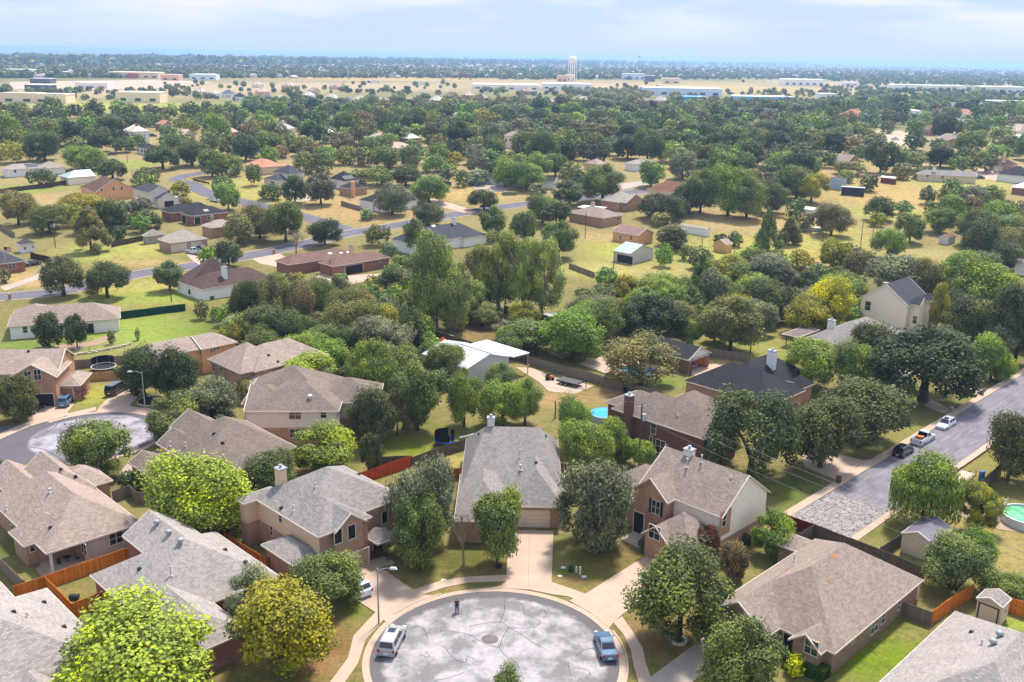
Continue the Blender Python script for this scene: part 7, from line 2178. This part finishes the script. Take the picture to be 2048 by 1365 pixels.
FH = """236 298 270 289 pale white 2|white two storey house with balcony and tall brick chimney|the house with tall brick chimney|rbrick
263 320 290 310 char white 1|dark roofed house in front of the tall brick chimney house|the dark roofs by the brick chimney|
318 386 270 288 pink tan 1|wide pale tan hip roof behind the spreading oaks|the wide pale tan roof|
410 475 262 280 pink brick 1|long tan roofed bungalow at the far street|the long tan bungalow|
308 338 250 262 red brick 1|red brown gabled roof peeping over the tree tops|the red brown gabled roof|
525 588 250 272 gry cream 1|pale grey hip roofed house with small chimney among trees|the pale grey hip roof|white
445 516 294 312 pale white 1|white house with pale hip roof behind the leafy yard|the white house with pale hip roof|
574 646 284 306 pink brick 1|tan roofed brick house with gabled front|the tan gabled brick house|
478 567 322 348 red tan 1|low house with wide orange tan roof before the slate roofed house|the wide orange tan roof|
82 104 228 238 tan cream 1|small tan roof by the light lawn edge|the small tan roof by the lawn|
-10 20 240 256 tan tan 1|tan roof at the far left frame edge|the tan roof at the left edge|tan
90 117 252 270 dkbr rbrick 2|brick house wall glimpsed behind a yellow green tree|the brick wall glimpsed in trees|
730 778 272 292 pink rbrick 1|tan roof over red brick gable beside a conical tree|the red brick gable house|
783 842 268 292 pale rbrick 1|pale roofed red brick house with two gables|the two gabled red brick house|
759 828 292 320 pink peach 2|pinkish two storey house under rose tan roofs|the pinkish two storey house|
800 838 315 330 red peach 1|low rose red roof in front of the pinkish house|the low rose red roof|
906 942 278 306 lt white 2|white two storey house with pale chimney|the white house with pale chimney|white
1005 1050 272 298 brn cream 2|cream house with brown hip roof deep in the trees|the cream house deep in the trees|
907 922 228 240 gry white 1|tiny white gabled wall showing through the far trees|the tiny white gable|
977 1009 240 258 lt white 1|pale grey roof between golden tree tops|the pale roof between golden trees|
1083 1122 240 258 slate white 1|blue grey roof sloping behind dense trees|the blue grey sloping roof|white
1227 1272 234 248 gry brick 1|grey roof with brick gable peeping over trees|the grey roof with brick gable|
1347 1382 250 270 pink tan 2|tan house with pale gable wall near the thick wood|the tan gable by the thick wood|tan
909 934 254 270 slate white 1|dark blue roof behind the pointed bright tree|the dark blue roof|
1520 1554 216 230 red cream 1|orange tiled hip roof among dark trees|the orange tiled hip roof|
1684 1740 222 240 red brick 1|wide terracotta roof house standing above the tree line|the wide terracotta roof|cream
1662 1688 250 264 lt cream 1|pale grey roof right of the tall bright tree|the pale roof by the tall bright tree|
1676 1719 268 292 pale cream 1|large pale tan roof behind low trees|the large pale tan roof|
1840 1880 256 272 dkbr brick 1|dark brown hip roof beside the deep green round tree|the dark brown hip roof|
1871 1938 270 296 brn brick 1|long brown roofed house with pale chimneys|the brown roof with pale chimneys|white
1915 1958 242 258 gry tan 1|grey roof standing by the pale dirt lot|the grey roof by the dirt lot|
1990 2060 252 274 tan cream 1|cream gabled house with tan roof near the frame edge|the cream gabled house at the edge|
1908 1958 222 238 red white 1|house with orange roof partly under a blue tarp|the orange roof with blue tarp|
2005 2060 280 294 blue rbrick 1|long brick building with pale blue roof edge|the long brick building|
1553 1600 262 276 brn tan 1|brown roof buried in the thick wood|the brown roof in the thick wood|
1470 1492 285 296 lt white 1|small pale roof hidden between dark crowns|the small pale hidden roof|
1220 1250 292 304 tan brick 1|tan roof corner under the dark round tree|the tan roof corner|
1270 1302 268 282 gry cream 1|pale cream house half hidden below the brick gabled roof|the half hidden cream house|
455 472 242 250 tan tan 1|tiny tan roof over the far bright grass|the tiny tan roof|
640 664 268 280 white white 1|white flat roofed garage among the middle trees|the white roofed garage|
680 707 200 211 slate white 1|white house with slate roof at the edge of the far wood|the white house at the wood edge|white
700 742 197 210 tan tan 1|tan hip roof in the far row, next to the white slate roofed house||tan
750 780 202 212 pale tan 1|pale roof of the far row with low trees before it||
806 833 198 211 pink tan 1|rose tan hip roof in the far row near the conical tree||
830 862 190 200 brn brick 1|brown roofed house in the far row behind the rose tan one||
884 918 190 201 dkbr brick 1|dark brown dome like hip roof of the far row||
920 950 188 199 tan brick 1|tan pyramid roof right of the dark brown hip roof||
854 892 200 211 pale cream 1|pale low roof in front of the dark brown hip roof||
952 980 196 207 pink cream 1|rose tan roof with cream gable in the far row||
1030 1072 178 190 brn brick 1|wide brown roof just below the long white store||
1095 1118 204 213 gry cream 1|small grey roof with white chimney under the round tree||white
1144 1190 202 214 pale cream 1|pale roofed house with chimney before the scrub||cream
1199 1222 205 216 red cream 1|bright orange hip roof among far trees||
1245 1272 206 218 pink cream 1|rose tan gable in the right far row||
1270 1305 202 216 lt cream 1|light grey roofed house with white chimney in the right far row||white
1305 1342 200 216 gry tan 2|tall grey roofed house in the right far row||tan
1342 1370 220 232 pale tan 1|pale hip roof low among the trees at right||
1045 1068 200 209 tan tan 1|tan roof behind the dense middle wood||
380 412 180 192 tan cream 1|tan gabled house at the near end of the left estate||tan
412 442 184 196 pale white 1|pale roofed white house next in the left estate||
440 470 182 196 slate white 1|white house with slate roof and garage in the left estate||white
462 493 190 203 char white 1|dark roofed white house facing the bright grass||
505 540 180 192 pink tan 1|rose tan roof in the middle of the left estate||
522 545 192 204 slate tan 1|small slate roof between bushes in the left estate||
548 572 190 206 pale cream 1|pale hip roof at the foot of the left estate||
560 590 166 178 tan tan 1|tan gabled roof behind the estate trees||
600 632 186 200 lt cream 1|light roofed house before the twin bushes||
645 680 192 206 pale white 1|pale hip roofed white house at the end of the left estate||
500 528 166 176 tan cream 1|cream gable with tan roof by the dry highway bank||
655 690 170 180 pink tan 1|rose tan roof under the highway bank||
612 640 180 190 brn tan 1|brown roof deep in the left estate trees||""".split('\n')
for r in FH:
    a = r.split('|')
    q = a[0].split()
    fh(float(q[0]), float(q[1]), float(q[2]), float(q[3]), q[4], q[5], int(q[6]), a[1], a[2] or None, -45 if len(a[1]) % 3 else -20, 'hh' if len(a[1]) % 4 else 'hg', a[3] or None)
q = [h_ for h_ in HOUSES if 'blue tarp' in h_.label][0]
q.ft_tile(1920, 228, 12, 5, plain(50, 110, 200, .9), 'blue_tarp') if False else None
# ------------------------------------------------------------------ flat roofed commercial buildings: x0 x1 ytop yground | wall rgb | roof rgb | label
CB = """7 62 137 152|236 240 246|244 246 250|white office block at the left edge with light upper storey
60 100 156 168|90 92 110|214 206 200|dark glazed shop with pale parapet on the commercial strip
50 98 168 184|70 84 96|236 222 206|long dark glass fronted shop below the other glazed one
99 136 142 155|240 214 190|236 226 220|cream store with arched parapet before the trees
217 316 143 157|238 206 168|240 216 186|long sand coloured store with red centre portal
322 358 148 162|226 170 140|240 214 190|salmon coloured shop on the highway bank
379 432 147 160|226 234 244|240 244 250|pale blue and white dealership with square tower
232 320 181 206|240 216 182|246 232 214|large blank beige warehouse behind the bright grass
0 72 184 206|240 212 180|214 190 172|apartment block with dark balconies and tan roof at the left edge
66 132 186 207|244 218 186|220 198 180|second apartment block with balconies beside the bright grass
150 215 164 178|238 226 214|240 228 216|low pale shops with parked cars in the middle of the strip
943 1078 168 180|246 236 220|250 246 240|very long white store roof before the water tower
1084 1183 166 180|238 232 232|246 244 246|long white metal store next to the tower lot
1114 1134 150 164|232 190 140|240 208 168|orange tan building at the foot of the water tower
1132 1150 148 163|238 206 160|240 214 176|small sand coloured tower building beside the water tower
1245 1290 146 160|214 224 240|240 244 250|white barrel roofed hall behind the mast light
1290 1310 150 164|96 92 116|220 214 214|dark fronted shop next to the white hall
1326 1360 155 168|240 214 170|244 238 232|yellow and white store at the highway
1288 1442 174 192|206 220 240|240 246 250|long pale blue white warehouse above the wood
1348 1412 192 202|92 164 222|120 184 232|bright blue roofed warehouse by the tree tops
1471 1586 192 204|110 180 226|228 240 248|long warehouse with blue wall and white roof
1567 1648 157 172|246 238 234|252 250 248|white shopping building with curved front
1690 1716 164 172|226 224 230|246 246 250|low white store right of the shopping building
1785 1856 168 182|240 236 234|250 250 250|white gabled store cluster among far trees
1858 1932 170 182|246 232 224|250 246 242|pink white row of far stores
1800 1840 200 212|226 236 236|244 248 248|white shed roof in the right hand trees
1902 1975 205 217|232 240 240|248 250 250|pair of white metal sheds below the green sign
1987 2070 201 217|236 244 240|250 252 250|large white metal hall at the right edge
1960 2060 172 186|238 228 222|250 246 244|pale far stores at the right edge
1815 1842 220 232|236 232 224|246 244 240|small white roofed house near the yellow tree
1640 1672 186 200|238 232 226|246 242 240|low white depot by the pale lot""".split('\n')
for r in CB:
    a = r.split('|')
    x0, x1, yt, yb = map(float, a[0].split())
    wc, rc = [tuple(int(k) for k in s.split()) for s in a[1:3]]
    p0, p1 = at(x0, yb), at(x1, yb)
    pm_ = (p0 + p1) / 2
    sc = depth(pm_) / F
    w = (x1 - x0) * sc
    hgt = max(4.0, min((yb - yt) * sc * .82, 17))
    dp = max(20, min(60, w * .5))
    c = Vector((pm_.x, pm_.y + dp / 2, 0))
    root = thing('store_building', c, a[3], 'building')
    q = MB(); q.box(c, (w, dp, hgt), 0); q.build('wall', plain(*wc, .95), root)
    q = MB(); q.box(c + Vector((0, 0, hgt)), (w + .6, dp + .6, .5), 0, 0, .97 if len(a[3]) % 3 else .6); q.build('roof', plain(*rc, .9), root)
    k = max(2, min(6, int(w / 12)))
    for i in range(k):
        g = c + Vector(((i + .5) / k * w - w / 2, -dp / 2 - .06, hgt * .15))
        if i == k // 2 and 'red centre' in a[3]:
            m = MB(); m.box(c + Vector((0, -dp / 2 - 1.5, 0)), (w * .2, 3, hgt * .8)); m.build('portal', plain(206, 92, 74, .7), root); continue
        m = MB(); m.box(g, (w / k * .4, .12, hgt * .28)); m.build('window', GLASS, root)
    LM.append(((x0 + x1) / 2, (yt + yb) / 2, 'the ' + ' '.join(a[3].split()[:4]))) if False else None
# water tower
p = at(1144, 164); sc = depth(p) / F
hh = 60.0
lo, hi = 20, 90
for _ in range(40):
    hh = (lo + hi) / 2
    if proj((p.x, p.y, hh))[1] > 112.5: lo = hh
    else: hi = hh
R_ = 15.5 * sc / 2
root = thing('water_tower', p, 'tall white water tower with round tank on slender legs', 'water tower')
LM.append((1144, 140, 'the water tower'))
cream = plain(250, 244, 230, .95)
zt = hh - R_ * 1.15
q = MB(); q.lathe((p.x, p.y, 0), [(R_ * .3, zt - R_ * .75), (R_ * .75, zt - R_ * .6), (R_, zt - R_ * .3), (R_ * 1.02, zt + R_ * .3), (R_ * .9, zt + R_ * .75), (R_ * .6, zt + R_ * 1.05), (0, hh)], 24); q.build('tank', cream, root, smooth=True)
q = MB(); q.lathe((p.x, p.y, 0), [(R_ * 1.03, zt - R_ * .45), (R_ * 1.12, zt - R_ * .45), (R_ * 1.12, zt - R_ * .38), (R_ * 1.03, zt - R_ * .38)], 24); q.build('walkway', cream, root)
q = MB(); q.tube((p.x, p.y, 0), (p.x, p.y, zt - R_ * .6), 1.0, 1.0, 10); q.build('riser', cream, root)
for k in range(6):
    a = k * PI / 3
    q = MB(); q.tube((p.x + R_ * 1.15 * math.cos(a), p.y + R_ * 1.15 * math.sin(a), 0), (p.x + R_ * .96 * math.cos(a), p.y + R_ * .96 * math.sin(a), zt - R_ * .4), .55, .5, 8); q.build('leg', cream, root)
# tall poles along the highway
for (bx, by, ty, lab) in ((200, 154, 120, 'tall pale pylon mast among the commercial buildings'), (217, 156, 138, 'shorter mast right of the tall pylon mast'), (491, 160, 126, 'tall pale mast on the highway bank above the estate'), (697, 160, 132, 'pale mast where the dry bank narrows'), (875, 158, 138, 'thin mast above the middle of the highway bank'), (1035, 161, 142, 'pale mast left of the water tower lot'), (1276, 158, 114, 'very tall mast with lamp cluster beside the white hall'), (1597, 160, 142, 'thin mast over the white shopping building'), (1527, 166, 145, 'thin mast left of the shopping building')):
    p = at(bx, by)
    lo, hi = 2, 80
    for _ in range(30):
        z = (lo + hi) / 2
        if proj((p.x, p.y, z))[1] > ty: lo = z
        else: hi = z
    root = thing('mast', p, lab, 'mast', 'masts along the highway')
    q = MB(); q.tube(p, p + Vector((0, 0, z)), .8, .45, 6); q.build('pole', plain(206, 206, 210, .7), root)
    q = MB(); q.box(p + Vector((0, 0, z - 1)), (4 if bx != 1276 else 6, .6, .6 if bx != 1276 else 2.5)); q.build('head', plain(150, 150, 156, .7), root)
# highway vehicles and signs
for (x, y, l, hgt, m, lab, nm) in ((748, 167, 16, 4, WHITE, 'white semi trailer truck rolling along the highway bank', 'truck'), (842, 172, 20, 6, WHITE, 'white trailer parked below the highway bank', 'trailer')):
    p = at(x, y); root = thing('semi_' + nm, p, lab, 'truck')
    q = MB(); q.box(p + Vector((2, 0, 1)), (l, 3, hgt)); q.build('box', m, root)
    q = MB(); q.box(p + Vector((-l / 2 - 1, 0, .8)), (4, 2.8, 3.2), 0, 0, .85); q.build('cab', plain(60, 70, 110, .7), root)
    for k in (-.45, -.3, .4, .52):
        q = MB(); q.tube(p + Vector((l * k, -1.6, .6)), p + Vector((l * k, 1.6, .6)), .6, .6, 10); q.build('wheel', RUBBER, root)
p = at(930, 160); root = thing('roofed_pavilion', p, 'open pavilion with dark red roof on the highway', 'pavilion')
q = MB(); q.box(p + Vector((0, 0, 7)), (26, 12, 4), 0, 0, .7); q.build('roof', plain(140, 50, 46, .7), root)
for s in (-11, 11):
    q = MB(); q.box(p + Vector((s, 0, 0)), (2, 10, 7)); q.build('pillar', plain(120, 100, 90, .7), root)
p = at(1951, 205); root = thing('sign_board', p, 'square pale green sign board on a post above the white sheds', 'sign')
q = MB(); q.tube(p, p + Vector((0, 0, 14)), .5, .5, 6); q.build('post', DARK, root)
q = MB(); q.box(p + Vector((0, 0, 13)), (7, .6, 7)); q.build('board', plain(214, 226, 180, .7), root)

plant_trees()

# ------------------------------------------------------------------ distant woods and rooftops: masses nobody could count
def mass(name, items, low, seed):
    """many trees in one object; items: (ground point, width, height, colour)"""
    rng = np.random.default_rng(seed)
    src = {}
    def coarse(n):
        if n not in src:
            src[n] = []
            for k in range(5):
                c_, _ = tree_mesh('round', 300 + k + seed, n, 2.5 / math.sqrt(n))
                v = np.empty(len(c_.vertices) * 3); c_.vertices.foreach_get('co', v)
                t = np.empty(len(c_.polygons)); c_.attributes['tone'].data.foreach_get('value', t)
                src[n].append((v.reshape(-1, 3), t))
        return src[n][int(rng.integers(0, 5))]
    Vs, To, Co = [], [], []
    for p, s, hs, c in items:
        wpx = s / (depth(p) / F)
        v, t = coarse(low or (1600 if wpx > 55 else 700 if wpx > 32 else 280))
        a = rng.uniform(0, 6.28); ca, sa = math.cos(a), math.sin(a)
        Vs.append(np.stack([p.x + (v[:, 0] * ca - v[:, 1] * sa) * s, p.y + (v[:, 0] * sa + v[:, 1] * ca) * s, v[:, 2] * hs * 1.06 - .08 * hs], -1))
        To.append(np.clip(t + rng.normal(0, .1), 0, 1))
        Co.append(np.tile(np.array(tuple(k * rng.uniform(.85, 1.15) for k in c) + (1,)), (len(t), 1)))
    V = np.concatenate(Vs); nf = len(V) // 4
    me = bpy.data.meshes.new(name)
    me.vertices.add(len(V)); me.vertices.foreach_set('co', V.astype(np.float32).ravel())
    me.loops.add(len(V)); me.loops.foreach_set('vertex_index', np.arange(len(V), dtype=np.int32))
    me.polygons.add(nf); me.polygons.foreach_set('loop_start', np.arange(0, 4 * nf, 4, dtype=np.int32))
    a = me.attributes.new('tone', 'FLOAT', 'FACE'); a.data.foreach_set('value', np.concatenate(To).astype(np.float32))
    a = me.attributes.new('leaf_colour', 'FLOAT_COLOR', 'FACE'); a.data.foreach_set('color', np.concatenate(Co).astype(np.float32).ravel())
    me.materials.append(LEAF2); me.update(calc_edges=True)
    o = bpy.data.objects.new(name, me); COL.objects.link(o); o['kind'] = 'stuff'
    return o
def scatter(n, xr, yf, size, seed, cols, avoid=(), hide=None):
    rng = np.random.default_rng(seed)
    out = []; tries = 0
    while len(out) < n and tries < n * 30:
        tries += 1
        x, y = rng.uniform(*xr), yf(rng)
        if any(a[0] < x < a[2] and a[1] < y < a[3] for a in avoid): continue
        p = at(x, y); s = size * rng.uniform(.6, 1.3); hs = s * rng.uniform(.65, .95)
        if hide is not None:
            k = F / depth(p)
            if hides_house(x, y - hs * k, y, s * k, hide): continue
        out.append((p, s, hs, CL[cols[int(rng.integers(0, len(cols)))]]))
    return out
AV = [(-50, 203, 490, 230), (20, 157, 330, 183), (150, 160, 1000, 168), (1330, 166, 1640, 184), (930, 166, 1190, 182), (1640, 163, 1720, 174)] + [(h_.bbox[0] - 2, h_.bbox[1] - 1, h_.bbox[2] + 2, h_.bbox[3] + 7) for h_ in HOUSES if h_.bbox[3] < 232]
rest = []
for (cx, yt, yb, w, sh, col, lab) in REST:
    p = at(cx, yb); k = depth(p) / F
    rest.append((p, w * k, max((yb - yt) * k * .95, 2), CL[col]))
PAL = ['dark', 'dark', 'mid', 'mid', 'grey', 'olive', 'bright', 'deep']
rest += scatter(900, (-40, 2090), lambda r: r.triangular(204, 214, 236), 8.5, 21, PAL, AV, .03)
rest += scatter(620, (-40, 2090), lambda r: r.triangular(164, 186, 214), 7.5, 26, PAL, AV, .03)
rest += scatter(330, (1140, 1360), lambda r: r.uniform(184, 204), 8, 22, ['pale', 'olive', 'grey'], AV, .03)
rest += scatter(700, (1640, 2090), lambda r: r.uniform(150, 222), 9, 27, PAL, AV, .03)
mass('background_woods', rest, None, 31)
mass('far_woods', scatter(11000, (-60, 2110), lambda r: r.triangular(121, 150, 170) if r.random() < .6 else r.uniform(122, 172), 11, 24, ['dark', 'mid', 'olive'], [(-50, 157, 330, 200), (330, 157, 1000, 175), (1000, 160, 1660, 190), (1640, 163, 1720, 174)]), 24, 41)
mass('plain_woods', scatter(3600, (-60, 2110), lambda r: r.triangular(118, 124, 134), 26, 25, ['dark', 'mid']), 14, 51)
rng = np.random.default_rng(8)
mb = MB(); mr = MB()
k = 0
while k < 1500:
    x, y = rng.uniform(-40, 2090), rng.triangular(121, 130, 172)
    if 157 < y < 176: continue
    p = at(x, y)
    w, d, hgt = rng.uniform(10, 22), rng.uniform(9, 14), rng.uniform(3, 5)
    if y < 127: w *= 1.6; hgt *= 1.5
    r_ = rng.uniform(0, 3.1)
    mb.box(p, (w, d, hgt), r_); mr.box(p + Vector((0, 0, hgt)), (w * 1.08, d * 1.08, hgt * .8), r_, int(rng.integers(0, 3)), .35)
    k += 1
o = mb.build('distant_town', plain(226, 212, 204, .7)); o['kind'] = 'stuff'
o = mr.build('distant_town_rooftops', [plain(196, 180, 176, .65), plain(216, 204, 200, .7), plain(170, 160, 162, .6)]); o['kind'] = 'stuff'
# hills on the horizon
mb = MB(); n = 80
for k in range(n):
    x0, x1 = -26000 + 52000 * k / n, -26000 + 52000 * (k + 1) / n
    hz = lambda x: 52 + 8 * math.sin(x * .0004 + 1) + 5 * math.sin(x * .0011)
    mb.poly([(x0, 27000, -2), (x1, 27000, -2), (x1, 30000, hz(x1)), (x0, 30000, hz(x0))])
    mb.poly([(x0, 30000, hz(x0)), (x1, 30000, hz(x1)), (x1, 34000, -2), (x0, 34000, -2)])
o = mb.build('hills', plain(96, 112, 80, .5)); o['kind'] = 'structure'
# ------------------------------------------------------------------ the air
mb = MB(); mb.box((0, 18000, -1.5), (90000, 62000, 73.5))
hz_ = mb.build('haze', None)
hm = bpy.data.materials.new('haze'); hm.use_nodes = True; hm.node_tree.nodes.clear()
ho = hm.node_tree.nodes.new('ShaderNodeOutputMaterial'); hv = hm.node_tree.nodes.new('ShaderNodeVolumePrincipled')
hv.inputs['Color'].default_value = HAZE_C; hv.inputs['Density'].default_value = HAZE_D; hv.inputs['Anisotropy'].default_value = 0.3
hm.node_tree.links.new(hv.outputs[0], ho.inputs['Volume'])
hz_.data.materials.clear(); hz_.data.materials.append(hm)
hz_['kind'] = 'stuff'
# ------------------------------------------------------------------ set everything on the rising land
GZ = lambda y: 13.0 * np.clip((y - 230) / 370, 0, 1) ** 2 * (3 - 2 * np.clip((y - 230) / 370, 0, 1))
def lift(o, y0, base):
    me = o.data
    v = np.empty(len(me.vertices) * 3); me.vertices.foreach_get('co', v); v = v.reshape(-1, 3)
    v[:, 2] += GZ(v[:, 1] + y0) - base
    me.vertices.foreach_set('co', v.ravel()); me.update()
for o in list(COL.objects):
    if o.parent is not None or o.type in ('CAMERA', 'LIGHT') or o.name in ('haze', 'hills'): continue
    if o.type == 'MESH' and o.get('kind') in ('structure', 'stuff'):
        lift(o, o.location.y, 0)
    elif o.location.y > 232:
        o.location.z += gz(o.location.y)
        if o.name.split('.')[0] in ('fence', 'wire_fence'):
            for ch in o.children: lift(ch, o.location.y, gz(o.location.y))
